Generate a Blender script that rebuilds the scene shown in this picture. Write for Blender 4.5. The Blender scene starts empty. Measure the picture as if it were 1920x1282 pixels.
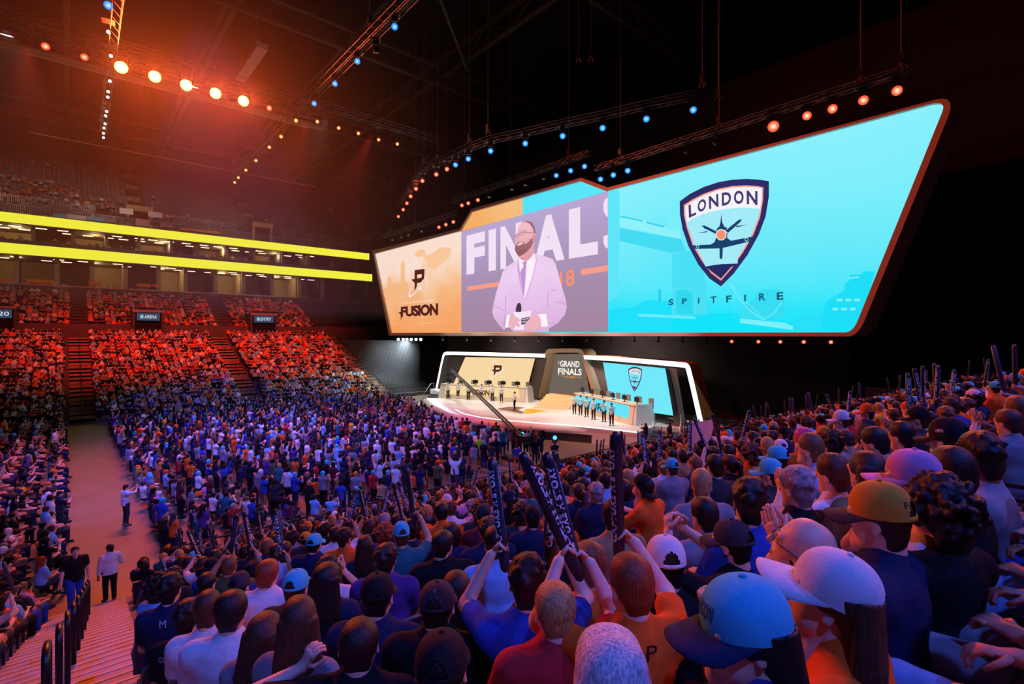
import bpy, bmesh, math, random
import numpy as np
from mathutils import Vector, Matrix, Euler
from math import radians, sin, cos, pi

scene = bpy.context.scene
COL = scene.collection
rnd = random.Random(7)

# ------------------------------------------------------------------ camera
CAM_ANG, FPX, HORIZ, CAM_H = radians(49.0), 960.0, 632.0, 7.8
cam_data = bpy.data.cameras.new('camera')
cam_data.sensor_width = 36.0
cam_data.lens = 18.0
cam_data.shift_y = -9.0 / 1920.0
cam_data.clip_start = 0.05
cam_data.clip_end = 400.0
cam = bpy.data.objects.new('camera', cam_data)
COL.objects.link(cam)
cam.location = (0.0, 0.0, CAM_H)
cam.rotation_euler = (pi / 2, 0.0, CAM_ANG)
scene.camera = cam

# ------------------------------------------------------------------ world, exposure
world = bpy.data.worlds.new('arena_dark')
scene.world = world
world.use_nodes = True
world.node_tree.nodes['Background'].inputs[0].default_value = (0.30, 0.22, 0.55, 1)
world.node_tree.nodes['Background'].inputs[1].default_value = 0.012
scene.view_settings.view_transform = 'Standard'
scene.view_settings.look = 'None'
scene.view_settings.exposure = 0.0
scene.view_settings.gamma = 1.0
scene.view_settings.use_curve_mapping = False

# ------------------------------------------------------------------ stage and wash lights of the rig, plus added fills
def spot(name, loc, target, col, power, deg=30.0, blend=0.6, size=0.25):
    d = bpy.data.lights.new(name, 'SPOT')
    d.color = col
    d.energy = power
    d.spot_size = radians(deg)
    d.spot_blend = blend
    d.shadow_soft_size = size
    o = bpy.data.objects.new(name, d)
    COL.objects.link(o)
    o.location = loc
    v = Vector(target) - Vector(loc)
    o.rotation_euler = v.to_track_quat('-Z', 'Y').to_euler()
    return o

BLUE = (0.10, 0.22, 1.0)
VIOL = (0.35, 0.16, 1.0)
RED = (1.0, 0.12, 0.04)
AMBER = (1.0, 0.26, 0.06)
WHITE = (1.0, 0.93, 0.84)
COOL = (0.75, 0.88, 1.0)
HAZE = .0028
for i, y in enumerate((3.05, 5.1, 7.2, 9.3, 11.4)):      # the five blinding lamps
    spot('floor_truss_lamp', (-47.0, y, 27.9), (-10, 3 + i * 1.5, 5), (1.0, .105, .02), 13500, 140, .9)
for i, y in enumerate((-5, 8, 22)):
    spot('wash_blue', (9.0, y, 24.0), (-6, y * .8 + 3, 5), (.07, .15, 1.0), 8800, 62)
for i, x in enumerate((-14, -11, -8.5)):      # lamps over the cyan picture
    spot('wash_red', (x, 32.8, 20.8), (-4, 5 + 4 * i, 5), (1.0, .12, .04), 6200, 56)
spot('wash_pink', (8.0, 22, 22.0), (-2, 7, 6), (1.0, .20, .28), 4800, 60)
for i, (x, y) in enumerate(((-27, 10), (-38, 15), (-50, 13), (-36, 7), (-36, -7))):
    spot('wash_floor', (max(x + 14, -30), y - 8, 27.4), (x, y, 0), (.13, .14, 1.0), 27000, 46)
for i, y in enumerate((-2, 4, 10, 16, 22, 28)):
    spot('wash_far', (-46, y, 27.0), (-74, y, 7.5), (1.0, .055, .04), 24000, 44, 1.0)
for i, y in enumerate((-4, 10, 24)):          # added fill without fixtures, brightens the upper seats
    spot('added_upper_fill', (-62, y, 34.5), (-94, y + 2, 24), (1.0, .70, .55), 7000, 46)
for i, x in enumerate((-48, -42, -36, -30, -24)):
    spot('stage_key', (x + 1, 26.8, 23.5), (x, 33.5, 1.5), WHITE, 11000, 40)
spot('added_screen_fill', (-20, -6, 24), (-36, 34, 14), (1.0, .45, .4), 1800, 90)  # added frontal fill without a fixture, lifts the screen frame
spot('side_lamp', (-60.5, 34.2, 7.3), (-58, 30, 0), COOL, 5000, 140)
for x in (-48, -30):
    spot('added_drape_fill', (x, 36.5, 7.0), (x, 43, 4.5), (1.0, .75, .68), 1400, 120, 1.0)  # added low fill, brightens the drape under the screen


# ------------------------------------------------------------------ pixel helpers (1920 x 1282 photograph)
RX, RY = cos(CAM_ANG), sin(CAM_ANG)
def ray(px, py):
    a = (px - 960.0) / FPX
    return Vector((RX * a - RY, RY * a + RX, (HORIZ - py) / FPX))
def on_z(px, py, z):
    d = ray(px, py); t = (z - CAM_H) / d.z
    return Vector((d.x * t, d.y * t, z))
def on_y(px, py, y):
    d = ray(px, py); t = y / d.y
    return Vector((d.x * t, y, CAM_H + d.z * t))
def on_x(px, py, x):
    d = ray(px, py); t = x / d.x
    return Vector((x, d.y * t, CAM_H + d.z * t))
def depth_of(x, y):
    return -RY * x + RX * y
def proj(x, y, z):
    c = depth_of(x, y); a = RX * x + RY * y
    return 960 + FPX * a / c, HORIZ - FPX * (z - CAM_H) / c, c

# ------------------------------------------------------------------ materials
def s2l(c):
    return tuple(((v / 12.92) if v <= 0.04045 else ((v + 0.055) / 1.055) ** 2.4) for v in c)
def hexc(h):
    h = h.lstrip('#')
    return s2l(tuple(int(h[i:i + 2], 16) / 255 for i in (0, 2, 4)))
MATS = {}
def mat(name, col=(0.5, 0.5, 0.5), rough=0.6, metal=0.0, emit=None, estr=1.0, noise=0.0, nscale=20.0, bump=0.0, objcol=False, attr=None, spec=0.5):
    if name in MATS:
        return MATS[name]
    m = bpy.data.materials.new(name)
    m.use_nodes = True
    nt = m.node_tree
    b = nt.nodes['Principled BSDF']
    b.inputs['Roughness'].default_value = rough
    b.inputs['Metallic'].default_value = metal
    b.inputs['Specular IOR Level'].default_value = spec
    b.inputs['Base Color'].default_value = (*col[:3], 1)
    src = None
    if objcol:
        n = nt.nodes.new('ShaderNodeObjectInfo'); src = n.outputs['Color']
    elif attr:
        n = nt.nodes.new('ShaderNodeAttribute'); n.attribute_name = attr; src = n.outputs['Color']
    if noise > 0 or bump > 0:
        tc = nt.nodes.new('ShaderNodeTexCoord')
        tn = nt.nodes.new('ShaderNodeTexNoise'); tn.inputs['Scale'].default_value = nscale; tn.inputs['Detail'].default_value = 4
        nt.links.new(tc.outputs['Object'], tn.inputs['Vector'])
        if noise > 0:
            mr = nt.nodes.new('ShaderNodeMapRange')
            mr.inputs['From Min'].default_value = 0.3; mr.inputs['From Max'].default_value = 0.7
            mr.inputs['To Min'].default_value = 1 - noise; mr.inputs['To Max'].default_value = 1 + noise
            nt.links.new(tn.outputs['Fac'], mr.inputs['Value'])
            mx = nt.nodes.new('ShaderNodeMix'); mx.data_type = 'RGBA'; mx.blend_type = 'MULTIPLY'
            mx.inputs[0].default_value = 1.0
            if src: nt.links.new(src, mx.inputs[6])
            else: mx.inputs[6].default_value = (*col[:3], 1)
            nt.links.new(mr.outputs['Result'], mx.inputs[7])
            src = mx.outputs[2]
        if bump > 0:
            bn = nt.nodes.new('ShaderNodeBump'); bn.inputs['Strength'].default_value = bump; bn.inputs['Distance'].default_value = 0.01
            nt.links.new(tn.outputs['Fac'], bn.inputs['Height'])
            nt.links.new(bn.outputs['Normal'], b.inputs['Normal'])
    if src:
        nt.links.new(src, b.inputs['Base Color'])
    if emit:
        b.inputs['Emission Color'].default_value = (*emit[:3], 1)
        b.inputs['Emission Strength'].default_value = estr
        if sum(col[:3]) < 0.01:
            b.inputs['Specular IOR Level'].default_value = 0.0
    MATS[name] = m
    return m
def emat(name, h, s=1.0):
    return mat(name, (0, 0, 0), 0.5, emit=hexc(h) if isinstance(h, str) else h, estr=s)

# ------------------------------------------------------------------ mesh collector
class MB:
    def __init__(s):
        s.v = []; s.f = []
    def add(s, vs, fs):
        n = len(s.v); s.v += [tuple(p) for p in vs]; s.f += [tuple(i + n for i in f) for f in fs]; return s
    def box(s, c, d, rz=0.0, rot=None):
        x, y, z = d[0] / 2, d[1] / 2, d[2] / 2
        R = rot if rot is not None else Matrix.Rotation(rz, 3, 'Z')
        c = Vector(c)
        vs = [c + R @ Vector((sx * x, sy * y, sz * z)) for sz in (-1, 1) for sx, sy in ((-1, -1), (1, -1), (1, 1), (-1, 1))]
        return s.add(vs, [(3, 2, 1, 0), (4, 5, 6, 7), (0, 1, 5, 4), (1, 2, 6, 5), (2, 3, 7, 6), (3, 0, 4, 7)])
    def bx(s, x0, x1, y0, y1, z0, z1):
        return s.box(((x0 + x1) / 2, (y0 + y1) / 2, (z0 + z1) / 2), (x1 - x0, y1 - y0, z1 - z0))
    def tube(s, pts, r, n=8, cap=True):
        pts = [Vector(p) for p in pts]
        if not hasattr(r, '__len__'): r = [r] * len(pts)
        base = len(s.v); up = None
        for i, p in enumerate(pts):
            t = (pts[min(i + 1, len(pts) - 1)] - pts[max(i - 1, 0)]).normalized()
            if up is None:
                up = t.orthogonal().normalized()
            up = (up - t * up.dot(t))
            up = up.normalized() if up.length > 1e-6 else t.orthogonal().normalized()
            w = t.cross(up)
            for k in range(n):
                a = 2 * pi * k / n
                s.v.append(tuple(p + (up * cos(a) + w * sin(a)) * r[i]))
        for i in range(len(pts) - 1):
            for k in range(n):
                a = base + i * n + k; b = base + i * n + (k + 1) % n
                s.f.append((a, b, b + n, a + n))
        if cap:
            s.f.append(tuple(base + k for k in reversed(range(n))))
            s.f.append(tuple(base + (len(pts) - 1) * n + k for k in range(n)))
        return s
    def prism(s, poly, fn, d0, d1):
        """poly 2-D, fn(a,b,d)->3-D"""
        n = len(poly)
        vs = [fn(a, b, d0) for a, b in poly] + [fn(a, b, d1) for a, b in poly]
        fs = [tuple(range(n - 1, -1, -1)), tuple(range(n, 2 * n))] + [(i, (i + 1) % n, n + (i + 1) % n, n + i) for i in range(n)]
        return s.add(vs, fs)
    def lathe(s, prof, n=16, o=(0, 0, 0), M=None):
        base = len(s.v); o = Vector(o)
        for r, z in prof:
            for k in range(n):
                a = 2 * pi * k / n
                p = Vector((r * cos(a), r * sin(a), z))
                s.v.append(tuple((M @ p if M is not None else p) + o))
        m = len(prof)
        for i in range(m - 1):
            for k in range(n):
                a = base + i * n + k; b = base + i * n + (k + 1) % n
                s.f.append((a, b, b + n, a + n))
        s.f.append(tuple(base + k for k in reversed(range(n)))); s.f.append(tuple(base + (m - 1) * n + k for k in range(n)))
        return s
    def mesh(s, name, smooth=False, fix=True):
        me = bpy.data.meshes.new(name)
        me.from_pydata(s.v, [], s.f)
        if fix:
            bm = bmesh.new(); bm.from_mesh(me); bmesh.ops.recalc_face_normals(bm, faces=bm.faces); bm.to_mesh(me); bm.free()
        if smooth:
            me.polygons.foreach_set('use_smooth', [True] * len(me.polygons))
        me.update()
        return me
    def build(s, name, m, parent=None, smooth=False, loc=None, fix=True):
        return link(name, s.mesh(name, smooth, fix), m, parent, loc)

def link(name, me, m=None, parent=None, loc=None, rot=None, col=None):
    o = bpy.data.objects.new(name, me)
    COL.objects.link(o)
    if m is not None and me is not None and len(me.materials) == 0:
        me.materials.append(m)
    if parent is not None: o.parent = parent
    if loc is not None: o.location = loc
    if rot is not None: o.rotation_euler = rot
    if col is not None: o.color = (*col[:3], 1)
    return o
def tag(o, label=None, cat=None, group=None, kind=None):
    if label: o['label'] = label
    if cat: o['category'] = cat
    if group: o['group'] = group
    if kind: o['kind'] = kind
    return o
def thing(name, label, cat, loc=(0, 0, 0), rz=0.0, group=None):
    o = bpy.data.objects.new(name, None)
    o.empty_display_size = 0.1
    COL.objects.link(o)
    o.location = loc; o.rotation_euler = (0, 0, rz)
    return tag(o, label, cat, group)
def struct(name, mb, m, smooth=False, label=None):
    o = mb.build(name, m, None, smooth)
    return tag(o, label, kind='structure')
def dup(root, loc=None, rz=None, label=None, group=None):
    r = root.copy(); COL.objects.link(r)
    if loc is not None: r.location = loc
    if rz is not None: r.rotation_euler = (0, 0, rz)
    if label: r['label'] = label
    if group: r['group'] = group
    for ch in root.children:
        c = ch.copy(); COL.objects.link(c); c.parent = r
        for g in ch.children:
            d = g.copy(); COL.objects.link(d); d.parent = c
    return r
TEXT_CACHE = {}
def text_mesh(txt, size=1.0, extr=0.0, spacing=1.0, bold=0.0):
    """mesh of lettering in the XY plane, centred"""
    key = (txt, size, extr, spacing, bold)
    if key in TEXT_CACHE: return TEXT_CACHE[key]
    cu = bpy.data.curves.new('lettering', 'FONT')
    cu.body = txt; cu.size = size; cu.align_x = 'CENTER'; cu.align_y = 'CENTER'
    cu.extrude = extr; cu.space_character = spacing; cu.offset = bold; cu.resolution_u = 3
    o = bpy.data.objects.new('lettering_tmp', cu)
    COL.objects.link(o)
    dg = bpy.context.evaluated_depsgraph_get(); dg.update()
    me = bpy.data.meshes.new_from_object(o.evaluated_get(dg))
    bpy.data.objects.remove(o); bpy.data.curves.remove(cu)
    me.name = 'lettering'
    me.materials.clear()
    TEXT_CACHE[key] = me
    return me
def text_pts(txt, fit, spacing=1.0, bold=0.0):
    """lettering vertices/faces scaled so that it fills the box fit=(x0,x1,y0,y1)"""
    me = text_mesh(txt, 1.0, 0.0, spacing, bold)
    V = np.empty(len(me.vertices) * 3); me.vertices.foreach_get('co', V); V = V.reshape(-1, 3)
    lo, hi = V.min(0), V.max(0)
    x = fit[0] + (V[:, 0] - lo[0]) / (hi[0] - lo[0]) * (fit[1] - fit[0])
    y = fit[2] + (V[:, 1] - lo[1]) / (hi[1] - lo[1]) * (fit[3] - fit[2])
    return list(zip(x.tolist(), y.tolist())), [tuple(p.vertices) for p in me.polygons]
# ================================================================== the arena shell
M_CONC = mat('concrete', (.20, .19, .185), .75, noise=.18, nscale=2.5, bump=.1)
M_FLOOR = mat('floor_boards', (.17, .115, .075), .42, noise=.16, nscale=.8, bump=.05)
M_BLACK = mat('black_drape', (.006, .006, .007), .9)
M_BLACKM = mat('black_metal', (.015, .015, .017), .38, metal=.2)
M_STEEL = mat('galvanised_steel', (.55, .56, .58), .35, metal=.9)
M_TRUSS = mat('truss_metal', (.16, .16, .17), .4, metal=.8)
M_DGREY = mat('dark_paint', (.045, .043, .045), .6, noise=.1, nscale=3)
M_SEAT = mat('seat_plastic', (.022, .021, .024), .45)
M_SEATF = mat('seat_fabric', (.10, .045, .035), .9, noise=.2, nscale=40, bump=.3)
M_SEATLIP = mat('seat_edge', (.16, .12, .11), .5)
M_TAN = mat('tan_wall', (.42, .30, .16), .7, noise=.1, nscale=1.2)
M_WALLM = mat('maroon_wall', (.085, .050, .046), .6, noise=.12, nscale=2)

# floor of the arena, walls and roof
struct('floor', MB().bx(-62, -18.6, -26, 46, -.2, 0), M_FLOOR)
struct('wall_far', MB().bx(-124, -123, -40, 70, -1, 46), M_BLACK)
struct('wall_stage', MB().bx(-124, 20, 56, 57, -1, 46), M_BLACK)
struct('wall_near', MB().bx(19, 20, -40, 56, -1, 46), M_BLACK)
struct('wall_left', MB().bx(-124, 20, -41, -40, -1, 46), M_BLACK)
struct('ceiling', MB().bx(-124, 20, -41, 57, 45.5, 46), mat('ceiling_dark', (.010, .009, .009), .9))

# ---- near stand: one stepped terrace, rows along Y, falling towards -X
ROW, SLOPE = .82, .3215
def row_x(n): return -.57 - ROW * n
def row_z(n): return 6.06 + SLOPE * row_x(n)
def aisle_r(x): return .35 + .05 * min(abs(x), 19)
N0, N1 = -3, 21
prof = [(row_x(N1) - .56, -.1)]
for n in range(N1, N0 - 1, -1):
    prof += [(row_x(n) - .56, row_z(n)), (row_x(n) + ROW - .56, row_z(n))]
prof += [(row_x(N0) + ROW - .56, -.1)]
t = MB(); t.prism(prof, lambda a, b, d: (a, d, b), -3.2, 31.0)
struct('seating_terrace', t, M_CONC, label='near concrete terrace')
# stairs of the near aisle, two steps to a row
st = thing('aisle_stairs', 'grey concrete aisle stairs down the near terrace', 'stairs', (0, 0, 0)); st['kind'] = 'structure'; del st['category']
M_STEP = mat('step_concrete', (.34, .33, .325), .55, noise=.15, nscale=3)
M_NOSE = mat('step_nosing', (.42, .41, .40), .5)
for n in range(4, N1 + 1):
    x0 = row_x(n) - .56; z0 = row_z(n)
    for k in (0, 1):
        xa = x0 + k * ROW / 2
        yr = aisle_r(xa); zt = z0 + .012 + k * SLOPE * ROW / 2
        s_ = MB().bx(xa, xa + ROW / 2 + .02, yr - 1.7, yr, zt - .25, zt).build('step', M_STEP, st)
        MB().bx(xa - .012, xa + .035, yr - 1.7, yr, zt - .03, zt + .006).build('nosing', M_NOSE, s_)
# handrail frames down the middle of the aisle
def rail_frame(L):
    r = MB(); r.tube([(0, 0, 0), (0, 0, .78), (.03, 0, .86), (.10, 0, .90), (L - .10, 0, .90 - SLOPE * (L - .2)), (L - .03, 0, .86 - SLOPE * L), (L, 0, .78 - SLOPE * L), (L, 0, -SLOPE * L)], .030, 8)
    return r.mesh('rail_tube', True)
RAILME = rail_frame(.62); RAILME.materials.append(M_BLACKM)
PANME = MB().box((.31, 0, .50), (.50, .035, .56), rot=Matrix.Rotation(0, 3, 'Y')).mesh('rail_panel'); PANME.materials.append(M_BLACKM)
for k in range(9):
    n = 6 + k * 1.6; x = row_x(n)
    o = thing('handrail', 'black tubular handrail frame standing on the aisle stairs', 'handrail', (x, aisle_r(x) - .75, 6.06 + SLOPE * x + .08), pi, 'handrail frames down the aisle stairs')
    link('rail_tube', RAILME, None, o)
    link('rail_panel', PANME, None, o)
# rail along the foot of the stand
y = 2.2
FR = MB()
FR.tube([(0, 0, 1.12), (0, 2.1, 1.12)], .028, 6); f1 = FR.mesh('top_rail', True); f1.materials.append(M_BLACKM)
f2 = MB().tube([(0, 0, .35), (0, 2.1, .35)], .018, 6).mesh('low_rail', True); f2.materials.append(M_BLACKM)
f3 = MB().tube([(0, .05, 0), (0, .05, 1.12)], .025, 6).mesh('post', True); f3.materials.append(M_BLACKM)
f4 = MB().tube([(0, 0, .35), (0, 0, 1.12)], .010, 5).mesh('baluster'); f4.materials.append(M_BLACKM)
k = 0
while y < 27:
    o = thing('floor_rail', 'black railing section along the foot of the near stand', 'railing', (-19.35, y, 0), 0, 'railing sections between stand and floor')
    link('top_rail', f1, None, o); link('low_rail', f2, None, o); link('post', f3, None, o); link('post', f3, None, o, (0, 1.95, 0))
    for j in range(1, 13): link('baluster', f4, None, o, (0, .05 + j * .15, 0))
    y += 2.15; k += 1

# ---- far stand, lower bowl
FX, FROW, FRISE, FN = -60.0, .85, .34, 22
def frow(n): return FX - FROW * n - .45, .45 + FRISE * n
prof = [(FX, -.1)]
for n in range(FN):
    prof += [(FX - FROW * n, .45 + FRISE * n), (FX - FROW * (n + 1), .45 + FRISE * n)]
xt, zt = FX - FROW * FN, .45 + FRISE * (FN - 1)          # -78.7, 7.6
X2 = xt - 2.0
Z2 = zt + 1.1
N2, R2W, R2H = 11, .86, .43
def frow2(n): return X2 - R2W * n - .45, Z2 + R2H * n
prof += [(X2, zt), (X2, Z2)]
for n in range(N2):
    prof += [(X2 - R2W * n, Z2 + R2H * n), (X2 - R2W * (n + 1), Z2 + R2H * n)]
XW = X2 - R2W * N2                                        # about -90.1
ZW = Z2 + R2H * (N2 - 1)
prof += [(XW - 8, ZW), (XW - 8, -.1)]
t = MB(); t.prism(prof[::-1], lambda a, b, d: (a, d, b), -14, 50)
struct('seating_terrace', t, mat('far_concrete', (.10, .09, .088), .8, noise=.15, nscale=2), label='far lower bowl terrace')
FAR_AISLES = [(.15, 1.95), (14.5, 16.3), (30.2, 31.6)]
M_STEPT = mat('wood_step', (.30, .17, .085), .6, noise=.15, nscale=3)
for ai, (ya, yb) in enumerate(FAR_AISLES):
    o = thing('aisle_stairs', 'far lower bowl aisle stairs', 'stairs'); o['kind'] = 'structure'; del o['category']
    for n in range(FN):
        for k in (0, 1):
            xa = FX - FROW * n - k * FROW / 2; z = .45 + FRISE * n + k * FRISE / 2 + .015
            s_ = MB().bx(xa - FROW / 2, xa, ya, yb, z - .30, z).build('step', M_STEPT, o)
    # central handrail posts of the far aisles
    hr = thing('handrail', ('dark handrail down the far aisle %s' % ('facing the floor aisle', 'in the middle of the red lit crowd', 'beside the empty corner seats')[ai]), 'handrail', (FX, (ya + yb) / 2, 0))
    yc = 0
    m = MB()
    MB().tube([(0, yc, .45 + .95), (-FROW * FN, yc, zt + .95)], .03, 6).build('top_rail', M_BLACKM, hr)
    for n in range(0, FN, 2):
        MB().tube([(-FROW * n - .3, yc, .45 + FRISE * n), (-FROW * n - .3, yc, .45 + FRISE * n + 1.05)], .025, 5).build('post', M_BLACKM, hr)
for ai, (ya, yb) in enumerate([(.3, 1.7), (16.4, 17.9)]):
    o = thing('aisle_stairs', 'upper part aisle stairs', 'stairs'); o['kind'] = 'structure'; del o['category']
    for n in range(N2):
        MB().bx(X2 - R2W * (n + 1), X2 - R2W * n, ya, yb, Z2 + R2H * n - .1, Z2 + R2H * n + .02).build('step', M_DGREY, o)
# wall behind the lower bowl with lettering, and the level names
wl = tag(MB().bx(XW - .25, XW, -14, 50, ZW - .3, ZW + 1.55).build('wall_lounge', M_WALLM), kind='structure')
MB().bx(XW - .27, XW + .02, -14, 50, ZW + 1.55, ZW + 1.63).build('coping', M_STEEL, wl)
M_LET = mat('wall_lettering', (.55, .52, .52), .6)
def wall_text(txt, px, py, w, hgt, par=None, m=None):
    p = on_x(px, py, XW + .02)
    V, Fs = text_pts(txt, (-w / 2, w / 2, -hgt / 2, hgt / 2))
    b = MB(); b.add([(p.x, p.y + a, p.z + c) for a, c in V], Fs)
    return b.build('lettering', m or M_LET, par, fix=False)
for px, py, s_ in ((115, 541, 1), (180, 542, 1), (352, 551, 1), (402, 552, 1)):
    wall_text('Premium', px, py - 2.6, 1.35, .26, wl); wall_text('LOUNGE', px, py + 2.4, 1.2, .22, wl)
for px, py, tx in ((17, 533, '123'), (268, 543, '124'), (484, 555, '125')):
    wall_text(tx, px, py, .9, .5, wl)
# suite levels: two open storeys with columns, back walls and ceiling panels
def storey(z0, z1, warm, gx):
    m = MB(); m.bx(XW - 8.2, XW - .2, -14, 50, z0 - .25, z0); struct('trim_slab', m, M_DGREY)
    m = MB(); m.bx(XW - 8.2, XW - .25, -14, 50, z1, z1 + .15); struct('trim_soffit', m, mat('soffit', (.10, .085, .06), .8))
    struct('wall_suite', MB().bx(XW - 8.2, XW - 8.0, -14, 50, z0, z1), M_TAN)
ZA0, ZA1, ZB0, ZB1 = ZW + .75, 18.25, 19.6, 22.2
storey(ZA0, ZA1, True, 0); storey(ZB0, ZB1, True, 0)
M_COLM = mat('column_paint', (.33, .25, .15), .6)
CY = [-4.9, -1.0, 2.6, 6.3, 10.2, 13.6, 17.6, 21.6, 26.0, 30.4, 34.5, 39.0, 43.0]
for i, y in enumerate(CY):
    struct('trim_column', MB().bx(XW - 1.5, XW - .9, y - .25, y + .25, ZA0, ZA1), M_COLM)
    struct('trim_column', MB().bx(XW - 1.2, XW - .8, y + 1.4, y + 1.75, ZB0, ZB1), mat('column_dark', (.16, .13, .11), .6))
    # partition walls going back between the boxes
    struct('wall_partition', MB().bx(XW - 8, XW - 2.5, y - .1, y + .1, ZA0, ZA1), M_TAN if i % 2 else M_DGREY)
    struct('wall_partition', MB().bx(XW - 8, XW - 2.2, y + 1.5, y + 1.7, ZB0, ZB1), M_DGREY if i % 3 else M_TAN)
CL = []
M_PANEL = emat('suite_lamp', '#fff0b8', 2.2)
cme = MB().bx(-.30, .30, -.55, .55, -.05, 0).mesh('diffuser'); cme.materials.append(M_PANEL)
cfr = MB().bx(-.36, .36, -.62, .62, -.03, .02).mesh('frame'); cfr.materials.append(M_STEEL)
rl = random.Random(4)
for lev, (z, x_) in enumerate(((ZA1, XW), (ZB1, XW))):
    y = -7.0
    while y < 34:
        for dx in (-1.9, -4.2):
            if rl.random() < (.80 if y < 26 else .35):
                o = thing('ceiling_light', 'warm rectangular ceiling light inside the %s suites' % ('lower' if lev == 0 else 'upper'), 'ceiling light', (x_ + dx, y + rl.uniform(-.3, .3) + (0.9 if dx < -3 else 0), z - .01), 0, 'ceiling lights of the suites')
                link('diffuser', cme, None, o); link('frame', cfr, None, o)
        y += 2.1
# glow of those lamps inside the boxes
for z in (ZA1, ZB1):
    for y in (-5, 3, 11, 19, 27):
        d = bpy.data.lights.new('suite_glow', 'POINT'); d.color = (1, .72, .34); d.energy = 240; d.shadow_soft_size = .5
        o = bpy.data.objects.new('suite_glow', d); COL.objects.link(o); o.location = (XW - 3.4, y, z - .45)
# ribbon displays
M_RIB = emat('ribbon_yellow', '#f7f53f', 1.0)
for z0, z1, nm, ye in ((18.30, 19.62, 'lower', 43.3), (22.25, 23.45, 'upper', 42.7)):
    o = thing('ribbon_display', 'long yellow glowing ribbon display along the %s suite balcony' % nm, 'display', (XW + .3, 0, z0))
    y = -12.0
    while y < ye:
        y2 = min(y + 3.6, ye)
        MB().bx(-.1, 0, y, y2 + .002, 0, z1 - z0).build('display_panel', M_RIB, o); y = y2
    MB().bx(-.5, -.1, -12, ye, -.12, z1 - z0 + .12).build('housing', M_DGREY, o)
# parapets of the suite balconies
struct('trim_parapet', MB().bx(XW - .4, XW - .25, -14, 50, ZB0 - .02, ZB0 + .55), M_DGREY)
# ---- upper deck
UX, UZ = XW - 3.2, 25.1
prof = [(XW - .1, 23.45), (XW - .1, 23.6), (UX + 1.2, 23.6), (UX + 1.2, UZ)]
UN = 20
for n in range(UN):
    prof += [(UX - .85 * n, UZ + .56 * n), (UX - .85 * (n + 1), UZ + .56 * n)]
prof += [(UX - .85 * UN - 2, UZ + .56 * UN), (UX - .85 * UN - 2, 23.45)]
t = MB(); t.prism(prof[::-1], lambda a, b, d: (a, d, b), -14, 50)
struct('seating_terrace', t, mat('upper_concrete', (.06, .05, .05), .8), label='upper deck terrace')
# crowd barriers on the upper deck
bw = 2.15
bf = MB(); bf.tube([(0, 0, .12), (0, 0, 1.02), (0, .08, 1.1), (0, bw - .08, 1.1), (0, bw, 1.02), (0, bw, .12), (0, 0.05, .12)], .03, 6); bfm = bf.mesh('frame', True); bfm.materials.append(M_STEEL)
bb = MB().tube([(0, 0, .12), (0, 0, 1.08)], .016, 5).mesh('bar'); bb.materials.append(M_STEEL)
bl = MB().box((0, 0, .06), (.5, .06, .06)).mesh('foot'); bl.materials.append(M_STEEL)
def barrier(x, y, z, grp):
    o = thing('crowd_barrier', 'galvanised crowd barrier in the %s' % grp, 'barrier', (x, y, z), 0, grp)
    link('frame', bfm, None, o)
    for j in range(1, 12): link('bar', bb, None, o, (0, j * bw / 12, 0))
    link('foot', bl, None, o, (0, .25, 0)); link('foot', bl, None, o, (0, bw - .25, 0))
ported = [on_x(262, 390, XW - 2).y, on_x(492, 420, XW - 2).y, on_x(682, 450, XW - 2).y]
y = -8.5
while y < 40:
    if not any(abs(y + 1.1 - p) < 1.6 for p in ported): barrier(XW - .45, y, 23.6, 'lower row along the upper deck edge')
    y += bw + .1
y = -8.2
while y < 38:
    if not any(abs(y + 1.1 - p) < 3.0 for p in ported) and not (y < 3.3 < y + bw): barrier(UX + .9, y, UZ + .02, 'upper row along the upper deck edge')
    y += bw + .1
# upper deck aisles and their portals
for i, (p, lb) in enumerate(zip(ported, ('with flags hung beside it', 'between two runs of barriers', 'next to the big screen'))):
    o = thing('aisle_stairs', 'upper deck aisle stairs', 'stairs'); o['kind'] = 'structure'; del o['category']
    M_UP = mat('upper_steps', (.40, .28, .16), .7)
    for n in range(3, UN):
        MB().bx(UX - .85 * (n + 1), UX - .85 * n, p - .8, p + .8, UZ + .56 * n - .5, UZ + .56 * n + .03).build('step', M_UP, o)
    hr = thing('handrail', 'thin handrail on the upper deck stairs %s' % lb, 'handrail', (UX, p, UZ))
    MB().tube([(-3, 0, 2.95), (-.85 * UN, 0, .56 * UN + .9)], .03, 5).build('top_rail', M_STEEL, hr)
    for n in range(4, UN, 2): MB().tube([(-.85 * n, 0, .56 * n), (-.85 * n, 0, .56 * n + .95)], .02, 5).build('post', M_STEEL, hr)
    pt = thing('vomitory', 'beige concrete exit portal on the upper deck %s' % lb, 'portal', (UX, p, UZ - 1.5))
    MB().bx(-2.6, 1.3, -1.55, -1.2, 0, 3.2).build('side_wall', M_TAN, pt); MB().bx(-2.6, 1.3, 1.2, 1.55, 0, 3.2).build('side_wall', M_TAN, pt)
    MB().bx(-2.6, 1.4, -1.6, 1.6, 2.55, 3.35).build('lintel', M_TAN, pt); MB().bx(-2.6, -2.4, -1.2, 1.2, 0, 2.55).build('dark_sheet', M_BLACK, pt)  # black sheet at the back stands for the dark inside
    for sy in (-1, 1):
        g = MB(); g.tube([(1.2, sy * 1.5, 3.3), (1.2, sy * 1.5, 4.3), (1.2, sy * 3.2, 4.3), (1.2, sy * 3.2, 2.2)], .03, 5); g.build('guard_rail', M_STEEL, pt)
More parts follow.
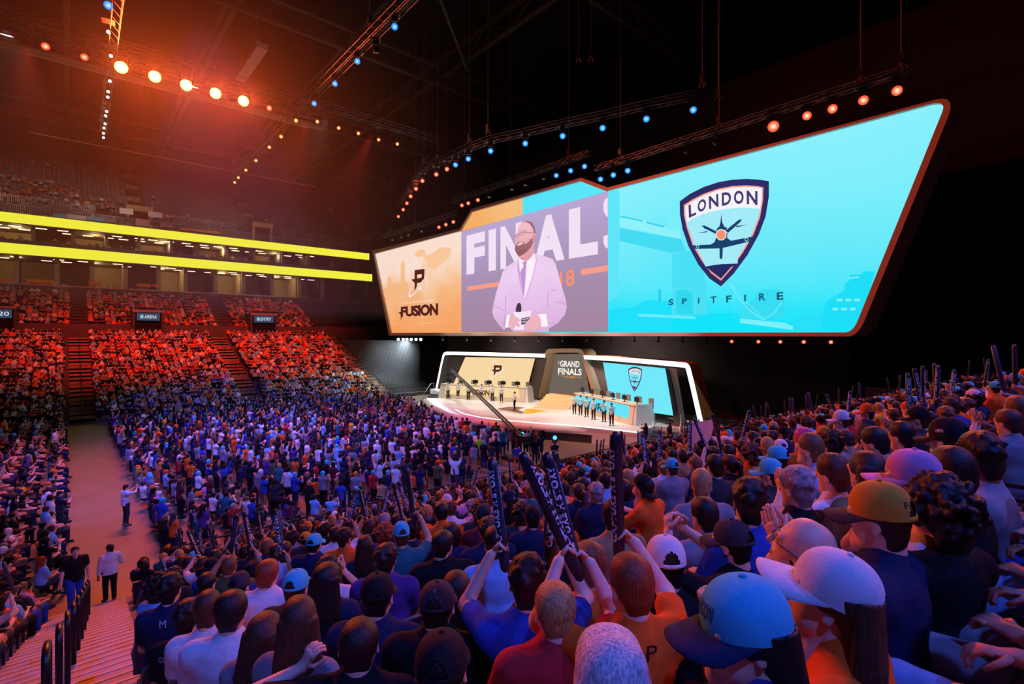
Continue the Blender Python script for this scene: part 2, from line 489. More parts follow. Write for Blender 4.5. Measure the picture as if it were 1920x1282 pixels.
# ---- vomitory boxes of the lower bowl (black sheets as dark openings, with lit signs)
for i, (pa, pb, py, lb, tx) in enumerate(((253, 303, 597, 'opposite the floor aisle', 'ARENA'), (473, 516, 598, 'near the empty corner', 'ENTRY'), (-18, 25, 596, 'at the end of the far stand', '20'))):
    a = on_x(pa, py, X2 + .6); b = on_x(pb, py, X2 + .6)
    o = thing('vomitory', 'dark stand exit with a lit sign %s' % lb, 'portal', (X2 + .6, (a.y + b.y) / 2, zt))
    w = abs(b.y - a.y) / 2
    MB().bx(-3.2, 0, -w - .25, -w, 0, 3.6).build('side_wall', M_DGREY, o); MB().bx(-3.2, 0, w, w + .25, 0, 3.6).build('side_wall', M_DGREY, o)
    MB().bx(-3.2, .1, -w - .25, w + .25, 3.4, 3.7).build('roof_slab', mat('portal_edge', (.30, .24, .22), .6), o)
    MB().bx(-.50, -.44, -w, w, 0, 3.4).build('dark_sheet', M_BLACK, o)  # black sheet before the wall stands for the dark of the exit
    s_ = MB().bx(.0, .12, -w * .85, w * .85, 2.35, 3.3).build('sign', emat('sign_blue', '#3d4d6e', .8), o)
    V, Fs = text_pts(tx, (-w * .30, w * .62, 2.62, 3.05)); MB().add([(.13, a_, c_) for a_, c_ in V], Fs).build('lettering', emat('sign_white', '#eef4ff', 1.0), s_, fix=False)
    MB().bx(.122, .128, -w * .62, -w * .38, 2.60, 3.06).build('emblem', emat('sign_green', '#8fc0c8', 1.0), s_)
# concourse wall fronts between the two tiers
o = tag(MB().bx(X2 - .02, X2 + .06, -14, 50, zt, Z2 + .75).build('wall_concourse', mat('concourse_wall', (.09, .07, .066), .7)), kind='structure')

# cloths and banners hung on the balconies
def banner(lb, x, pts, col, m=None, thick=.03):
    P = [on_x(px, py, x) for px, py in pts]; o = thing('banner', lb, 'banner', P[0]); n = len(P); b = MB()
    b.add([p - P[0] for p in P] + [p - P[0] + Vector((-thick, 0, 0)) for p in P], [tuple(range(n)), tuple(range(2 * n - 1, n - 1, -1))] + [(i, n + i, n + (i + 1) % n, (i + 1) % n) for i in range(n)])
    b.build('cloth', mat('banner_' + col.lstrip('#'), hexc(col), .8), o); return o
for i, (x0, x1, y0, y1) in enumerate(((0, 22, 521, 526), (50, 102, 523, 529), (166, 189, 527, 533), (256, 283, 531, 537), (286, 302, 533, 537))):
    banner('orange cloth draped over the lounge wall, %s' % ('end of the stand', 'long piece beside the first column', 'beside the exit stairs', 'above the lit exit sign', 'short piece past the exit sign')[i], XW + .06, ((x0, y0), (x1, y0 + (x1 - x0) * .05), (x1, y1 + (x1 - x0) * .05), ((x0 + x1) / 2, y1 + 1), (x0, y1)), '#e8891c')
for x0, x1, y0, y1, c, lb in ((100, 125, 399, 406, '#55b7cf', 'cyan banner with a plain field below the barriers'), (126, 162, 401, 409, '#d8dbe0', 'white crest banner between two cyan banners'), (163, 196, 405, 412, '#55b7cf', 'cyan banner beside the crest banner'), (197, 218, 409, 416, '#8b7f86', 'grey banner leading to the pink flag'), (254, 281, 409, 422, '#b98a86', 'pink round flag under the upper portal'), (300, 325, 419, 425, '#8b7f86', 'grey banner with white blocks'), (338, 412, 426, 431, '#d08a3a', 'long orange banner below the barriers'), (224, 250, 389, 400, '#e6e6ea', 'white sheet tied to a barrier by the portal'), (278, 304, 396, 406, '#d9d9de', 'white striped sheet tied to a barrier')):
    o = banner(lb, XW + .36, ((x0, y0), (x1, y0 + (x1 - x0) * .115), (x1, y1 + (x1 - x0) * .10), (x0, y1)), c)
# ================================================================== the big hanging video screen (plane Y = YS)
YS = 34.5
def sp(px, py, lay=0):
    return on_y(px, py, YS - .02 - .015 * lay)
def smooth_poly(pts, n=4):
    out = []; m = len(pts)
    for i in range(m):
        p0, p1, p2, p3 = [np.array(pts[(i + k - 1) % m], float) for k in range(4)]
        for j in range(n):
            t = j / n
            out.append(tuple(.5 * ((2 * p1) + (-p0 + p2) * t + (2 * p0 - 5 * p1 + 4 * p2 - p3) * t * t + (-p0 + 3 * p1 - 3 * p2 + p3) * t ** 3)))
    return out
def grad_emat(name, cols, axis='Z', lo=0., hi=1., nscale=.0, namp=0., strength=1.0):
    """emission of a picture on a display: colour ramp along the panel with soft cloud noise"""
    if name in MATS: return MATS[name]
    m = bpy.data.materials.new(name); m.use_nodes = True; nt = m.node_tree
    b = nt.nodes['Principled BSDF']; b.inputs['Base Color'].default_value = (0, 0, 0, 1); b.inputs['Specular IOR Level'].default_value = 0; b.inputs['Emission Strength'].default_value = strength
    g = nt.nodes.new('ShaderNodeNewGeometry'); sx = nt.nodes.new('ShaderNodeSeparateXYZ'); nt.links.new(g.outputs['Position'], sx.inputs[0])
    mr = nt.nodes.new('ShaderNodeMapRange'); mr.inputs['From Min'].default_value = lo; mr.inputs['From Max'].default_value = hi
    nt.links.new(sx.outputs[axis], mr.inputs['Value'])
    val = mr.outputs['Result']
    if namp:
        tn = nt.nodes.new('ShaderNodeTexNoise'); tn.inputs['Scale'].default_value = nscale; tn.inputs['Detail'].default_value = 3
        nt.links.new(g.outputs['Position'], tn.inputs['Vector'])
        ma = nt.nodes.new('ShaderNodeMath'); ma.operation = 'MULTIPLY_ADD'; ma.inputs[1].default_value = namp
        nt.links.new(tn.outputs['Fac'], ma.inputs[0])
        sub = nt.nodes.new('ShaderNodeMath'); sub.operation = 'SUBTRACT'; nt.links.new(val, sub.inputs[0]); sub.inputs[1].default_value = namp / 2
        nt.links.new(sub.outputs[0], ma.inputs[2]); val = ma.outputs[0]
    cr = nt.nodes.new('ShaderNodeValToRGB'); nt.links.new(val, cr.inputs[0])
    e = cr.color_ramp.elements
    while len(e) < len(cols): e.new(.5)
    for i, (p, c) in enumerate(cols): e[i].position = p; e[i].color = (*hexc(c), 1)
    nt.links.new(cr.outputs[0], b.inputs['Emission Color'])
    MATS[name] = m; return m
def draw(name, pts, m, par, lay=1, fn=None, holes=None):
    fn = fn or sp
    if isinstance(m, str): m = emat('print_' + m.lstrip('#'), m)
    b = MB(); b.add([fn(x, y, lay) for x, y in pts], [tuple(range(len(pts)))])
    return b.build(name, m, par, fix=False)
def draw_text(name, txt, quad, m, par, lay=2, fn=None, bold=0.02, spacing=1.0):
    """lettering stretched into a quad of photo pixels: tl, tr, bl, br"""
    fn = fn or sp
    if isinstance(m, str): m = emat('print_' + m.lstrip('#'), m)
    V, Fs = text_pts(txt, (0, 1, 0, 1), spacing, bold)
    tl, tr, bl, br = [np.array(q, float) for q in quad]
    b = MB(); b.add([fn(*((bl * (1 - u) + br * u) * (1 - v) + (tl * (1 - u) + tr * u) * v), lay) for u, v in V], Fs)
    return b.build(name, m, par, fix=False)
def ring(pts, s, off=(0, 0)):
    """band between a closed line and its scaled copy -> polygon pieces"""
    c = np.mean(pts, 0)
    q = [tuple(c + (np.array(p) - c) * s + np.array(off)) for p in pts]
    return q
def draw_band(name, A, B, m, par, lay, fn=None):
    fn = fn or sp
    if isinstance(m, str): m = emat('print_' + m.lstrip('#'), m)
    n = len(A); b = MB(); b.add([fn(x, y, lay) for x, y in A] + [fn(x, y, lay) for x, y in B], [(i, (i + 1) % n, n + (i + 1) % n, n + i) for i in range(n)])
    return b.build(name, m, par, fix=False)
def stroke(name, pts, w, m, par, lay, fn=None):
    fn = fn or sp
    if isinstance(m, str): m = emat('print_' + m.lstrip('#'), m)
    L = []; R_ = []
    for i, p in enumerate(pts):
        a = np.array(pts[max(i - 1, 0)], float); c = np.array(pts[min(i + 1, len(pts) - 1)], float)
        d = c - a; d /= (np.linalg.norm(d) + 1e-9); nn = np.array((-d[1], d[0])) * w / 2
        L.append(tuple(np.array(p) + nn)); R_.append(tuple(np.array(p) - nn))
    n = len(pts); b = MB(); b.add([fn(x, y, lay) for x, y in L] + [fn(x, y, lay) for x, y in R_], [(i, i + 1, n + i + 1, n + i) for i in range(n - 1)])
    return b.build(name, m, par, fix=False)

scr = thing('video_screen', 'huge hanging video screen with slanted ends showing two team logos and a presenter', 'screen', (0, 0, 0))
def rounded(c, a, b, n=5):   # corner rounding between direction points
    c, a, b = [np.array(v, float) for v in (c, a, b)]
    return [tuple((1 - t) ** 2 * a + 2 * t * (1 - t) * c + t * t * b) for t in [i / n for i in range(n + 1)]]
inner = [(704, 476), (865, 433.5), (886, 398), (1090, 340), (1139, 359)] + rounded((1777, 190), (1745, 197.5), (1769, 211)) + rounded((1602, 623), (1611, 600), (1587, 623)) + [(735, 624)]
outer = [(698, 470), (862, 428), (884, 391.5), (1090, 333), (1139, 351.5)] + rounded((1791, 178), (1755, 186.5), (1780, 213)) + rounded((1608, 630), (1620, 603), (1590, 630.5)) + [(729, 629)]
inner = [tuple(p) for p in inner]; outer = [tuple(p) for p in outer]
# frame: front ring, outer sides going back, inner lip
M_FRAME = mat('screen_frame', (.55, .40, .38), .45)
n = len(inner); b = MB()
A = [on_y(x, y, YS - .25) for x, y in outer]
kx = lambda p, y: Vector((p.x, y, p.z))
B_ = [on_y(x, y, YS) for x, y in inner]; B_ = [kx(p, YS - .25) for p in B_]
C_ = [kx(p, YS + 2.6) for p in A]; D_ = [kx(p, YS) for p in B_]
b.add(A + B_ + C_ + D_, [(i, (i + 1) % n, n + (i + 1) % n, n + i) for i in range(n)] + [(i, 2 * n + i, 2 * n + (i + 1) % n, (i + 1) % n) for i in range(n)] + [(n + i, n + (i + 1) % n, 3 * n + (i + 1) % n, 3 * n + i) for i in range(n)])
b.build('frame', M_FRAME, scr)
MB().add(C_, [tuple(range(n))]).build('back_panel', M_DGREY, scr)
# pictures on the screen
zlo, zhi = 7.9, 20.3
M_OR = grad_emat('picture_orange', [(0, '#f7a063'), (.22, '#f7ab70'), (.42, '#f8bb88'), (.58, '#fad0ae'), (.75, '#fbe0cf'), (1, '#fbe0d0')], 'Z', 8, 20.5, .25, .6)
M_CY = grad_emat('picture_cyan', [(0, '#10e2fb'), (.12, '#2fe6fb'), (.35, '#66e9fa'), (.7, '#7feefb'), (1, '#8bf0fc')], 'Z', 8, 21.0, .10, .35)
M_PU = grad_emat('picture_purple', [(0, '#a5859f'), (.4, '#a78dae'), (.75, '#b29dc6'), (1, '#bba9d6')], 'Z', 8, 20.5, .05, .1)
pa = draw('picture_left', [(704, 476), (865, 433.5), (865, 624), (735, 624)], M_OR, scr, 0)
pb = draw('picture_centre', [(865, 434), (1140, 359), (1140, 622), (865, 622)], M_PU, scr, 1)
pc = draw('picture_right', inner[4:-1] + [(1140, 624), (1140, 359)], M_CY, scr, 0)
draw('picture_strip', [(865, 433.5), (886, 398), (980, 371.5), (980, 403)], 'orange' and grad_emat('picture_strip_orange', [(0, '#f6a55c'), (.5, '#f4ad62'), (1, '#f7bd7e')], 'X', -52, -40, .3, .5), scr, 0)
draw('picture_strip', [(980, 371.5), (1090, 340), (1139, 359), (980, 403)], grad_emat('picture_strip_cyan', [(0, '#52e0fa'), (1, '#5ee6f8')], 'X', -40, -28, .3, .4), scr, 0)
stroke('bottom_line', [(735, 623.6), (1000, 623)], 2.0, '#f7a25c', scr, 3); stroke('bottom_line', [(1000, 623), (1590, 623)], 2.0, '#3fd6f2', scr, 3)
# -- left picture: skyline and team emblem
cf = lambda x, y: (700 + x / 6.41, 440 + y / 6.41)
def F_(pts): return [cf(*p) for p in pts]
draw('skyline', F_([(118, 740), (125, 640), (170, 625), (172, 520), (190, 500), (215, 520), (220, 570), (300, 590), (328, 560), (330, 360), (355, 300), (378, 355), (380, 560), (420, 580), (430, 740)]), grad_emat('skyline_orange', [(0, '#f6a766'), (1, '#f7c497')], 'Z', 8, 18), pa, 1)
draw('cloud', smooth_poly(F_([(500, 230), (560, 180), (625, 195), (630, 250), (700, 225), (800, 160), (900, 150), (940, 190), (900, 280), (820, 350), (740, 410), (680, 390), (640, 330), (590, 260), (530, 270)])), '#f9c79b', pa, 1)
stroke('waterline', F_([(180, 1063), (300, 1063)]), .8, '#fbc79b', pa, 1); stroke('waterline', F_([(540, 1063), (745, 1063)]), .8, '#fbd2ac', pa, 1)
def ell(cx, cy, ax, ay, bx_, by_, n=48):
    return [(cx + ax * cos(2 * pi * i / n) + bx_ * sin(2 * pi * i / n), cy + ay * cos(2 * pi * i / n) + by_ * sin(2 * pi * i / n)) for i in range(n)]
E1 = ell(567, 512, 78, 203, -52, 20); E1b = ell(571, 524, 73, 188, -44, 17)
E2 = ell(543, 567, 113, -183, 43, 27); E2b = ell(550, 556, 104, -168, 36, 23)
Pm = [(495, 425), (615, 410), (612, 522), (567, 575), (527, 580), (520, 625), (497, 677), (497, 582), (455, 538), (495, 530)]
Ph = [(527, 480), (582, 472), (580, 516), (527, 525)]
PM = [[(495, 425), (615, 410), (582, 472), (527, 480)], [(615, 410), (612, 522), (580, 516), (582, 472)], [(612, 522), (567, 575), (527, 580), (527, 525), (580, 516)], [(495, 425), (527, 480), (527, 580), (520, 625), (497, 677), (497, 582), (455, 538), (495, 530)]]
def fusion_logo(par, fn, lay, ringcol='#f6e6ef', pcol='#4e1d1a'):
    tr = lambda L: [fn(*p) for p in L]
    draw_band('emblem_ring', tr(E1), tr(E1b), ringcol, par, lay); draw_band('emblem_ring', tr(E2), tr(E2b), ringcol, par, lay + 1)
    draw('emblem_dot', tr(ell(560, 643, 20, 0, 0, 24, 16)), ringcol, par, lay + 2)
    for q in PM: draw('emblem_letter', tr(q), pcol, par, lay + 3)
fusion_logo(pa, cf, 2)
draw_text('lettering', 'PHILADELPHIA', [cf(355, 808), cf(742, 770), cf(355, 832), cf(742, 802)], '#fde6da', pa, 2, spacing=1.25, bold=0)
draw_text('lettering', 'FUSION', [cf(330, 865), cf(778, 820), cf(330, 988), cf(778, 968)], '#4e1d1a', pa, 2, bold=.05, spacing=.92)
draw('lettering_spike', F_([(302, 932), (352, 922), (352, 955), (330, 1028), (328, 960)]), '#4e1d1a', pa, 2)
# -- centre picture: presenter in front of big letters
zf = lambda x, y: (680 + x / 4.0, 330 + y / 4.0)
a0 = on_y(*zf(782, 448), YS); a1 = on_y(*zf(785, 740), YS); l1 = on_y(*zf(1768, 560), YS)
for ch, x0_, x1_ in (('F', 782, 920), ('I', 948, 1003), ('N', 1037, 1196), ('A', 1288, 1518), ('L', 1550, 1768)):
    V, Fs = text_pts(ch, (on_y(*zf(x0_, 500), YS).x, on_y(*zf(x1_, 500), YS).x, a1.z, a0.z), 1.0, .055)
    MB().add([(x, YS - .065, z) for x, z in V], Fs).build('lettering', emat('print_f3e1f5', '#f3e1f5'), pb, fix=False)
draw('lettering', [zf(*p) for p in [(1838, 160), (1815, 175), (1804, 215), (1806, 260), (1822, 295), (1838, 310)]], '#f3e1f5', pb, 3)
draw('lettering', [zf(*p) for p in [(1838, 440), (1806, 450), (1806, 500), (1818, 530), (1838, 545)]], '#f3e1f5', pb, 3)
draw('underline', [zf(*p) for p in [(785, 828), (1030, 792), (1030, 826), (785, 860)]], '#f79d89', pb, 3)
draw('underline', [zf(*p) for p in [(1637, 700), (1838, 668), (1838, 712), (1637, 745)]], '#f79d89', pb, 3)
draw_text('lettering', '18', [zf(1478, 715), zf(1588, 695), zf(1478, 838), zf(1588, 820)], '#f5936f', pb, 3, bold=.02)
mf = lambda x, y: (900 + x / 5.34, 390 + y / 5.34)
def Mn(pts, sm=0): 
    q = [mf(*p) for p in pts]
    return smooth_poly(q, sm) if sm else q
pr = pb
M_JK = grad_emat('picture_jacket', [(0, '#d9a9d3'), (.35, '#e6c0ea'), (.75, '#efd0f2'), (1, '#e9c4ec')], 'Z', 8, 16.5, .5, .35)
draw('presenter_jacket', Mn([(385, 510), (330, 545), (262, 588), (225, 640), (200, 730), (160, 850), (135, 960), (122, 1040), (140, 1100), (190, 1170), (240, 1225), (262, 1195), (300, 1200), (330, 1238), (690, 1238), (690, 1205), (780, 1150), (850, 1065), (870, 990), (855, 900), (820, 790), (785, 660), (752, 545), (722, 505), (640, 480), (545, 455)]), M_JK, pr, 4)
draw('presenter_shirt', Mn([(385, 490), (470, 520), (545, 445), (560, 525), (520, 690), (445, 915), (418, 780), (400, 640), (392, 560)]), '#fbeffa', pr, 5)
draw('presenter_tie', Mn([(425, 540), (472, 528), (462, 585), (456, 700), (440, 905), (420, 790), (402, 640), (436, 580)]), '#c592d3', pr, 6)
draw('presenter_lapel', Mn([(545, 455), (575, 520), (545, 640), (500, 800), (448, 945), (446, 915), (520, 690), (560, 525)]), '#dfb7e4', pr, 6)
draw('presenter_lapel', Mn([(385, 510), (372, 600), (400, 760), (440, 930), (418, 800), (400, 640), (392, 560)]), '#d3a7d8', pr, 6)
draw('presenter_head', Mn([(372, 250), (382, 190), (412, 150), (462, 128), (512, 140), (545, 190), (554, 262), (550, 310), (541, 380), (541, 450), (470, 527), (392, 500), (362, 430), (348, 390), (354, 330), (344, 302), (358, 280)], 3), grad_emat('picture_face', [(0, '#dd98a6'), (.6, '#eab0ba'), (1, '#f0bfc8')], 'Z', 15.2, 19), pr, 7)
draw('presenter_hair', Mn([(404, 158), (462, 126), (516, 138), (548, 188), (556, 258), (541, 252), (528, 200), (492, 152), (450, 138)]), '#a26b7b', pr, 8)
draw('presenter_beard', Mn([(350, 388), (366, 358), (388, 342), (436, 338), (446, 362), (474, 346), (502, 318), (524, 300), (530, 350), (504, 398), (462, 442), (402, 480), (372, 462), (350, 422)], 2), grad_emat('picture_beard', [(0, '#70404a'), (1, '#a56b72')], 'Z', 15.0, 17), pr, 8)
draw('presenter_mouth', Mn([(368, 372), (396, 346), (432, 342), (426, 360), (386, 376)]), '#f6cfd4', pr, 9)
draw('presenter_ear', Mn([(530, 268), (552, 272), (550, 320), (538, 352), (526, 330)], 2), '#d98f9d', pr, 9)
stroke('presenter_glasses', Mn([(540, 252), (490, 246), (450, 238), (400, 250), (352, 282)]), .9, '#5d3c52', pr, 9)
stroke('presenter_glasses', Mn([(450, 238), (448, 262), (410, 274), (398, 252)]), .6, '#6d4a60', pr, 9)
stroke('presenter_glasses', Mn([(392, 262), (380, 284), (352, 300), (334, 290), (344, 278)]), .6, '#6d4a60', pr, 9)
stroke('presenter_brow', Mn([(400, 236), (428, 222), (452, 224)]), .9, '#b5788a', pr, 9)
stroke('presenter_nose', Mn([(395, 268), (372, 312), (362, 328), (382, 330)]), .6, '#c98393', pr, 9)
draw('presenter_cuff', Mn([(268, 1075), (302, 1060), (285, 1192), (250, 1198)]), '#fff4fc', pr, 6)
draw('presenter_cuff', Mn([(575, 1066), (660, 1058), (682, 1182), (616, 1192), (606, 1100)]), '#fff4fc', pr, 6)
draw('presenter_microphone', Mn([(358, 1035), (368, 972), (388, 948), (410, 962), (412, 1035)], 2), '#4b3a46', pr, 7)
draw('microphone_cube', Mn([(335, 1042), (405, 1040), (515, 1024), (500, 1095), (440, 1182), (440, 1220), (335, 1216)]), '#f7e6f8', pr, 8)
draw('microphone_print', Mn([(412, 1105), (496, 1086), (494, 1120), (466, 1168), (412, 1166)]), '#6d5a72', pr, 9)
stroke('microphone_print', Mn([(420, 1118), (486, 1104)]), 1.2, '#efe0f2', pr, 10); stroke('microphone_print', Mn([(420, 1142), (470, 1132)]), 1.2, '#efe0f2', pr, 10)
draw('presenter_hand', Mn([(300, 1066), (340, 1058), (352, 1085), (404, 1118), (400, 1140), (372, 1130), (404, 1178), (388, 1192), (350, 1172), (345, 1205), (300, 1200), (284, 1160)]), '#efb4bf', pr, 10)
draw('presenter_hand', Mn([(500, 1085), (575, 1066), (610, 1118), (602, 1185), (540, 1230), (500, 1228), (492, 1205), (468, 1222), (450, 1200), (488, 1150), (440, 1190), (446, 1160), (490, 1118)]), '#efb4bf', pr, 10)
for q in ([(470, 1222), (515, 1160)], [(500, 1228), (545, 1165)], [(345, 1178), (392, 1160)], [(350, 1140), (386, 1124)]): stroke('finger_line', Mn(q), .5, '#d48f9f', pr, 11)
for q in ([(262, 880), (256, 960), (254, 1035)], [(150, 985), (200, 1000), (245, 1030)], [(680, 840), (676, 920), (690, 985), (678, 1010)], [(750, 948), (800, 938), (862, 970)], [(700, 830), (770, 815)], [(740, 525), (742, 565)], [(250, 1060), (240, 1190)], [(705, 1150), (712, 1165)], [(722, 1142), (729, 1158)], [(738, 1134), (745, 1150)]): stroke('jacket_fold', Mn(q), .7, '#a578ac', pr, 6)
# -- right picture: bridge, river bank, team shield
bf_ = lambda x, y: (1100 + x / 3.772, 300 + y / 3.772)
sf = lambda x, y: (1240 + x / 3.771, 300 + y / 3.771)
def Bd(L): return [bf_(*p) for p in L]
def Sd(L): return [sf(*p) for p in L]
for nm, pts, c, l in (('river_bank', [(155, 1062), (235, 1050), (340, 1040), (400, 1000), (450, 985), (520, 1000), (600, 1000), (605, 1215), (155, 1215)], '#22e0fa', 1), ('river_bank', [(605, 1100), (850, 1090), (1085, 1080), (1090, 1150), (1300, 1215), (605, 1215)], '#14e3fc', 1),
                      ('bridge_tower', [(605, 660), (740, 640), (800, 700), (850, 880), (850, 1100), (605, 1100)], '#4be0f5', 1), ('bridge_tower', [(152, 215), (232, 215), (228, 960), (152, 1000)], '#5fe5f8', 1),
                      ('bridge_walkway', [(235, 385), (395, 420), (560, 470), (660, 500), (668, 556), (235, 470)], '#8ff1fc', 1), ('bridge_walkway', [(232, 480), (668, 560), (700, 640), (600, 658), (232, 572)], '#45dcf3', 1), ('bridge_rail', [(235, 390), (395, 424), (395, 436), (235, 404)], '#3fd6ee', 2), ('bridge_rail', [(420, 432), (550, 466), (550, 480), (420, 446)], '#3fd6ee', 2),
                      ('bridge_spire', [(565, 500), (575, 420), (590, 400), (600, 420), (625, 360), (640, 440), (660, 480), (660, 505)], '#7beefa', 2), ('chimney', [(508, 912), (525, 912), (527, 1002), (506, 1002)], '#2ad0e8', 2), ('bridge_arch', [(630, 930), (690, 915), (750, 940), (752, 1090), (632, 1090)], '#2fd9f0', 2), ('embankment', [(360, 1085), (760, 1105), (780, 1125), (360, 1105)], '#67ecfb', 2)):
    draw(nm, Bd(pts), c, pc, l)
for nm, pts, c, l in (('far_building', [(1140, 1212), (1145, 1050), (1180, 990), (1230, 962), (1292, 920), (1300, 870), (1325, 860), (1330, 812), (1420, 806), (1422, 786), (1510, 786), (1480, 900), (1420, 1080), (1365, 1200)], '#1fdef8', 1), ('far_building', [(940, 1212), (945, 1130), (1010, 1105), (1085, 1095), (1140, 1090), (1140, 1212)], '#28e0f8', 1), ('far_building', [(660, 985), (680, 930), (720, 918), (845, 916), (850, 960), (870, 965), (870, 1120), (560, 1120), (560, 1040)], '#38ddf4', 1), ('deck', [(555, 1120), (870, 1150), (930, 1175), (930, 1200), (555, 1150)], '#7ceffb', 2)):
    draw(nm, Sd(pts), c, pc, l)
for i in range(7): draw('lit_window', Sd([(1210 + i % 4 * 62 + (i // 4) * 30, 1045 - (i // 4) * 65), (1250 + i % 4 * 62 + (i // 4) * 30, 1043 - (i // 4) * 65), (1250 + i % 4 * 62 + (i // 4) * 30, 1062 - (i // 4) * 65), (1210 + i % 4 * 62 + (i // 4) * 30, 1064 - (i // 4) * 65)]) if i % 4 < 3 else Sd([(1320, 830), (1400, 822), (1400, 832), (1320, 840)]), '#7ff0fc', pc, 2)
stroke('suspension_cable', Sd([(480, 865), (540, 970), (620, 1060), (720, 1130)]), 1.2, '#8df2fc', pc, 2); stroke('suspension_cable', Sd([(500, 880), (570, 980), (650, 1050), (722, 1120)]), .8, '#8df2fc', pc, 2); stroke('suspension_cable', Sd([(720, 1130), (800, 1080), (855, 1000)]), 1.2, '#8df2fc', pc, 2)
for i in range(12): stroke('hanger', Sd([(510 + i * 18, 940 + i * 17), (510 + i * 18, 1120)]), .35, '#7aedfa', pc, 2)
SH_OUT = [(130, 292), (200, 240), (300, 190), (400, 157), (500, 139), (600, 133), (690, 138), (761, 150), (760, 260), (737, 400), (690, 525), (610, 670), (510, 805), (422, 893), (340, 838), (262, 740), (192, 610), (150, 490), (131, 380)]
SH_COR = [(158, 318), (220, 278), (300, 238), (400, 203), (500, 184), (600, 178), (680, 184), (722, 192), (720, 280), (698, 405), (652, 525), (578, 652), (498, 765), (422, 853), (352, 800), (285, 712), (222, 605), (180, 480), (160, 390)]
SH_IN = [(168, 326), (225, 288), (303, 248), (402, 213), (500, 194), (600, 188), (678, 193), (712, 200), (710, 280), (688, 402), (642, 520), (570, 646), (492, 757), (422, 838), (358, 790), (292, 704), (231, 600), (190, 478), (170, 390)]
SH_SKY = [(178, 440), (240, 405), (300, 380), (380, 358), (450, 346), (530, 338), (600, 335), (702, 345), (688, 402), (642, 520), (570, 646), (540, 690), (540, 733), (430, 736), (312, 753), (292, 704), (231, 600), (190, 478)]
SH_SEA = [(312, 753), (370, 742), (430, 735), (540, 731), (492, 757), (422, 838), (358, 790)]
PLN = [('aircraft_body', [(215, 603), (350, 597), (376, 580), (388, 545), (383, 520), (468, 515), (465, 550), (492, 570), (650, 540), (640, 572), (450, 618), (400, 625), (226, 628)]), ('aircraft_fin', [(424, 378), (430, 440), (448, 474), (466, 478), (458, 495), (385, 498), (396, 482), (410, 470), (418, 440)]), ('propeller_blade', [(285, 463), (308, 463), (398, 508), (390, 524), (302, 482)]), ('propeller_blade', [(452, 500), (545, 424), (569, 415), (560, 437), (472, 514)]), ('propeller_blade', [(411, 560), (437, 560), (432, 690), (422, 703), (412, 690)]), ('aircraft_tailplane', [(247, 517), (325, 502), (325, 510)]), ('aircraft_tailplane', [(526, 466), (612, 457), (532, 475)])]
LON = [((192, 318), (238, 300), (195, 410), (246, 386)), ((255, 290), (315, 266), (258, 376), (318, 350)), ((335, 256), (402, 238), (338, 348), (405, 328)), ((428, 232), (493, 221), (428, 325), (493, 312)), ((512, 218), (581, 213), (514, 313), (583, 309)), ((603, 215), (680, 219), (604, 311), (680, 319))]
def shield(par, fn, lay=3):
    T = lambda L: [fn(*p) for p in L]
    draw('shield_border', T(SH_OUT), '#2f2c66', par, lay); draw('shield_line', T(SH_COR), '#f89e90', par, lay + 1)
    draw('shield_field', T(SH_IN), '#f7f3fa', par, lay + 2); draw('shield_sky', T(SH_SKY), '#a3ebf8', par, lay + 3); draw('shield_sea', T(SH_SEA), '#242a63', par, lay + 4)
    for nm, L in PLN: draw(nm, T(L), '#1d3f6c', par, lay + 4)
    draw('spinner', T(ell(423, 528, 38, 0, 0, 40, 24)), '#d9f3fa', par, lay + 5); draw('spinner', T(ell(423, 528, 32, 0, 0, 34, 24)), '#fb8f72', par, lay + 6)
    for c in ((256, 612, 11), (602, 562, 13)): draw_band('wing_gun', T(ell(c[0], c[1], c[2], 0, 0, c[2] * 1.1, 16)), T(ell(c[0], c[1], c[2] * .7, 0, 0, c[2] * .75, 16)), '#a3ebf8', par, lay + 5)
    for ch, q in zip('LONDON', LON): draw_text('lettering', ch, [fn(*p) for p in q], '#473a72', par, lay + 5, bold=.03)
shield(pc, sf)
for ch, (x0, x1, y0, y1) in zip('SPITFIRE', ((50, 86, 982, 1026), (146, 181, 976, 1019), (259, 269, 972, 1014), (349, 389, 963, 1011), (458, 496, 957, 1006), (586, 598, 950, 999), (690, 736, 941, 993), (816, 863, 933, 988))):
    draw_text('lettering', ch, [sf(x0, y0 + 3), sf(x1, y0 - 2), sf(x0, y1 + 1), sf(x1, y1 - 2)], '#1c5b78', pc, 3, bold=.03)
# ================================================================== stage
DZ = 1.15
M_WSTAGE = mat('stage_white', (.80, .78, .74), .35, noise=.03, nscale=.6)
M_CREAM = mat('cream_laminate', (.72, .62, .44), .45)
M_GREYP = mat('grey_panel', (.16, .155, .15), .55)
M_STRIP = emat('led_strip', '#ffffff', 1.5)
M_ORLIT = mat('orange_lit_side', (.70, .28, .08), .5)  # orange light on the arch side is put into this colour
edge = [(822, 746), (838, 757), (854, 768), (870, 776), (900, 782.5), (936, 787), (998, 792.5), (1060, 797), (1128, 803.5), (1195, 811)]
lip = [(787, 750), (806, 763), (828, 775), (852, 784.5), (888, 793), (940, 800), (998, 805), (1060, 809), (1128, 814), (1200, 819)]
E_ = [on_z(x, y, DZ) for x, y in edge]; Lp = [on_z(x, y, .72) for x, y in lip]
stg = thing('stage', 'white curved stage platform with a glowing rim', 'stage', (0, 0, 0))
back = [Vector((-21.9, 33.2, DZ)), Vector((-20.0, 34.0, DZ)), Vector((-19.0, 40.5, DZ)), Vector((-57, 40.5, DZ)), Vector((-56.5, 35.2, DZ)), Vector((-50, 33.6, DZ))]
top = E_ + back
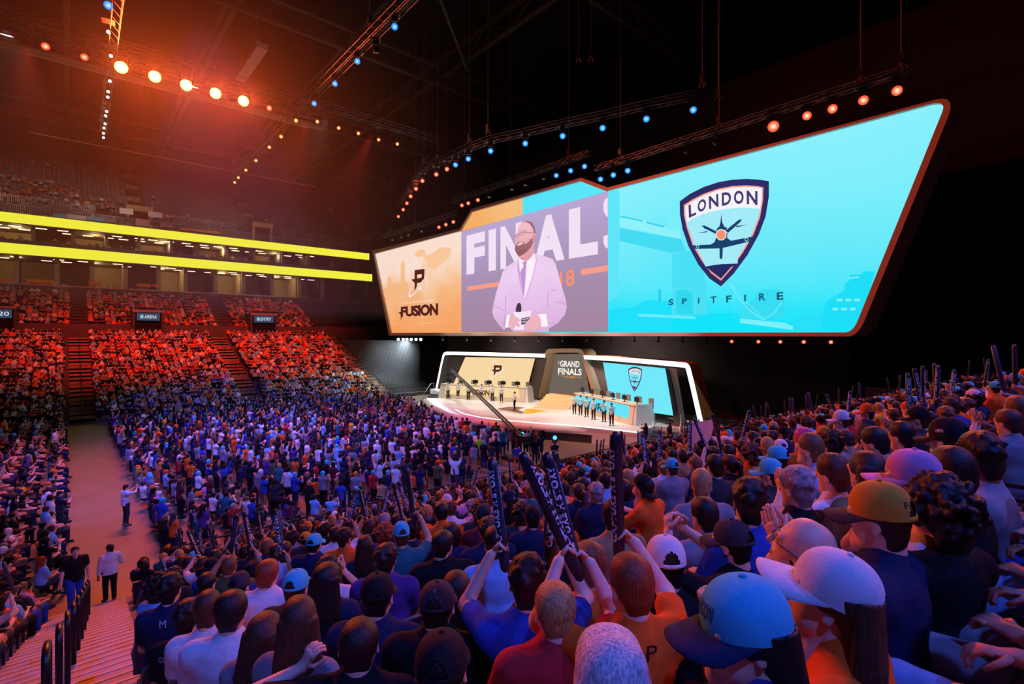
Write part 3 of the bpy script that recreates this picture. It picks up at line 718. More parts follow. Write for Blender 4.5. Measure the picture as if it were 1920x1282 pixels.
b = MB(); n = len(top); b.add(top + [Vector((p.x, p.y, 0)) for p in top], [tuple(range(n)), tuple(range(2 * n - 1, n - 1, -1))] + [(i, n + i, n + (i + 1) % n, (i + 1) % n) for i in range(n)]); b.build('deck', M_WSTAGE, stg)
b = MB(); m = len(E_); mid = [(p * .45 + q * .55) + Vector((0, 0, .13)) for p, q in zip(E_, Lp)]
und = [p + (Lp[i] - E_[i]).normalized() * -.25 + Vector((0, 0, -.34)) for i, p in enumerate(Lp)]
b.add([p + Vector((0, 0, .01)) for p in E_] + mid + Lp + und, [(r * m + i, r * m + i + 1, (r + 1) * m + i + 1, (r + 1) * m + i) for r in range(3) for i in range(m - 1)]); b.build('apron', M_WSTAGE, stg, True)
b = MB(); b.tube([p + Vector((0, 0, .02)) for p in E_[2:]], .045, 6); b.build('rim_light', M_STRIP, stg, True)
b = MB(); lo_ = [Vector((p.x, p.y, 0)) for p in und]; b.add(und + lo_, [(i, i + 1, m + i + 1, m + i) for i in range(m - 1)]); b.build('skirt', M_DGREY, stg)
cs = lambda x, y: (780 + x / 6.41, 640 + y / 6.41)
def decal(nm, L, col, lay):
    b = MB(); b.add([on_z(*cs(*p), DZ + .004 * lay) for p in L], [tuple(range(len(L)))]); return b.build(nm, mat('decal_' + nm, hexc(col), .4), stg, fix=False)
decal('floor_print_brown', [(978, 806), (1120, 783), (1225, 784), (1322, 797), (1262, 806), (1225, 820), (1312, 858), (1262, 864), (1130, 840), (1010, 818)], '#6b4030', 1)
decal('floor_print_yellow', [(1312, 812), (1395, 806), (1568, 836), (1360, 868), (1296, 866)], '#e6b420', 1)
decal('floor_print_grey', [(925, 815), (970, 814), (1120, 845), (1290, 872), (1282, 882), (1090, 850)], '#b7b2aa', 1)
# steps at the centre
sa, sb = on_z(1001, 766, DZ), on_z(1066, 768, DZ)
bk = Vector((-.42, .91, 0))
M_STEPG = mat('stage_step', (.85, .66, .42), .4)
stp = thing('stage_steps', 'wide cream steps below the centre portal of the stage', 'steps', sa)
for k in range(6):
    o_ = bk * (.62 * k); z = .165
    L = [sa + o_, sb + o_, sb + bk * 5.2, sa + bk * 5.2]
    b = MB(); b.add([p - sa + Vector((0, 0, z * k)) for p in L] + [p - sa + Vector((0, 0, z * (k + 1))) for p in L], [(3, 2, 1, 0), (4, 5, 6, 7), (0, 1, 5, 4), (1, 2, 6, 5), (2, 3, 7, 6), (3, 0, 4, 7)])
    s_ = b.build('step', M_STEPG, stp)
    b = MB(); b.add([p - sa + Vector((0, 0, z * k + .05)) - bk * .012 for p in L[:2]] + [p - sa + Vector((0, 0, z * k + .085)) - bk * .012 for p in L[:2]], [(0, 1, 3, 2)]); b.build('step_light', emat('step_led', '#ffb066', 2.0), s_)
# ---- centre portal and arch
def px_y(px, pts):      # distance in Y along an arch, from photo column
    for (a, ya), (c, yc) in zip(pts, pts[1:]):
        if px <= c: return ya + (yc - ya) * (px - a) / (c - a)
    return pts[-1][1]
AR = [(800, 36.0), (1024, 38.2), (1096, 38.2), (1330, 35.2)]
def arch(name, label, path, w, depth, msolid, mlight, outer_m):
    o = thing(name, label, 'stage arch')
    P = [on_y(x, y, px_y(x, AR)) for x, y in path]
    n = len(P); A, B = [], []
    for i in range(n):
        d = (P[min(i + 1, n - 1)] - P[max(i - 1, 0)]).normalized()
        nn = Vector((0, -1, 0)).cross(d).normalized()
        A.append(P[i] + nn * w); B.append(P[i] - nn * w)
    C = [p + Vector((0, depth, 0)) for p in A]; D = [p + Vector((0, depth, 0)) for p in B]
    MB().add(A + B, [(i, i + 1, n + i + 1, n + i) for i in range(n - 1)]).build('light_face', mlight, o, fix=False)
    MB().add(A + C, [(i, i + 1, n + i + 1, n + i) for i in range(n - 1)]).build('outer_side', outer_m, o, fix=False)
    MB().add(B + D, [(i, i + 1, n + i + 1, n + i) for i in range(n - 1)]).build('inner_side', msolid, o, fix=False)
    MB().add(C + D, [(i, i + 1, n + i + 1, n + i) for i in range(n - 1)]).build('back_face', msolid, o, fix=False)
    return o
arch('light_arch', 'white glowing stage arch leg and beam behind the orange team desk', [(818, 730), (826, 690), (831, 668)] + rounded((832.5, 662.5), (831.5, 667), (838, 662)) + [(860, 662.5), (920, 664), (980, 665.5), (1022, 666.8)], .20, 1.0, M_GREYP, M_STRIP, M_ORLIT)
arch('light_arch', 'white glowing stage arch leg and beam behind the blue team desk', [(1094, 669.5), (1140, 672), (1200, 676.5), (1260, 682), (1283, 684.2)] + rounded((1289, 685), (1284, 684.3), (1291, 693)) + [(1300, 730), (1314, 792)], .20, 1.6, M_GREYP, M_STRIP, M_ORLIT)
por = arch('stage_portal', 'cream trapezoid portal frame at the centre of the stage', [(1009, 746), (1015, 712), (1023, 668)] + rounded((1025.5, 657.5), (1023.6, 664), (1031, 657.3)) + [(1060, 657)] + rounded((1091, 658), (1083, 657.4), (1093, 666)) + [(1103, 700), (1116, 745)], .20, 1.8, mat('portal_inner', (.62, .50, .30), .4), M_CREAM, M_CREAM)
gs = lambda x, y: (1040 + x / 5.83, 640 + y / 5.83)
def ledwall(name, label, corners, m, fnlogo=None):
    """corners: (px,py,Y) tl,tr,br,bl"""
    o = thing(name, label, 'display')
    A, B = on_y(*corners[0]), on_y(*corners[1])
    nn = Vector((B.y - A.y, -(B.x - A.x), 0)).normalized()
    def on_wall(px, py, off=0.0):
        d = ray(px, py); t = (A + nn * off).dot(nn) / d.dot(nn)
        return Vector((d.x * t, d.y * t, max(CAM_H + d.z * t, DZ + .02)))
    Q = [on_wall(x, y) for x, y, Y in corners]
    MB().add(Q + [p - nn * .3 for p in Q], [(0, 1, 2, 3), (7, 6, 5, 4), (0, 4, 5, 1), (1, 5, 6, 2), (2, 6, 7, 3), (3, 7, 4, 0)]).build('cabinet', M_DGREY, o)
    MB().add([p + nn * .03 for p in Q], [(0, 1, 2, 3)]).build('display_panel', m, o, fix=False)
    def fn(px, py, lay=1):
        return on_wall(px, py, .045 + .012 * lay)
    return o, fn
lf, fnL = ledwall('stage_display', 'pale orange stage display with a team emblem behind the left desk', [(873, 669, 37.0), (1003.5, 672, 37.8), (984, 750, 37.8), (846, 750, 37.0)], emat('led_peach', '#f8d7a3', 1.0))
rt, fnR = ledwall('stage_display', 'bright cyan stage display with a winged aircraft shield', [(1131, 679, 38.7), (1248, 690.5, 34.2), (1263, 779, 34.2), (1146, 762, 38.7)], emat('led_cyan', '#72e9fb', 1.0))
ct, fnC = ledwall('stage_display', 'dark grey stage display reading GRAND FINALS inside the portal', [(1036, 664, 39.4), (1094, 663, 39.4), (1108, 748, 39.4), (1020, 748, 39.4)], emat('led_grey', '#6e645c', 1.0))
def Lg(x, y):   # emblem of the big screen reduced onto the left display (undo the slant of the big screen)
    u = (x - 410) / 270.; v = (y - 305 + (x - 410) * .16) / 455.
    return (915 + u * 34, 674 + v * 35.5)
def drawL(L): return [Lg(*p) for p in L]
for A_, B_2 in ((E1, E1b), (E2, E2b)):
    draw_band('emblem_ring', drawL(A_), drawL(B_2), '#fdf0df', lf, 1, fnL)
for q in PM: draw('emblem_letter', drawL(q), '#5a2a20', lf, 3, fnL)
def Rg(x, y):
    y2 = y + (x - 130) * .225 - 40
    return (1178 + (x - 130) / 631. * 25.5, 692 + (y2 - 250) / 640. * 40)
T = lambda L: [Rg(*p) for p in L]
for nm, L, c, ly in (('shield_border', SH_OUT, '#3c4170', 1), ('shield_line', SH_COR, '#d99a98', 2), ('shield_field', SH_IN, '#f2f6fa', 3), ('shield_sky', SH_SKY, '#7fe6f8', 4), ('shield_sea', SH_SEA, '#4a4a82', 5)):
    draw(nm, T(L), c, rt, ly, fnR)
for nm, L in PLN: draw(nm, T(L), '#1d5f86', rt, 5, fnR)
draw('spinner', T(ell(423, 528, 34, 0, 0, 36, 16)), '#d8d4d6', rt, 6, fnR)
for ch, q in zip('LONDON', LON): draw_text('lettering', ch, [Rg(*p) for p in q], '#5a5480', rt, 6, fnR, bold=.03)
draw_text('lettering', 'GRAND', [gs(58, 208), gs(272, 216), gs(58, 276), gs(272, 284)], '#f5efe8', ct, 1, fnC, bold=.03)
draw_text('lettering', 'FINALS', [gs(36, 288), gs(296, 300), gs(36, 360), gs(296, 372)], '#f5efe8', ct, 1, fnC, bold=.03)
draw_text('lettering', 'NYC 2018', [gs(112, 372), gs(214, 378), gs(112, 400), gs(214, 406)], '#e39a45', ct, 1, fnC)
draw_text('lettering', 'THE', [gs(36, 260), gs(36, 212), gs(50, 260), gs(50, 212)], '#c9c2ba', ct, 1, fnC)
stroke('underline', [gs(36, 374), gs(104, 378)], .9, '#e39a45', ct, 1, fnC); stroke('underline', [gs(220, 386), gs(296, 393)], .9, '#e39a45', ct, 1, fnC)
# grey wings beside the displays
for nm, lb, L in (('stage_flat', 'tall grey flat at the outer end of the orange display', [(838, 668, 37.2), (872, 669, 37.2), (846, 752, 37.2), (826, 752, 37.2)]), ('stage_flat', 'tall grey flat between the orange display and the portal', [(1004, 672, 38), (1023, 672, 38), (1008, 752, 38), (986, 752, 38)]), ('stage_flat', 'grey flat between the portal and the cyan display', [(1096, 672, 38.9), (1131, 678, 38.9), (1146, 760, 38.9), (1114, 760, 38.9)]), ('stage_flat', 'dark grey flat at the outer end of the cyan display', [(1250, 690, 34.6), (1266, 692, 34.6), (1284, 800, 34.6), (1264, 800, 34.6)])):
    Q = [on_y(*p) for p in L]
    for p in Q: p.z = max(p.z, DZ + .01)
    tag(MB().add(Q + [p + Vector((0, .2, 0)) for p in Q], [(0, 1, 2, 3), (7, 6, 5, 4), (0, 4, 5, 1), (1, 5, 6, 2), (2, 6, 7, 3), (3, 7, 4, 0)]).build(nm, M_GREYP), lb, 'stage flat')
# ---- player desks
def desk(label, f0, f1, hgt, dep, endw, panel_m, txt, tcol, txr):
    """front bottom corners on the deck (left, right seen from the audience)"""
    o = thing('player_desk', label, 'desk', f0)
    d = (f1 - f0); L = d.length; ux = d.normalized(); uy = Vector((-ux.y, ux.x, 0))
    def P(a, b, c): return ux * a + uy * b + Vector((0, 0, c))
    rk = .28
    def slab(a0, a1, b0, b1, z0, z1, r0=0., r1=0.):
        return [P(a0, b0 + r0, z0), P(a1, b0 + r0, z0), P(a1, b1, z0), P(a0, b1, z0), P(a0, b0 + r1, z1), P(a1, b0 + r1, z1), P(a1, b1, z1), P(a0, b1, z1)]
    FS = [(3, 2, 1, 0), (4, 5, 6, 7), (0, 1, 5, 4), (1, 2, 6, 5), (2, 3, 7, 6), (3, 0, 4, 7)]
    MB().add(slab(0, L, 0, dep, 0, hgt - .05, 0, rk), FS).build('body', M_CREAM, o)
    MB().add(slab(-.05, L + .05, rk - .05, dep, hgt - .05, hgt), FS).build('desk_top', M_CREAM, o)
    v = [P(endw, .09 - .02 + .0, .14), P(L - endw, .07, .14), P(L - endw * 1.5, rk - .02, hgt - .1), P(endw * 1.2, rk - .02, hgt - .1)]
    v = [p - uy * .03 for p in v]
    MB().add(v, [(0, 1, 2, 3)]).build('display_panel', panel_m, o, fix=False)
    for s_, a in ((0, -.9), (1, L)):
        w = [P(a + (.5 if s_ == 0 else 0), .1, 0), P(a + .9 - (.5 if s_ else 0), .1, 0), P(a + .9 - (.5 if s_ else 0), dep + .3, 0), P(a + (.5 if s_ == 0 else 0), dep + .3, 0)]
        q = [P(a + (.0 if s_ == 1 else .75), .35, hgt + .05), P(a + (.15 if s_ else .9), .35, hgt + .05), P(a + (.15 if s_ else .9), dep + .3, hgt + .05), P(a + (.0 if s_ == 1 else .75), dep + .3, hgt + .05)]
        MB().add(w + q, FS).build('end_block', M_WSTAGE, o)
    V, Fs = text_pts(txt, (txr[0] * L, txr[1] * L, .50, 1.12), 1.0, .04)
    MB().add([P(x, (z / hgt) * rk - .09, z) for x, z in V], Fs).build('lettering', emat('print_' + tcol.lstrip('#'), tcol), o, fix=False)
    return o, P, L
dl, PL, LL = desk('cream gaming desk with pale orange front reading FUSION', on_z(826, 746, DZ), on_z(983, 755, DZ), 1.5, 1.5, .5, emat('desk_peach', '#f9d9a0', 1.0), 'FUSION', '#6b3a26', (.36, .60))
dr, PR, LR = desk('cream gaming desk with cyan front reading SPITFIRE', on_z(1072, 768, DZ), on_z(1184, 797.5, DZ), 1.5, 1.5, .4, emat('desk_cyan', '#66e4f8', 1.0), 'SPITFIRE', '#1f5f7d', (.10, .62))
# monitors on the desks and players' chairs behind
def monitor_on(P, o, a, lb, grp):
    t = thing('monitor', lb, 'monitor', o.location + P(a, .85, 1.5), math.atan2(P(1, 0, 0).y, P(1, 0, 0).x), grp)
    MB().box((0, 0, .36), (.58, .05, .36)).build('screen', M_BLACKM, t); MB().box((0, .03, .12), (.06, .05, .24)).build('stand_neck', M_BLACKM, t); MB().box((0, .05, .012), (.26, .2, .024)).build('stand_foot', M_BLACKM, t)
    MB().tube([(-.05, 0, .54), (0, 0, .62), (.06, 0, .58)], .03, 6).build('camera', M_BLACKM, t)
for i in range(6):
    monitor_on(PL, dl, .6 + i * (LL - 1.4) / 5.2, 'black computer monitor on the desk reading FUSION', 'monitors on the orange desk')
    monitor_on(PR, dr, .5 + i * (LR - 1.0) / 5.0, 'black computer monitor on the desk reading SPITFIRE', 'monitors on the cyan desk')
for (P, o, L, lb, gp) in ((PL, dl, LL, 'grey gaming chair behind the desk reading FUSION', 'gaming chairs on the orange side'), (PR, dr, LR, 'grey gaming chair behind the desk reading SPITFIRE', 'gaming chairs on the cyan side')):
    for i in range(6):
        t = thing('gaming_chair', lb, 'chair', o.location + P(1.25 + i * (L - 1.4) / 5.2, 1.95, .45), math.atan2(P(1, 0, 0).y, P(1, 0, 0).x), gp)
        MB().box((0, .22, 1.05), (.50, .10, .80)).build('backrest', mat('chair_grey', (.33, .32, .32), .6), t); MB().box((0, 0, .5), (.5, .5, .1)).build('seat', MATS['chair_grey'], t)
        MB().tube([(0, 0, .06), (0, 0, .46)], .04, 6).build('column', M_BLACKM, t); MB().box((0, 0, .04), (.5, .08, .06)).box((0, 0, .04), (.08, .5, .06)).build('base', M_BLACKM, t)
# ---- side stairs with rails
def side_stairs(lb, p0, d, w, n=4):
    o = thing('stage_stairs', lb, 'stairs', (p0.x, p0.y, 0))
    sd = Vector((-d.y, d.x, 0))
    for k in range(n):
        z = DZ - (k + 1) * DZ / (n + 1); a = .34 * k
        L = [d * a - sd * w / 2, d * (a + .36) - sd * w / 2, d * (a + .36) + sd * w / 2, d * a + sd * w / 2]
        MB().add([p for p in L] + [p + Vector((0, 0, z)) for p in L], [(3, 2, 1, 0), (4, 5, 6, 7), (0, 1, 5, 4), (1, 2, 6, 5), (2, 3, 7, 6), (3, 0, 4, 7)]).build('step', M_GREYP, o)
    for s_ in (-1, 1):
        e = d * (.34 * n) + sd * s_ * w / 2; t0 = sd * s_ * w / 2 - d * .4
        MB().tube([t0 + Vector((0, 0, DZ)), t0 + Vector((0, 0, DZ + 1.0)), d * .1 + sd * s_ * w / 2 + Vector((0, 0, DZ + 1.0)), e + Vector((0, 0, 1.0)), e], .03, 6).build('rail', M_STEEL, o, True)
side_stairs('grey stairs with a tubular rail by the orange desk end', Vector((-52.6, 34.0, DZ)), Vector((.25, -.97, 0)).normalized(), 2.4)
side_stairs('grey stairs with a tubular rail by the blue desk end', Vector((-20.9, 33.3, DZ)), Vector((.45, -.89, 0)).normalized(), 1.9)
# ---- black masking behind and beside the stage
struct('wall_drape', MB().bx(-64, -12, 43.0, 43.3, 0, 8.4), mat('drape_lit', (.05, .044, .046), .9, noise=.2, nscale=.7))  # light on the lower drape put into a paler colour, upper one stays black
struct('wall_drape_upper', MB().bx(-64, 6, 43.4, 43.6, 0, 30), M_BLACK)
struct('wall_drape_side', MB().bx(-8.0, 6.0, 31.2, 31.5, 0, 5.2), M_BLACK)
# ---- blue floor lamps in front of the apron
for i, (x, y) in enumerate(((928, 807), (979, 813), (1040, 820), (1160, 829))):
    p = on_z(x, y, .35)
    o = thing('floor_lamp', 'small blue floor lamp at the foot of the stage', 'lamp', (p.x, p.y, 0), CAM_ANG, 'blue lamps in front of the stage')
    MB().box((0, 0, .12), (.36, .30, .24)).build('base', M_BLACKM, o); MB().lathe([(.12, 0), (.17, .12), (.17, .2)], 14, (0, 0, .38), Matrix.Rotation(pi / 2, 3, 'X')).build('head', M_BLACKM, o)
    MB().lathe([(.0, .0), (.15, .0), (.15, .01), (0, .012)], 14, (0, -.205, .38), Matrix.Rotation(pi / 2, 3, 'X')).build('lens', emat('lens_blue_low', (.03, .45, 1.0), 3.0), o)
# loudspeakers under the apron
for i, (x, y) in enumerate(((1010, 822), (1085, 826), (1120, 828), (890, 812))):
    p = on_z(x, y, 0)
    o = thing('loudspeaker', 'black subwoofer cabinet standing under the stage rim', 'speaker', (p.x, p.y, 0), .1 + .1 * i, 'subwoofers along the stage')
    MB().box((0, 0, .36), (1.1, .8, .72)).build('cabinet', M_BLACKM, o)
    MB().box((0, -.41, .36), (1.0, .03, .62)).build('grille', M_DGREY, o)
# ---- camera crane
cb, ctip = Vector((-24.6, 21.6, 1.9)), on_y(846, 693, 30.5)
cr = thing('camera_crane', 'long dark camera crane swung across the stage', 'crane', (cb.x, cb.y, 0))
dv = (ctip - cb); off = Vector((0, 0, .0))
for s_ in (-.11, .11):
    MB().tube([cb - dv * .07 - Vector((cb.x, cb.y, s_)), ctip - Vector((cb.x, cb.y, s_))], .07, 6).build('boom', M_BLACKM, cr)
MB().tube([(0, 0, 0), (0, 0, 1.95)], .09, 8).build('pedestal', M_BLACKM, cr); MB().box((0, 0, .1), (1.2, 1.2, .2)).build('dolly', M_BLACKM, cr)
q = cb - dv * .09 - Vector((cb.x, cb.y, 0)); MB().box(q, (.5, .5, .4)).build('counterweight', M_BLACKM, cr)
q = ctip - Vector((cb.x, cb.y, 0)); MB().box(q + Vector((-.15, 0, -.45)), (.5, .35, .4)).build('camera_head', M_DGREY, cr); MB().tube([q, q + Vector((-.1, 0, -.5))], .06, 6).build('head_post', M_TRUSS, cr)
MB().tube([q + Vector((-.1, 0, -.45)), q + Vector((-.6, -.2, -.55))], .09, 8).build('lens', M_BLACKM, cr)
# ================================================================== lighting rig
def lens_mat(name, core, rim, s):
    if name in MATS: return MATS[name]
    m = bpy.data.materials.new(name); m.use_nodes = True; nt = m.node_tree; b = nt.nodes['Principled BSDF']
    b.inputs['Base Color'].default_value = (.02, .02, .02, 1)
    tc = nt.nodes.new('ShaderNodeTexCoord'); ln = nt.nodes.new('ShaderNodeVectorMath'); ln.operation = 'LENGTH'
    mp = nt.nodes.new('ShaderNodeVectorMath'); mp.operation = 'MULTIPLY'; mp.inputs[1].default_value = (1, 1, 0)
    nt.links.new(tc.outputs['Object'], mp.inputs[0]); nt.links.new(mp.outputs[0], ln.inputs[0])
    mr = nt.nodes.new('ShaderNodeMapRange'); mr.inputs['From Min'].default_value = .02; mr.inputs['From Max'].default_value = .17
    nt.links.new(ln.outputs['Value'], mr.inputs['Value'])
    mx = nt.nodes.new('ShaderNodeMix'); mx.data_type = 'RGBA'; mx.inputs[6].default_value = (*core, 1); mx.inputs[7].default_value = (*rim, 1)
    nt.links.new(mr.outputs[0], mx.inputs[0]); nt.links.new(mx.outputs[2], b.inputs['Emission Color']); b.inputs['Emission Strength'].default_value = s
    MATS[name] = m; return m
M_LRED = lens_mat('lens_red', (1.0, .62, .42), (1.0, .07, .02), 1.6)
M_LHOT = lens_mat('lens_hot', (1.0, .95, .70), (1.0, .50, .08), 8.0)
M_LBLU = lens_mat('lens_blue', (.45, .90, 1.0), (.0, .26, 1.0), 1.15)
M_LWHT = lens_mat('lens_white', (1, 1, 1), (.6, .8, 1.0), 6.0)
M_LAMB = lens_mat('lens_amber', (1, .8, .5), (1.0, .25, .04), 1.6)
fx_yoke = MB().tube([(-.25, 0, .45), (-.25, 0, 0), (-.25, 0, -.02)], .03, 6).tube([(.25, 0, .45), (.25, 0, 0), (.25, 0, -.02)], .03, 6).box((0, 0, .46), (.56, .12, .10)).mesh('yoke'); fx_yoke.materials.append(M_BLACKM)
fx_base = MB().box((0, 0, .60), (.40, .32, .20)).mesh('clamp_box'); fx_base.materials.append(M_BLACKM)
fx_body = MB().lathe([(.10, -.26), (.19, -.22), (.21, .0), (.23, .20), (.24, .22)], 16).mesh('head', True); fx_body.materials.append(M_BLACKM)
fx_lens = {}
def fixture(p, aim, kind, grp, lb, s=1.0, ztop=None):
    """moving light hanging below p, lens towards aim"""
    o = thing('stage_light', lb, 'stage light', p, 0, grp)
    o.scale = (s, s, s)
    v = Vector(aim) - Vector(p)
    o.rotation_euler = (0, 0, math.atan2(v.y, v.x) - pi / 2)
    el = math.atan2(v.z, math.hypot(v.x, v.y))
    link('yoke', fx_yoke, None, o); link('clamp_box', fx_base, None, o)
    hd = link('head', fx_body, None, o, (0, 0, 0), (el - pi / 2, 0, 0))     # local +Z of the head points along the beam
    hd.rotation_euler = (-(pi / 2 - el), 0, 0)
    if ztop and (ztop - p[2]) / s > .71:
        MB().tube([(0, 0, .69), (0, 0, (ztop - p[2]) / s)], .04, 6).box((0, 0, (ztop - p[2] + .01) / s), (.72 / s, .72 / s, .05 / s)).build('clamp', M_BLACKM, o)
    if kind not in fx_lens:
        fx_lens[kind] = MB().lathe([(0.0, 0), (.12, 0), (.235, 0), (.235, .012), (.12, .02), (0.0, .022)], 20).mesh('lens', True)
        fx_lens[kind].materials.append({'red': M_LRED, 'hot': M_LHOT, 'blue': M_LBLU, 'white': M_LWHT, 'amber': M_LAMB, 'off': mat('dead_lens', (.25, .25, .26), .15)}[kind])
    link('lens', fx_lens[kind], None, hd, (0, 0, .225))
    return o
def truss(lb, pts, w=.5, grp=None, step=1.0):
    o = thing('lighting_truss', lb, 'truss', (0, 0, 0), 0, grp)
    sub_ = []
    for p, q in zip(pts, pts[1:]):
        k_ = max(1, int((Vector(q) - Vector(p)).length / 1.0)); sub_ += [Vector(p).lerp(Vector(q), j_ / k_) for j_ in range(k_)]
    sub_.append(Vector(pts[-1])); pts0 = pts; pts = sub_
    for a, b_ in ((-1, -1), (1, -1), (1, 1), (-1, 1)):
        L = []
        for i, p in enumerate(pts):
            d = (Vector(pts[min(i + 1, len(pts) - 1)]) - Vector(pts[max(i - 1, 0)])).normalized(); sd = d.cross(Vector((0, 0, 1))).normalized()
            L.append(Vector(p) + sd * a * w / 2 + Vector((0, 0, b_ * w / 2)))
        MB().tube(L, .03, 6).build('chord', M_TRUSS, o, True)
    lat = MB(); pts = pts0
    for p, q in zip(pts, pts[1:]):
        p, q = Vector(p), Vector(q); d = (q - p); n = max(1, int(d.length / step)); sd = d.normalized().cross(Vector((0, 0, 1))).normalized()
        for k in range(n):
            c0 = p + d * k / n; c1 = p + d * (k + 1) / n
            for a in (-1, 1):
                lat.tube([c0 + sd * a * w / 2 + Vector((0, 0, -w / 2)), c1 + sd * a * w / 2 + Vector((0, 0, w / 2))], .016, 4, False)
            lat.tube([c0 - sd * w / 2 + Vector((0, 0, -w / 2)), c1 + sd * w / 2 + Vector((0, 0, -w / 2))], .016, 4, False)
    tag(lat.build('lattice', M_TRUSS, o, fix=False), kind='stuff')
    return o
def hoist(p, top, lb):
    o = thing('chain_hoist', lb, 'hoist', p, 0, 'chain hoists of the rig')
    MB().tube([(0, 0, .5), (0, 0, top - p[2])], .025, 5).build('chain', mat('chain', (.35, .25, .22), .5, metal=.6), o)
    MB().box((0, 0, .3), (.3, .25, .45)).build('motor', M_BLACKM, o); MB().tube([(-.3, 0, -.25), (0, 0, .12), (.3, 0, -.25)], .03, 5).tube([(0, -.3, -.25), (0, 0, .12), (0, .3, -.25)], .03, 5).build('sling', mat('sling', (.35, .12, .06), .8), o)
CAMP = Vector((0, 0, CAM_H))
# 1: truss along Y above the floor, the five blinding lamps and their neighbours
X1, Z1 = -48.1, 28.0
truss('black truss above the floor carrying the bright red lamps', [(X1, -8, Z1 + 1.6), (X1, 32, Z1 + 1.6)], .6)
for px, py, k in ((85, 87, 'red'), (158, 107, 'red'), (227, 125, 'hot'), (290, 143, 'hot'), (349, 159, 'hot'), (404, 174, 'hot'), (457, 188, 'hot'), (505, 202, 'red')):
    p = on_z(px, py, Z1); p.x = X1
    fixture(p, CAMP + Vector((-4, 2, 0)), k, 'lamps on the truss above the floor', 'blinding orange stage light on the truss above the floor' if k == 'hot' else 'small red stage light on the truss above the floor', 1.75 if k == 'hot' else 1.0, Z1 + 1.29)
for px, py in ((595, 228), (635, 240), (672, 250), (710, 262), (745, 270)):
    p = on_z(px, py, Z1); fixture(p, CAMP, 'amber', 'lamps on the truss above the floor', 'small amber stage light at the stage end of the floor truss', .7, Z1 + 1.29)
# 2: two trusses running along X
truss('dark truss over the floor aisle', [(-26, 2.2, 28.95), (-66.5, 2.8, 28.95)], .5)
fixture(on_z(203, 10, 28), CAMP, 'blue', 'lamps on the aisle truss', 'blue stage light on the truss over the floor aisle', 1.0, 28.71)
for i, (px, py) in enumerate(((203, 60), (208, 105), (206, 152), (203, 172), (202, 182), (200, 209), (198, 217), (197, 232), (195, 240), (194, 250), (194, 258))):
    fixture(on_z(px, py, 28), CAMP, 'white', 'lamps on the aisle truss', 'tiny white stage light on the truss over the floor aisle', .45, 28.71)
truss('dark truss over the floor crowd with blue and amber lamps', [(-26, 16.1, 28.95), (-74.5, 16.4, 28.95)], .6)
for px, py in ((740, 50), (670, 115), (628, 157), (589, 194)):
    fixture(on_z(px, py, 28), CAMP, 'blue', 'lamps on the crowd truss', 'blue stage light on the truss over the floor crowd', .9, 28.66)
fixture(on_z(705, 93, 28), (-40, 20, 0), 'off', 'lamps on the crowd truss', 'unlit black moving light between blue lamps on the crowd truss', .9, 28.66)
for px, py in ((555, 226), (527, 256), (505, 276), (480, 301), (461, 319), (447, 333), (440, 342)):
    fixture(on_z(px, py, 28), CAMP, 'amber', 'lamps on the crowd truss', 'small amber stage light on the far end of the crowd truss', .75, 28.66)
# 3: curved truss in front of the screen
T3 = [(1310, 203), (1212, 222), (1130, 240), (1055, 255), (985, 270), (920, 283), (878, 297), (854, 309), (830, 319), (795, 333)]
tp = [on_z(x, y, 24) for x, y in T3]
tail = [on_z(x, y, 24) for x, y in ((780, 355), (763, 380), (747, 404))]
truss('curved truss hanging in front of the big screen', [p + Vector((0, 0, 1.0)) for p in tp + tail], .5)
for x, y in ((1300, 206), (1212, 223), (1130, 240), (1055, 255), (985, 269), (920, 283), (878, 298), (854, 309)):
    fixture(on_z(x, y, 24), CAMP, 'blue', 'lamps on the curved truss', 'blue stage light on the curved truss before the screen', 1.0, 24.76)
for x, y in ((838, 317), (818, 327), (792, 339), (780, 354), (770, 368), (763, 381), (756, 393), (747, 406)):
    fixture(on_z(x, y, 24), CAMP, 'red', 'lamps on the curved truss', 'red stage light on the curved truss before the screen', .9, 24.76)
# 4: truss along the top of the screen
for a, c, z, lb in ((-66, -48.0, 21.9, 'beside the raised middle on the orange side'), (-49, -28.3, 23.4, 'over the raised middle of the screen'), (-27.8, -6.2, 21.9, 'above the cyan picture')):
    truss('thin dark truss %s' % lb, [(a, 33.4, z), (c, 33.4, z)], .4)
    for f_ in (.12, .5, .88): hoist((a + (c - a) * f_, 33.4, z + .42), 45.4, 'chain hoist with a thin chain going up to the roof')
for x, y, k, s in ((1450, 237, 'red', 1.2), (1513, 217, 'red', .9), (1561, 204, 'red', .9), (1619, 188, 'red', .9), (1682, 170, 'red', .9), (1043, 329, 'blue', .8), (1070, 320, 'blue', .8), (1096, 312, 'blue', .8), (1126, 336, 'blue', .8), (1150, 328, 'blue', .8), (1177, 320, 'blue', .8), (866, 385, 'red', .75), (878, 381, 'red', .75), (896, 375, 'red', .75), (823, 426, 'red', .75), (836, 421, 'red', .75), (850, 416, 'red', .75)):
    col = {'hot': 'blinding orange', 'red': 'red', 'blue': 'blue'}[k]
    where = 'above the cyan picture' if x > 1110 else ('over the raised middle of the screen' if x > 860 else 'above the orange picture')
    fixture(on_y(x, y, 33.4), CAMP, k, 'lamps along the top of the screen', '%s stage light %s' % (col, where), s * 1.15, 23.21 if where.startswith('over') else 21.71)
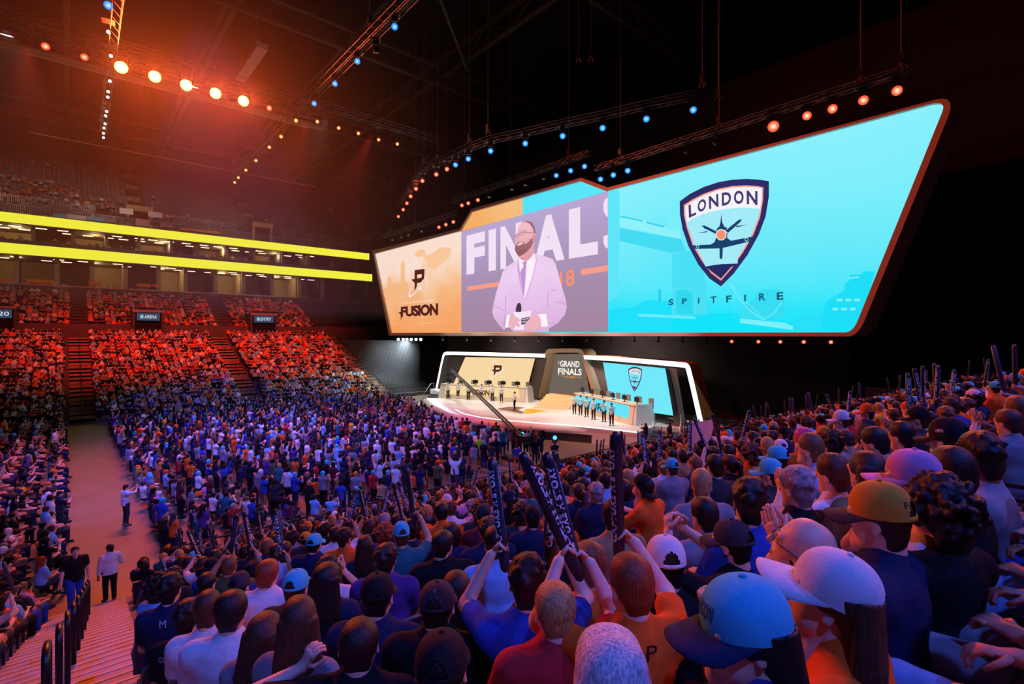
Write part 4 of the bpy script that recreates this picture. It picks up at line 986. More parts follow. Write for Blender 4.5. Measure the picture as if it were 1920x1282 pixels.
for x, y in ((1342, 268), (1287, 287), (1020, 342), (985, 352), (960, 360), (917, 372), (735, 452), (752, 448), (765, 444), (790, 438)):
    q = on_y(x, y, 33.4); hi_ = -49 < q.x < -28.3; q.z = (22.6 if hi_ else 21.1)
    fixture(q, (-35, 28, 1), 'off', 'lamps along the top of the screen', 'unlit stage light in the row above the big screen', .7, 23.21 if hi_ else 21.71)
# 5: lamps under the screen
for x in (747, 756, 763, 771, 780, 789):
    q = on_y(x, 631, 35.0); q.z = 7.50; fixture(q, CAMP, 'white', 'lamps under the screen', 'dazzling white stage light under the orange picture', .8, 8.5)
for x in (1372, 1422, 1463, 1507, 1558):
    q = on_y(x, 636, 35.0); q.z = 7.50; fixture(q, CAMP, 'red', 'lamps under the screen', 'red stage light under the cyan picture', .5, 8.0)
for x in range(830, 1360, 45):
    q = on_y(x, 637, 35.0); q.z = 7.50; fixture(q, (-35, 30, 1), 'off', 'lamps under the screen', 'unlit lamp under the lower edge of the screen', .5, 8.0)
# hoists
for i, (x, y, z) in enumerate(((693, 45, 29.3), (915, 245, 25), (880, 262, 25), (1085, 110, 30), (1108, 108, 30), (1690, 120, 22.4), (1317, 155, 25), (1347, 180, 25), (205, 40, 29.3), (795, 300, 25), (820, 292, 25))):
    hoist(on_z(x, y, z), 45.4, 'chain hoist with a thin chain going up to the roof')
# roof steel: beams and catwalks
M_ROOF = mat('roof_steel', (.085, .07, .065), .6, metal=.3)
RB = [((-30, -30, 38), (-30, 50, 38)), ((-52, -30, 38), (-52, 50, 38)), ((-74, -30, 38), (-74, 50, 38)), ((-96, -30, 38), (-96, 50, 38)), ((-110, 0, 39), (10, 0, 39)), ((-110, 12, 39), (10, 12, 39)), ((-110, 24, 39), (10, 24, 39)), ((-110, 34, 39), (0, 34, 39))]
for i, (a, c) in enumerate(RB):
    o = thing('roof_beam', 'dark steel roof beam crossing the arena ceiling', 'beam', a, 0, 'roof beams'); d = Vector(c) - Vector(a)
    MB().box(d / 2, (abs(d.x) + .4 if d.x else .5, abs(d.y) + .4 if d.y else .5, .25)).build('lower_flange', M_ROOF, o)
    MB().box(d / 2 + Vector((0, 0, 2.2)), (abs(d.x) + .4 if d.x else .5, abs(d.y) + .4 if d.y else .5, .25)).build('upper_flange', M_ROOF, o)
    w = MB(); n = 14
    for k in range(n):
        p = d * k / n; q = d * (k + 1) / n; w.tube([p, (p + q) / 2 + Vector((0, 0, 2.2)), q], .09, 5, False)
    tag(w.build('web', M_ROOF, o, fix=False), kind='stuff')
for i, (a, c) in enumerate((((-20, 30, 36), (-44, 2, 36)), ((-20, 6, 36), (-44, 32, 36)), ((-30, 8, 36.5), (-14, 26, 36.5)))):
    o = thing('roof_brace', 'thin diagonal brace under the arena roof', 'beam', a, 0, 'roof braces'); MB().tube([(0, 0, 0), Vector(c) - Vector(a)], .14, 6).build('brace_tube', M_ROOF, o)
for lb, (x, z, c) in (('pale ribbed', (-62, 33, .30)), ('grey lower', (-58, 31.5, .16))):
    o = thing('catwalk', '%s catwalk hanging across the far end of the roof' % lb, 'catwalk', (x, 0, z))
    MB().bx(-.6, .6, -25, 22, -.1, 0).build('walkway', mat('catwalk_%s' % x, (c, c * .9, c * .85), .5), o)
    for s_ in (-.6, .6):
        MB().tube([(s_, -25, 1.1), (s_, 22, 1.1)], .03, 5).build('rail', M_STEEL, o); MB().tube([(s_, -25, .55), (s_, 22, .55)], .02, 5).build('rail', M_STEEL, o)
o = thing('hanging_ramp', 'pale boxy duct hanging beside the red lamps', 'duct', on_z(470, 118, 33))
MB().tube([(-3, 0, .2), (-3, 0, 12)], .03, 5).build('hanger', M_BLACKM, o); MB().tube([(3, 0, .2), (3, 0, 12)], .03, 5).build('hanger', M_BLACKM, o)
MB().box((0, 0, 0), (7.5, .9, .5)).build('duct_body', mat('duct', (.5, .42, .36), .5), o)
# net curtain above the upper deck
o = thing('net_curtain', 'sheer black net curtain with a bright hem before the upper deck', 'net')
a, c = on_x(55, 248, -86), on_x(590, 350, -86)
MB().tube([a, c], .05, 5).build('hem', mat('hem', (.35, .2, .12), .6), o)
nt_ = MB()
for k in range(46):
    p = a.lerp(c, k / 45.); nt_.tube([p, p + Vector((0, 0, 12))], .012, 3, False)
tag(nt_.build('net_threads', mat('net', (.12, .06, .04), .8), o, fix=False), kind='stuff')

# ---- stage haze hanging under the roof
hz = MB().bx(-89.3, -33, -25, 26.5, 9.6, 35.4).build('haze', None)
h2 = MB().bx(-70, -56.9, 28.5, 34.0, .4, 7.4).build('haze', None)
hm = bpy.data.materials.new('haze'); hm.use_nodes = True; hn = hm.node_tree; hn.nodes.remove(hn.nodes['Principled BSDF'])
vs_ = hn.nodes.new('ShaderNodeVolumeScatter'); vs_.inputs['Density'].default_value = HAZE; vs_.inputs['Anisotropy'].default_value = .25
hn.links.new(vs_.outputs[0], hn.nodes['Material Output'].inputs['Volume'])
hz.data.materials.append(hm); tag(hz, 'thin stage haze hanging under the arena roof', 'haze', None, 'stuff')
h2.data.materials.append(hm.copy()); h2.data.materials[0].node_tree.nodes['Volume Scatter'].inputs['Density'].default_value = HAZE * 6; tag(h2, 'pale smoke drifting below the white lamps beside the stage', 'haze', None, 'stuff')
# ================================================================== people: smooth bodies from blended tapered limbs
def nrm(v):
    v = np.asarray(v, float); return v / (np.linalg.norm(v) + 1e-12)
class Prim:
    """tapered limb from a to b, elliptic section (rx along side, ry across)"""
    def __init__(s, a, b, ra, rb=None, side=None, tag_='skin', k=0.03, cut=None):
        s.a = np.array(a, float); s.b = np.array(b, float)
        s.ra = np.array(ra if hasattr(ra, '__len__') else (ra, ra), float)
        rb = ra if rb is None else rb
        s.rb = np.array(rb if hasattr(rb, '__len__') else (rb, rb), float)
        s.tag = tag_; s.k = k; s.cut = cut
        ax = s.b - s.a; L = np.linalg.norm(ax)
        s.L = L
        s.ax = ax / L if L > 1e-6 else np.array([0, 0, 1.0])
        sd = np.array(side if side is not None else (1, 0, 0), float)
        sd = sd - s.ax * sd.dot(s.ax)
        if np.linalg.norm(sd) < 1e-3:
            sd = np.array([0, 1.0, 0]) - s.ax * s.ax[1]
        s.sd = nrm(sd); s.fr = np.cross(s.ax, s.sd)
    def ev(s, P, infl=0.0):
        q = P - s.a
        t = q @ s.ax
        tc = np.clip(t, 0, s.L)
        w = (tc / s.L)[..., None] if s.L > 1e-6 else np.zeros(t.shape)[..., None]
        r = s.ra * (1 - w) + s.rb * w + infl
        x = (q @ s.sd) / r[..., 0]; y = (q @ s.fr) / r[..., 1]
        rm = r.min(-1)
        z = (t - tc) / rm
        k0 = np.sqrt(x * x + y * y + z * z)
        d = (k0 - 1) * rm
        if s.cut is not None:
            d = np.maximum(d, (P - s.cut[0]) @ s.cut[1])
        return d
    def bb(s, m):
        R = max(s.ra.max(), s.rb.max()) + m
        return np.minimum(s.a, s.b) - R, np.maximum(s.a, s.b) + R

def field(prims, h, infl=0.0, pad=0.04):
    lo = np.min([p.bb(pad + infl)[0] for p in prims], 0); hi = np.max([p.bb(pad + infl)[1] for p in prims], 0)
    n = np.ceil((hi - lo) / h).astype(int) + 2
    F = np.full(n, 0.15)
    axs = [lo[i] + h * np.arange(n[i]) for i in range(3)]
    for p in prims:
        a, b = p.bb(pad + infl)
        i0 = np.maximum(np.floor((a - lo) / h).astype(int), 0); i1 = np.minimum(np.ceil((b - lo) / h).astype(int) + 1, n)
        X, Y, Z = np.meshgrid(axs[0][i0[0]:i1[0]], axs[1][i0[1]:i1[1]], axs[2][i0[2]:i1[2]], indexing='ij')
        d = p.ev(np.stack([X, Y, Z], -1), infl)
        sl = (slice(i0[0], i1[0]), slice(i0[1], i1[1]), slice(i0[2], i1[2]))
        f = F[sl]; k = p.k
        if p.tag == 'sub':
            F[sl] = np.maximum(f, -d)
        elif k > 1e-4:
            hh = np.maximum(k - np.abs(f - d), 0) / k
            F[sl] = np.minimum(f, d) - hh * hh * k * 0.25
        else:
            F[sl] = np.minimum(f, d)
    return F, lo

def nets(F, lo, h):
    """surface nets -> vertices, quads"""
    S = F < 0
    nx, ny, nz = F.shape
    c = np.zeros((nx - 1, ny - 1, nz - 1), np.int8)
    for i in (0, 1):
        for j in (0, 1):
            for k in (0, 1):
                c += S[i:nx - 1 + i, j:ny - 1 + j, k:nz - 1 + k]
    act = (c > 0) & (c < 8)
    idx = np.argwhere(act)
    if len(idx) == 0: return np.zeros((0, 3)), np.zeros((0, 4), int)
    acc = np.zeros((len(idx), 3)); cnt = np.zeros(len(idx))
    C = [np.array((i, j, k)) for i in (0, 1) for j in (0, 1) for k in (0, 1)]
    for p in C:
        for q in C:
            if (q - p).sum() == 1 and np.abs(q - p).sum() == 1 and (q >= p).all():
                f0 = F[idx[:, 0] + p[0], idx[:, 1] + p[1], idx[:, 2] + p[2]]
                f1 = F[idx[:, 0] + q[0], idx[:, 1] + q[1], idx[:, 2] + q[2]]
                m = (f0 < 0) != (f1 < 0)
                t = np.where(m, f0 / np.where(m, f0 - f1, 1), 0)
                acc[m] += p + (q - p) * t[m][:, None]; cnt[m] += 1
    V = lo + (idx + acc / cnt[:, None]) * h
    num = -np.ones(act.shape, int); num[act] = np.arange(len(idx))
    Q = []
    for ax in range(3):
        sl0 = [slice(None)] * 3; sl1 = [slice(None)] * 3
        sl0[ax] = slice(0, -1); sl1[ax] = slice(1, None)
        a = S[tuple(sl0)]; b = S[tuple(sl1)]
        e = np.argwhere(a != b)
        u, v = (ax + 1) % 3, (ax + 2) % 3
        e = e[(e[:, u] > 0) & (e[:, v] > 0) & (e[:, u] < F.shape[u] - 1) & (e[:, v] < F.shape[v] - 1)]
        def cell(du, dv):
            g = e.copy(); g[:, u] -= du; g[:, v] -= dv
            return num[g[:, 0], g[:, 1], g[:, 2]]
        q = np.stack([cell(1, 1), cell(0, 1), cell(0, 0), cell(1, 0)], 1)
        fl = ~a[e[:, 0], e[:, 1], e[:, 2]]
        q[fl] = q[fl][:, ::-1]
        Q.append(q)
    Q = np.concatenate(Q)
    return V, Q[(Q >= 0).all(1)]

def np_mesh(name, V, Q, smooth=True):
    me = bpy.data.meshes.new(name)
    me.vertices.add(len(V)); me.vertices.foreach_set('co', np.asarray(V, np.float32).ravel())
    Q = np.asarray(Q, np.int32); k = Q.shape[1]
    me.loops.add(len(Q) * k); me.loops.foreach_set('vertex_index', Q.ravel())
    me.polygons.add(len(Q)); me.polygons.foreach_set('loop_start', np.arange(len(Q), dtype=np.int32) * k)
    me.polygons.foreach_set('loop_total', np.full(len(Q), k, np.int32))
    me.update(calc_edges=True)
    if smooth: me.polygons.foreach_set('use_smooth', np.ones(len(Q), bool))
    return me

# ---- head (centre of skull at origin, facing +Y)
def head_prims(female=False):
    w = 0.94 if female else 1.0
    P = [Prim((0, -.022, .028), (0, .0, .028), (.077 * w, .090), (.074 * w, .088), k=.0),
         Prim((0, -.012, .050), (0, .012, .050), (.070 * w, .075), k=.03),
         Prim((0, .020, -.005), (0, .050, -.080), (.066 * w, .060), (.036 * w, .036), k=.03),
         Prim((-.035 * w, .020, -.060), (.035 * w, .020, -.060), .030, k=.03),
         Prim((0, .062, -.092), (0, .068, -.092), (.020, .018), k=.02),
         Prim((0, .088, .018), (0, .108, -.022), (.008, .010), (.013, .013), k=.012),
         Prim((-.045, .074, .032), (.045, .074, .032), (.012, .012), k=.02),
         Prim((-.014, .080, -.054), (.014, .080, -.054), (.010, .008), k=.010),
         Prim((-.034, .090, .010), (-.030, .092, .010), .016, tag_='sub'),
         Prim((.034, .090, .010), (.030, .092, .010), .016, tag_='sub'),
         Prim((0, -.030, -.050), (0, -.040, -.175), (.056 * w, .058), (.060 * w, .060), k=.03)]
    for sx in (-1, 1):
        P.append(Prim((sx * .076 * w, -.012, .012), (sx * .080 * w, -.016, -.024), (.020, .009), (.013, .008), side=(0, 1, 0), k=.006))
        P.append(Prim((sx * .089 * w, -.010, .010), (sx * .089 * w, -.012, -.010), .007, tag_='sub'))
    return P
HEADS = {}
def head_mesh_data(h, female=False):
    key = (h, female)
    if key not in HEADS:
        F, lo = field(head_prims(female), h, pad=.03)
        V, Q = nets(F, lo, h)
        # eyes: small balls seated in the sockets
        mi = np.zeros(len(Q), int)
        ctr = V[Q].mean(1)
        lips = (ctr[:, 1] > .074) & (np.abs(ctr[:, 0]) < .022) & (ctr[:, 2] < -.046) & (ctr[:, 2] > -.064)
        mi[lips] = 1
        if h < .012:
            for sx in (-1, 1):
                o = np.array((sx * .032, .078, .010)); n = len(V); vs = []; fs = []
                for i in range(6):
                    for j in range(10):
                        th = pi * (i + .5) / 6; ph = 2 * pi * j / 10
                        vs.append(o + .0125 * np.array((sin(th) * cos(ph), cos(th), sin(th) * sin(ph))))
                for i in range(5):
                    for j in range(10):
                        fs.append((n + i * 10 + j, n + i * 10 + (j + 1) % 10, n + (i + 1) * 10 + (j + 1) % 10, n + (i + 1) * 10 + j))
                fs.append((n, n + 3, n + 6, n + 9))
                V = np.concatenate([V, vs]); Q = np.concatenate([Q, fs])
                mi = np.concatenate([mi, np.array([3] * 10 + [2] * 40 + [3])])
                # eyebrow
                n = len(V); vs = [];
                for i in range(5):
                    t = i / 4; x = sx * (.014 + .038 * t); z = .034 + .008 * sin(pi * t * .8); y = .092 - .016 * t
                    vs += [(x, y, z - .004), (x, y + .003, z), (x, y, z + .005)]
                fs = []
                for i in range(4):
                    for j in range(2):
                        a = n + i * 3 + j; fs.append((a, a + 3, a + 4, a + 1))
                V = np.concatenate([V, vs]); Q = np.concatenate([Q, fs]); mi = np.concatenate([mi, np.full(8, 3)])
        HEADS[key] = (V, Q, mi)
    return HEADS[key]

def hair_prims(style):
    if style.startswith('capped_'):
        return hair_prims(style[7:]) + [Prim((0, -.03, .150), (0, .02, .150), (.125, .140), tag_='sub')]
    P = []
    crown = Prim((0, -.014, .056), (0, .012, .056), (.075, .080), k=.03)
    cap_ = Prim((0, -.026, .034), (0, -.004, .034), (.084, .097), (.081, .090), k=0)
    face = Prim((0, .20, -.045), (0, .080, -.045), (.13, .115), (.062, .098), tag_='sub')
    if style == 'crop':
        P = [Prim((0, -.026, .032), (0, -.006, .034), (.0815, .0945), (.079, .092), k=0), crown, Prim((0, -.058, -.03), (0, -.05, -.06), (.058, .040), k=.02), face]
    elif style == 'short':
        P = [cap_, crown, Prim((0, -.010, .085), (0, .035, .088), (.066, .046), (.05, .036), k=.03), Prim((0, -.068, -.02), (0, -.060, -.065), (.062, .040), (.05, .03), k=.02), face]
    elif style == 'messy':
        r = random.Random(3)
        P = [cap_, crown]
        for i in range(46):
            a = r.uniform(0, 2 * pi); e = r.uniform(.1, 1.4)
            d = np.array((cos(a) * cos(e), sin(a) * cos(e), sin(e)))
            p = np.array((0, -.018, .034)) + d * np.array((.078, .092, .088))
            if p[1] > .05 and p[2] < .085: continue
            P.append(Prim(p, p + d * .012 + np.array((r.uniform(-.02, .02), r.uniform(-.01, .02), r.uniform(-.012, .008))), .022, .010, k=.012))
        P += [Prim((0, -.070, -.02), (0, -.062, -.07), (.062, .04), (.05, .03), k=.02), face]
    elif style == 'curly':
        r = random.Random(5)
        P = [Prim((0, -.03, .035), (0, -.01, .04), (.10, .11), k=0)]
        for i in range(190):
            a = r.uniform(0, 2 * pi); e = r.uniform(-.75, 1.5)
            d = np.array((cos(a) * cos(e), sin(a) * cos(e), sin(e)))
            p = np.array((0, -.026, .03)) + d * np.array((.102, .114, .104))
            if d[1] > .45 and p[2] < .075: continue
            P.append(Prim(p + d * r.uniform(-.008, .012), p + d * .006 + np.array((r.uniform(-.02, .02), r.uniform(-.02, .02), r.uniform(-.02, .02))), .017, k=.005))
        P += [Prim((0, -.075, -.04), (0, -.07, -.09), (.085, .05), (.08, .045), k=.03), face]
    elif style in ('long', 'straight', 'wavy'):
        P = [Prim((0, -.030, .036), (0, -.006, .036), (.090, .100), (.085, .092), k=0), Prim((0, -.005, .085), (0, .03, .085), (.064, .045), (.05, .035), k=.03)]
        r = random.Random(11 if style == 'long' else 17)
        P.insert(1, crown)
        L = .44 if style != 'straight' else .32
        P.append(Prim((0, -.055, .0), (0, -.085, -.16), (.078, .045), (.088, .036), k=.03))
        P.append(Prim((0, -.085, -.16), (0, -.100, -L + .06), (.088, .036), (.075, .018), k=.03))
        for i in range(30):
            a = -1.0 + 2.0 * (i % 15) / 14; dp = .012 if i < 15 else -.006
            p0 = np.array((sin(a * 1.5) * .082, -.030 - cos(a * 1.2) * .070, .05 - .02 * (i > 14)))
            p1 = p0 + np.array((sin(a * 1.5) * .020 + r.uniform(-.004, .004), -.014 - dp, -.17)); p2 = p1 + np.array((sin(a) * .018 + r.uniform(-.012, .012), -.020 * cos(a) - dp, -(L - .15) * (1 - .22 * abs(a)) + r.uniform(-.05, .03)))
            if style == 'wavy':
                pm_ = (p1 * 2 + p2) / 3 + np.array((r.uniform(-.028, .028), r.uniform(-.025, .005), 0)); pn_ = (p1 + p2 * 2) / 3 + np.array((r.uniform(-.028, .028), r.uniform(-.025, .005), 0))
                P += [Prim(p0, p1, .018, .017, k=.006), Prim(p1, pm_, .019, .018, k=.005), Prim(pm_, pn_, .018, .018, k=.005), Prim(pn_, p2, .018, .009, k=.005)]
            else:
                P += [Prim(p0, p1, .016, .015, k=.005), Prim(p1, p2, .015, .007, k=.004)]
        P.append(Prim((0, .21, -.07), (0, .085, -.07), (.13, .14), (.066, .13), tag_='sub'))
    elif style == 'bob':
        P = [Prim((0, -.030, .036), (0, -.006, .038), (.093, .103), (.090, .096), k=0), Prim((0, -.060, -.01), (0, -.052, -.085), (.098, .062), (.094, .058), k=.03), Prim((0, .01, .09), (0, .04, .08), (.06, .04), (.055, .034), k=.03), Prim((0, .21, -.05), (0, .085, -.05), (.12, .125), (.066, .105), tag_='sub')]
    elif style == 'pony':
        P = [cap_, crown, Prim((0, -.068, -.02), (0, -.060, -.06), (.058, .036), (.05, .03), k=.02), Prim((0, -.11, .05), (0, -.150, .03), .030, k=.02), Prim((0, -.150, .03), (0, -.165, -.12), .034, .030, k=.02), Prim((0, -.165, -.12), (0, -.150, -.26), .030, .008, k=.02), face]
    elif style == 'bald':   # ring of hair round a bare crown
        P = [Prim((0, -.028, .012), (0, -.010, .012), (.083, .096), (.080, .090), k=0), Prim((0, -.060, -.02), (0, -.055, -.06), (.06, .04), (.05, .03), k=.02), Prim((0, -.010, .13), (0, .03, .12), (.068, .068), tag_='sub'), face, Prim((0, .12, .03), (0, .10, .03), (.10, .07), tag_='sub')]
    elif style == 'under':  # what shows below a cap
        P = [Prim((0, -.026, .020), (0, -.010, .020), (.081, .094), (.078, .088), k=0), Prim((0, -.062, -.02), (0, -.056, -.062), (.060, .038), (.05, .03), k=.02), Prim((0, -.02, .150), (0, .02, .150), (.12, .13), (.12, .09), tag_='sub'), face]
    return P
HAIR_MESH = {}
HAIR_M = None
def hair_mesh(style, h=.0075):
    if style not in HAIR_MESH:
        F, lo = field(hair_prims(style), h, pad=.03)
        V, Q = nets(F, lo, h)
        HAIR_MESH[style] = np_mesh('hair', V, Q)
        HAIR_MESH[style].materials.append(HAIR_M)
    return HAIR_MESH[style]

def cap_meshes():
    """baseball cap facing +Y in head space: crown with back opening, brim, strap, button"""
    n, m = 72, 18
    crown = MB(); grid = {}
    for i in range(m + 1):
        e = (pi / 2) * i / m
        for j in range(n):
            a = 2 * pi * j / n
            bul = 1.0 + .06 * max(0, sin(a)) * sin(2 * e)
            x = .089 * cos(a) * cos(e) ** .8 * bul; y = -.016 + (.108 if sin(a) < 0 else .104) * sin(a) * cos(e) ** .8 * bul
            z = .028 + .118 * sin(e) ** .9
            seam = 1 - .006 * (1 if j % 12 == 0 else 0)
            grid[i, j] = len(crown.v); crown.v.append((x * seam, (y + .016) * seam - .016, z))
    for i in range(m):
        for j in range(n):
            a = 2 * pi * (j + .5) / n
            if ((a - 1.5 * pi) / .44) ** 2 + ((i + .5) / 6.6) ** 2 < 1: continue      # arch above the strap
            crown.f.append((grid[i, j], grid[i, (j + 1) % n], grid[i + 1, (j + 1) % n], grid[i + 1, j]))
    brim = MB(); K = 18
    for side_ in (0, 1):
        for i in range(5):
            for j in range(K + 1):
                a = pi * (j / K) * .94 + pi * .03
                t = i / 4
                x0, y0 = .090 * cos(a), -.016 + .105 * sin(a)
                x1, y1 = .086 * cos(a) * 1.06, .062 + .118 * sin(a) ** .75
                x = x0 + (x1 - x0) * t; y = y0 + (max(y1, y0) - y0) * t
                z = .030 - .012 * t - 2.4 * x * x * t - side_ * .004
                brim.v.append((x, y, z))
    st = K + 1; half = 5 * st
    for i in range(4):
        for j in range(K):
            a = i * st + j
            brim.f.append((a, a + 1, a + st + 1, a + st)); brim.f.append((half + a + st, half + a + st + 1, half + a + 1, half + a))
    for j in range(K):
        a = 4 * st + j; brim.f.append((a, a + 1, half + a + 1, half + a))
    strap = MB()
    pts = [(.089 * cos(a), -.016 + .1085 * sin(a), .034) for a in [1.5 * pi - .46 + .92 * k / 8 for k in range(9)]]
    for p in pts: strap.v += [(p[0], p[1], p[2] - .009), (p[0], p[1], p[2] + .009), (p[0] * .96, p[1] + .004, p[2] + .009), (p[0] * .96, p[1] + .004, p[2] - .009)]
    for k in range(8):
        for q in range(4):
            strap.f.append((k * 4 + q, k * 4 + (q + 1) % 4, k * 4 + 4 + (q + 1) % 4, k * 4 + 4 + q))
    but = MB().lathe([(.0, .146), (.009, .147), (.009, .150), (.004, .1535)], 10, (0, -.016, 0))
    return crown.mesh('cap_crown', True), brim.mesh('cap_brim', True), strap.mesh('cap_strap', True), but.mesh('cap_button', True)

# ---- hands: palm by blended limbs, fingers as jointed tubes
def hand_fingers(mb, wrist, d, up, sx, curl):
    """wrist position, pointing direction d, back-of-hand normal up, sx=+1 right / -1 left, curl degrees per joint"""
    d = Vector(d).normalized(); up = Vector(up); up = (up - d * up.dot(d)).normalized()
    side = d.cross(up) * sx      # towards the little finger for the right hand mirrored
    W = Vector(wrist)
    for i, (off, L) in enumerate(((-.030, .072), (-.010, .080), (.010, .075), (.029, .060))):
        p = W + d * .088 + side * off
        dirv = d.copy(); pts = [p - d * .02, p]; r = [.0095, .0095]
        for s_, (f, rr) in enumerate(((.45, .0088), (.32, .0080), (.23, .0062))):
            rotax = d.cross(up)
            dirv = (Matrix.Rotation(-radians(curl * (1.0 if s_ else .8)), 3, rotax) @ dirv)
            p = p + dirv * L * f; pts.append(p); r.append(rr)
        mb.tube(pts, r, 7)
    th = W + d * .030 - side * .030
    t1 = (d * .65 - side * .75 - up * .25).normalized(); t2 = (d * .9 - side * .15 - up * (.3 + curl / 120)).normalized()
    if curl > 50: t2 = (d * .35 + side * .55 - up * .9).normalized()
    mb.tube([th, th + t1 * .038, th + t1 * .038 + t2 * .030, th + t1 * .038 + t2 * .054], [.013, .0115, .010, .007], 7)

def two_bone(a, c, L1, L2, hint):
    a, c = np.array(a, float), np.array(c, float)
    d = c - a; D = min(np.linalg.norm(d), (L1 + L2) * .999); d = nrm(d); c = a + d * D
    x = (L1 * L1 - L2 * L2 + D * D) / (2 * D); hgt = math.sqrt(max(L1 * L1 - x * x, 0))
    hv = np.array(hint, float); hv = hv - d * hv.dot(d)
    return a + d * x + nrm(hv) * hgt, c

POSES = {}
def pose(name, seated=True, lean=0.0, hands=((.18, .30, .62), (-.18, .30, .62)), hint=((.6, -.5, -.8), (-.6, -.5, -.8)), yaw=0.0, pitch=0.0, tilt=0.0, curl=30.0, palm=None, long=False, female=False, stride=0.0, fdir=None, bulk=1.0):
    POSES[name] = dict(seated=seated, lean=lean, hands=hands, hint=hint, yaw=yaw, pitch=pitch, tilt=tilt, curl=curl, palm=palm, long=long, female=female, stride=stride, fdir=fdir, bulk=bulk)

def skeleton(P):
    hz = .52 if P['seated'] else .93
    ln = radians(P['lean'])
    B = P['bulk']; f = P['female']
    def up(h, y=0):   # spine point at height h above the hip
        return np.array((0, h * sin(ln) + y * cos(ln), hz + h * cos(ln) - y * sin(ln)))
    hip, waist, chest, neck0 = up(0, -.01), up(.17, -.02), up(.36, -.015), up(.47, -.025)
    sh = {}
    for sx in (1, -1):
        sh[sx] = up(.425, -.03) + np.array((sx * (.178 if f else .198) * (B * .5 + .5), 0, 0))
    hd = up(.47, -.025) + np.array((0, sin(ln) * .17 + .028, .165))
    Rh = Matrix.Rotation(radians(P['yaw']), 3, 'Z') @ Matrix.Rotation(radians(-P['pitch']), 3, 'X') @ Matrix.Rotation(radians(P['tilt']), 3, 'Y')
    return dict(hz=hz, hip=hip, waist=waist, chest=chest, neck=neck0, sh=sh, head=hd, Rh=Rh)

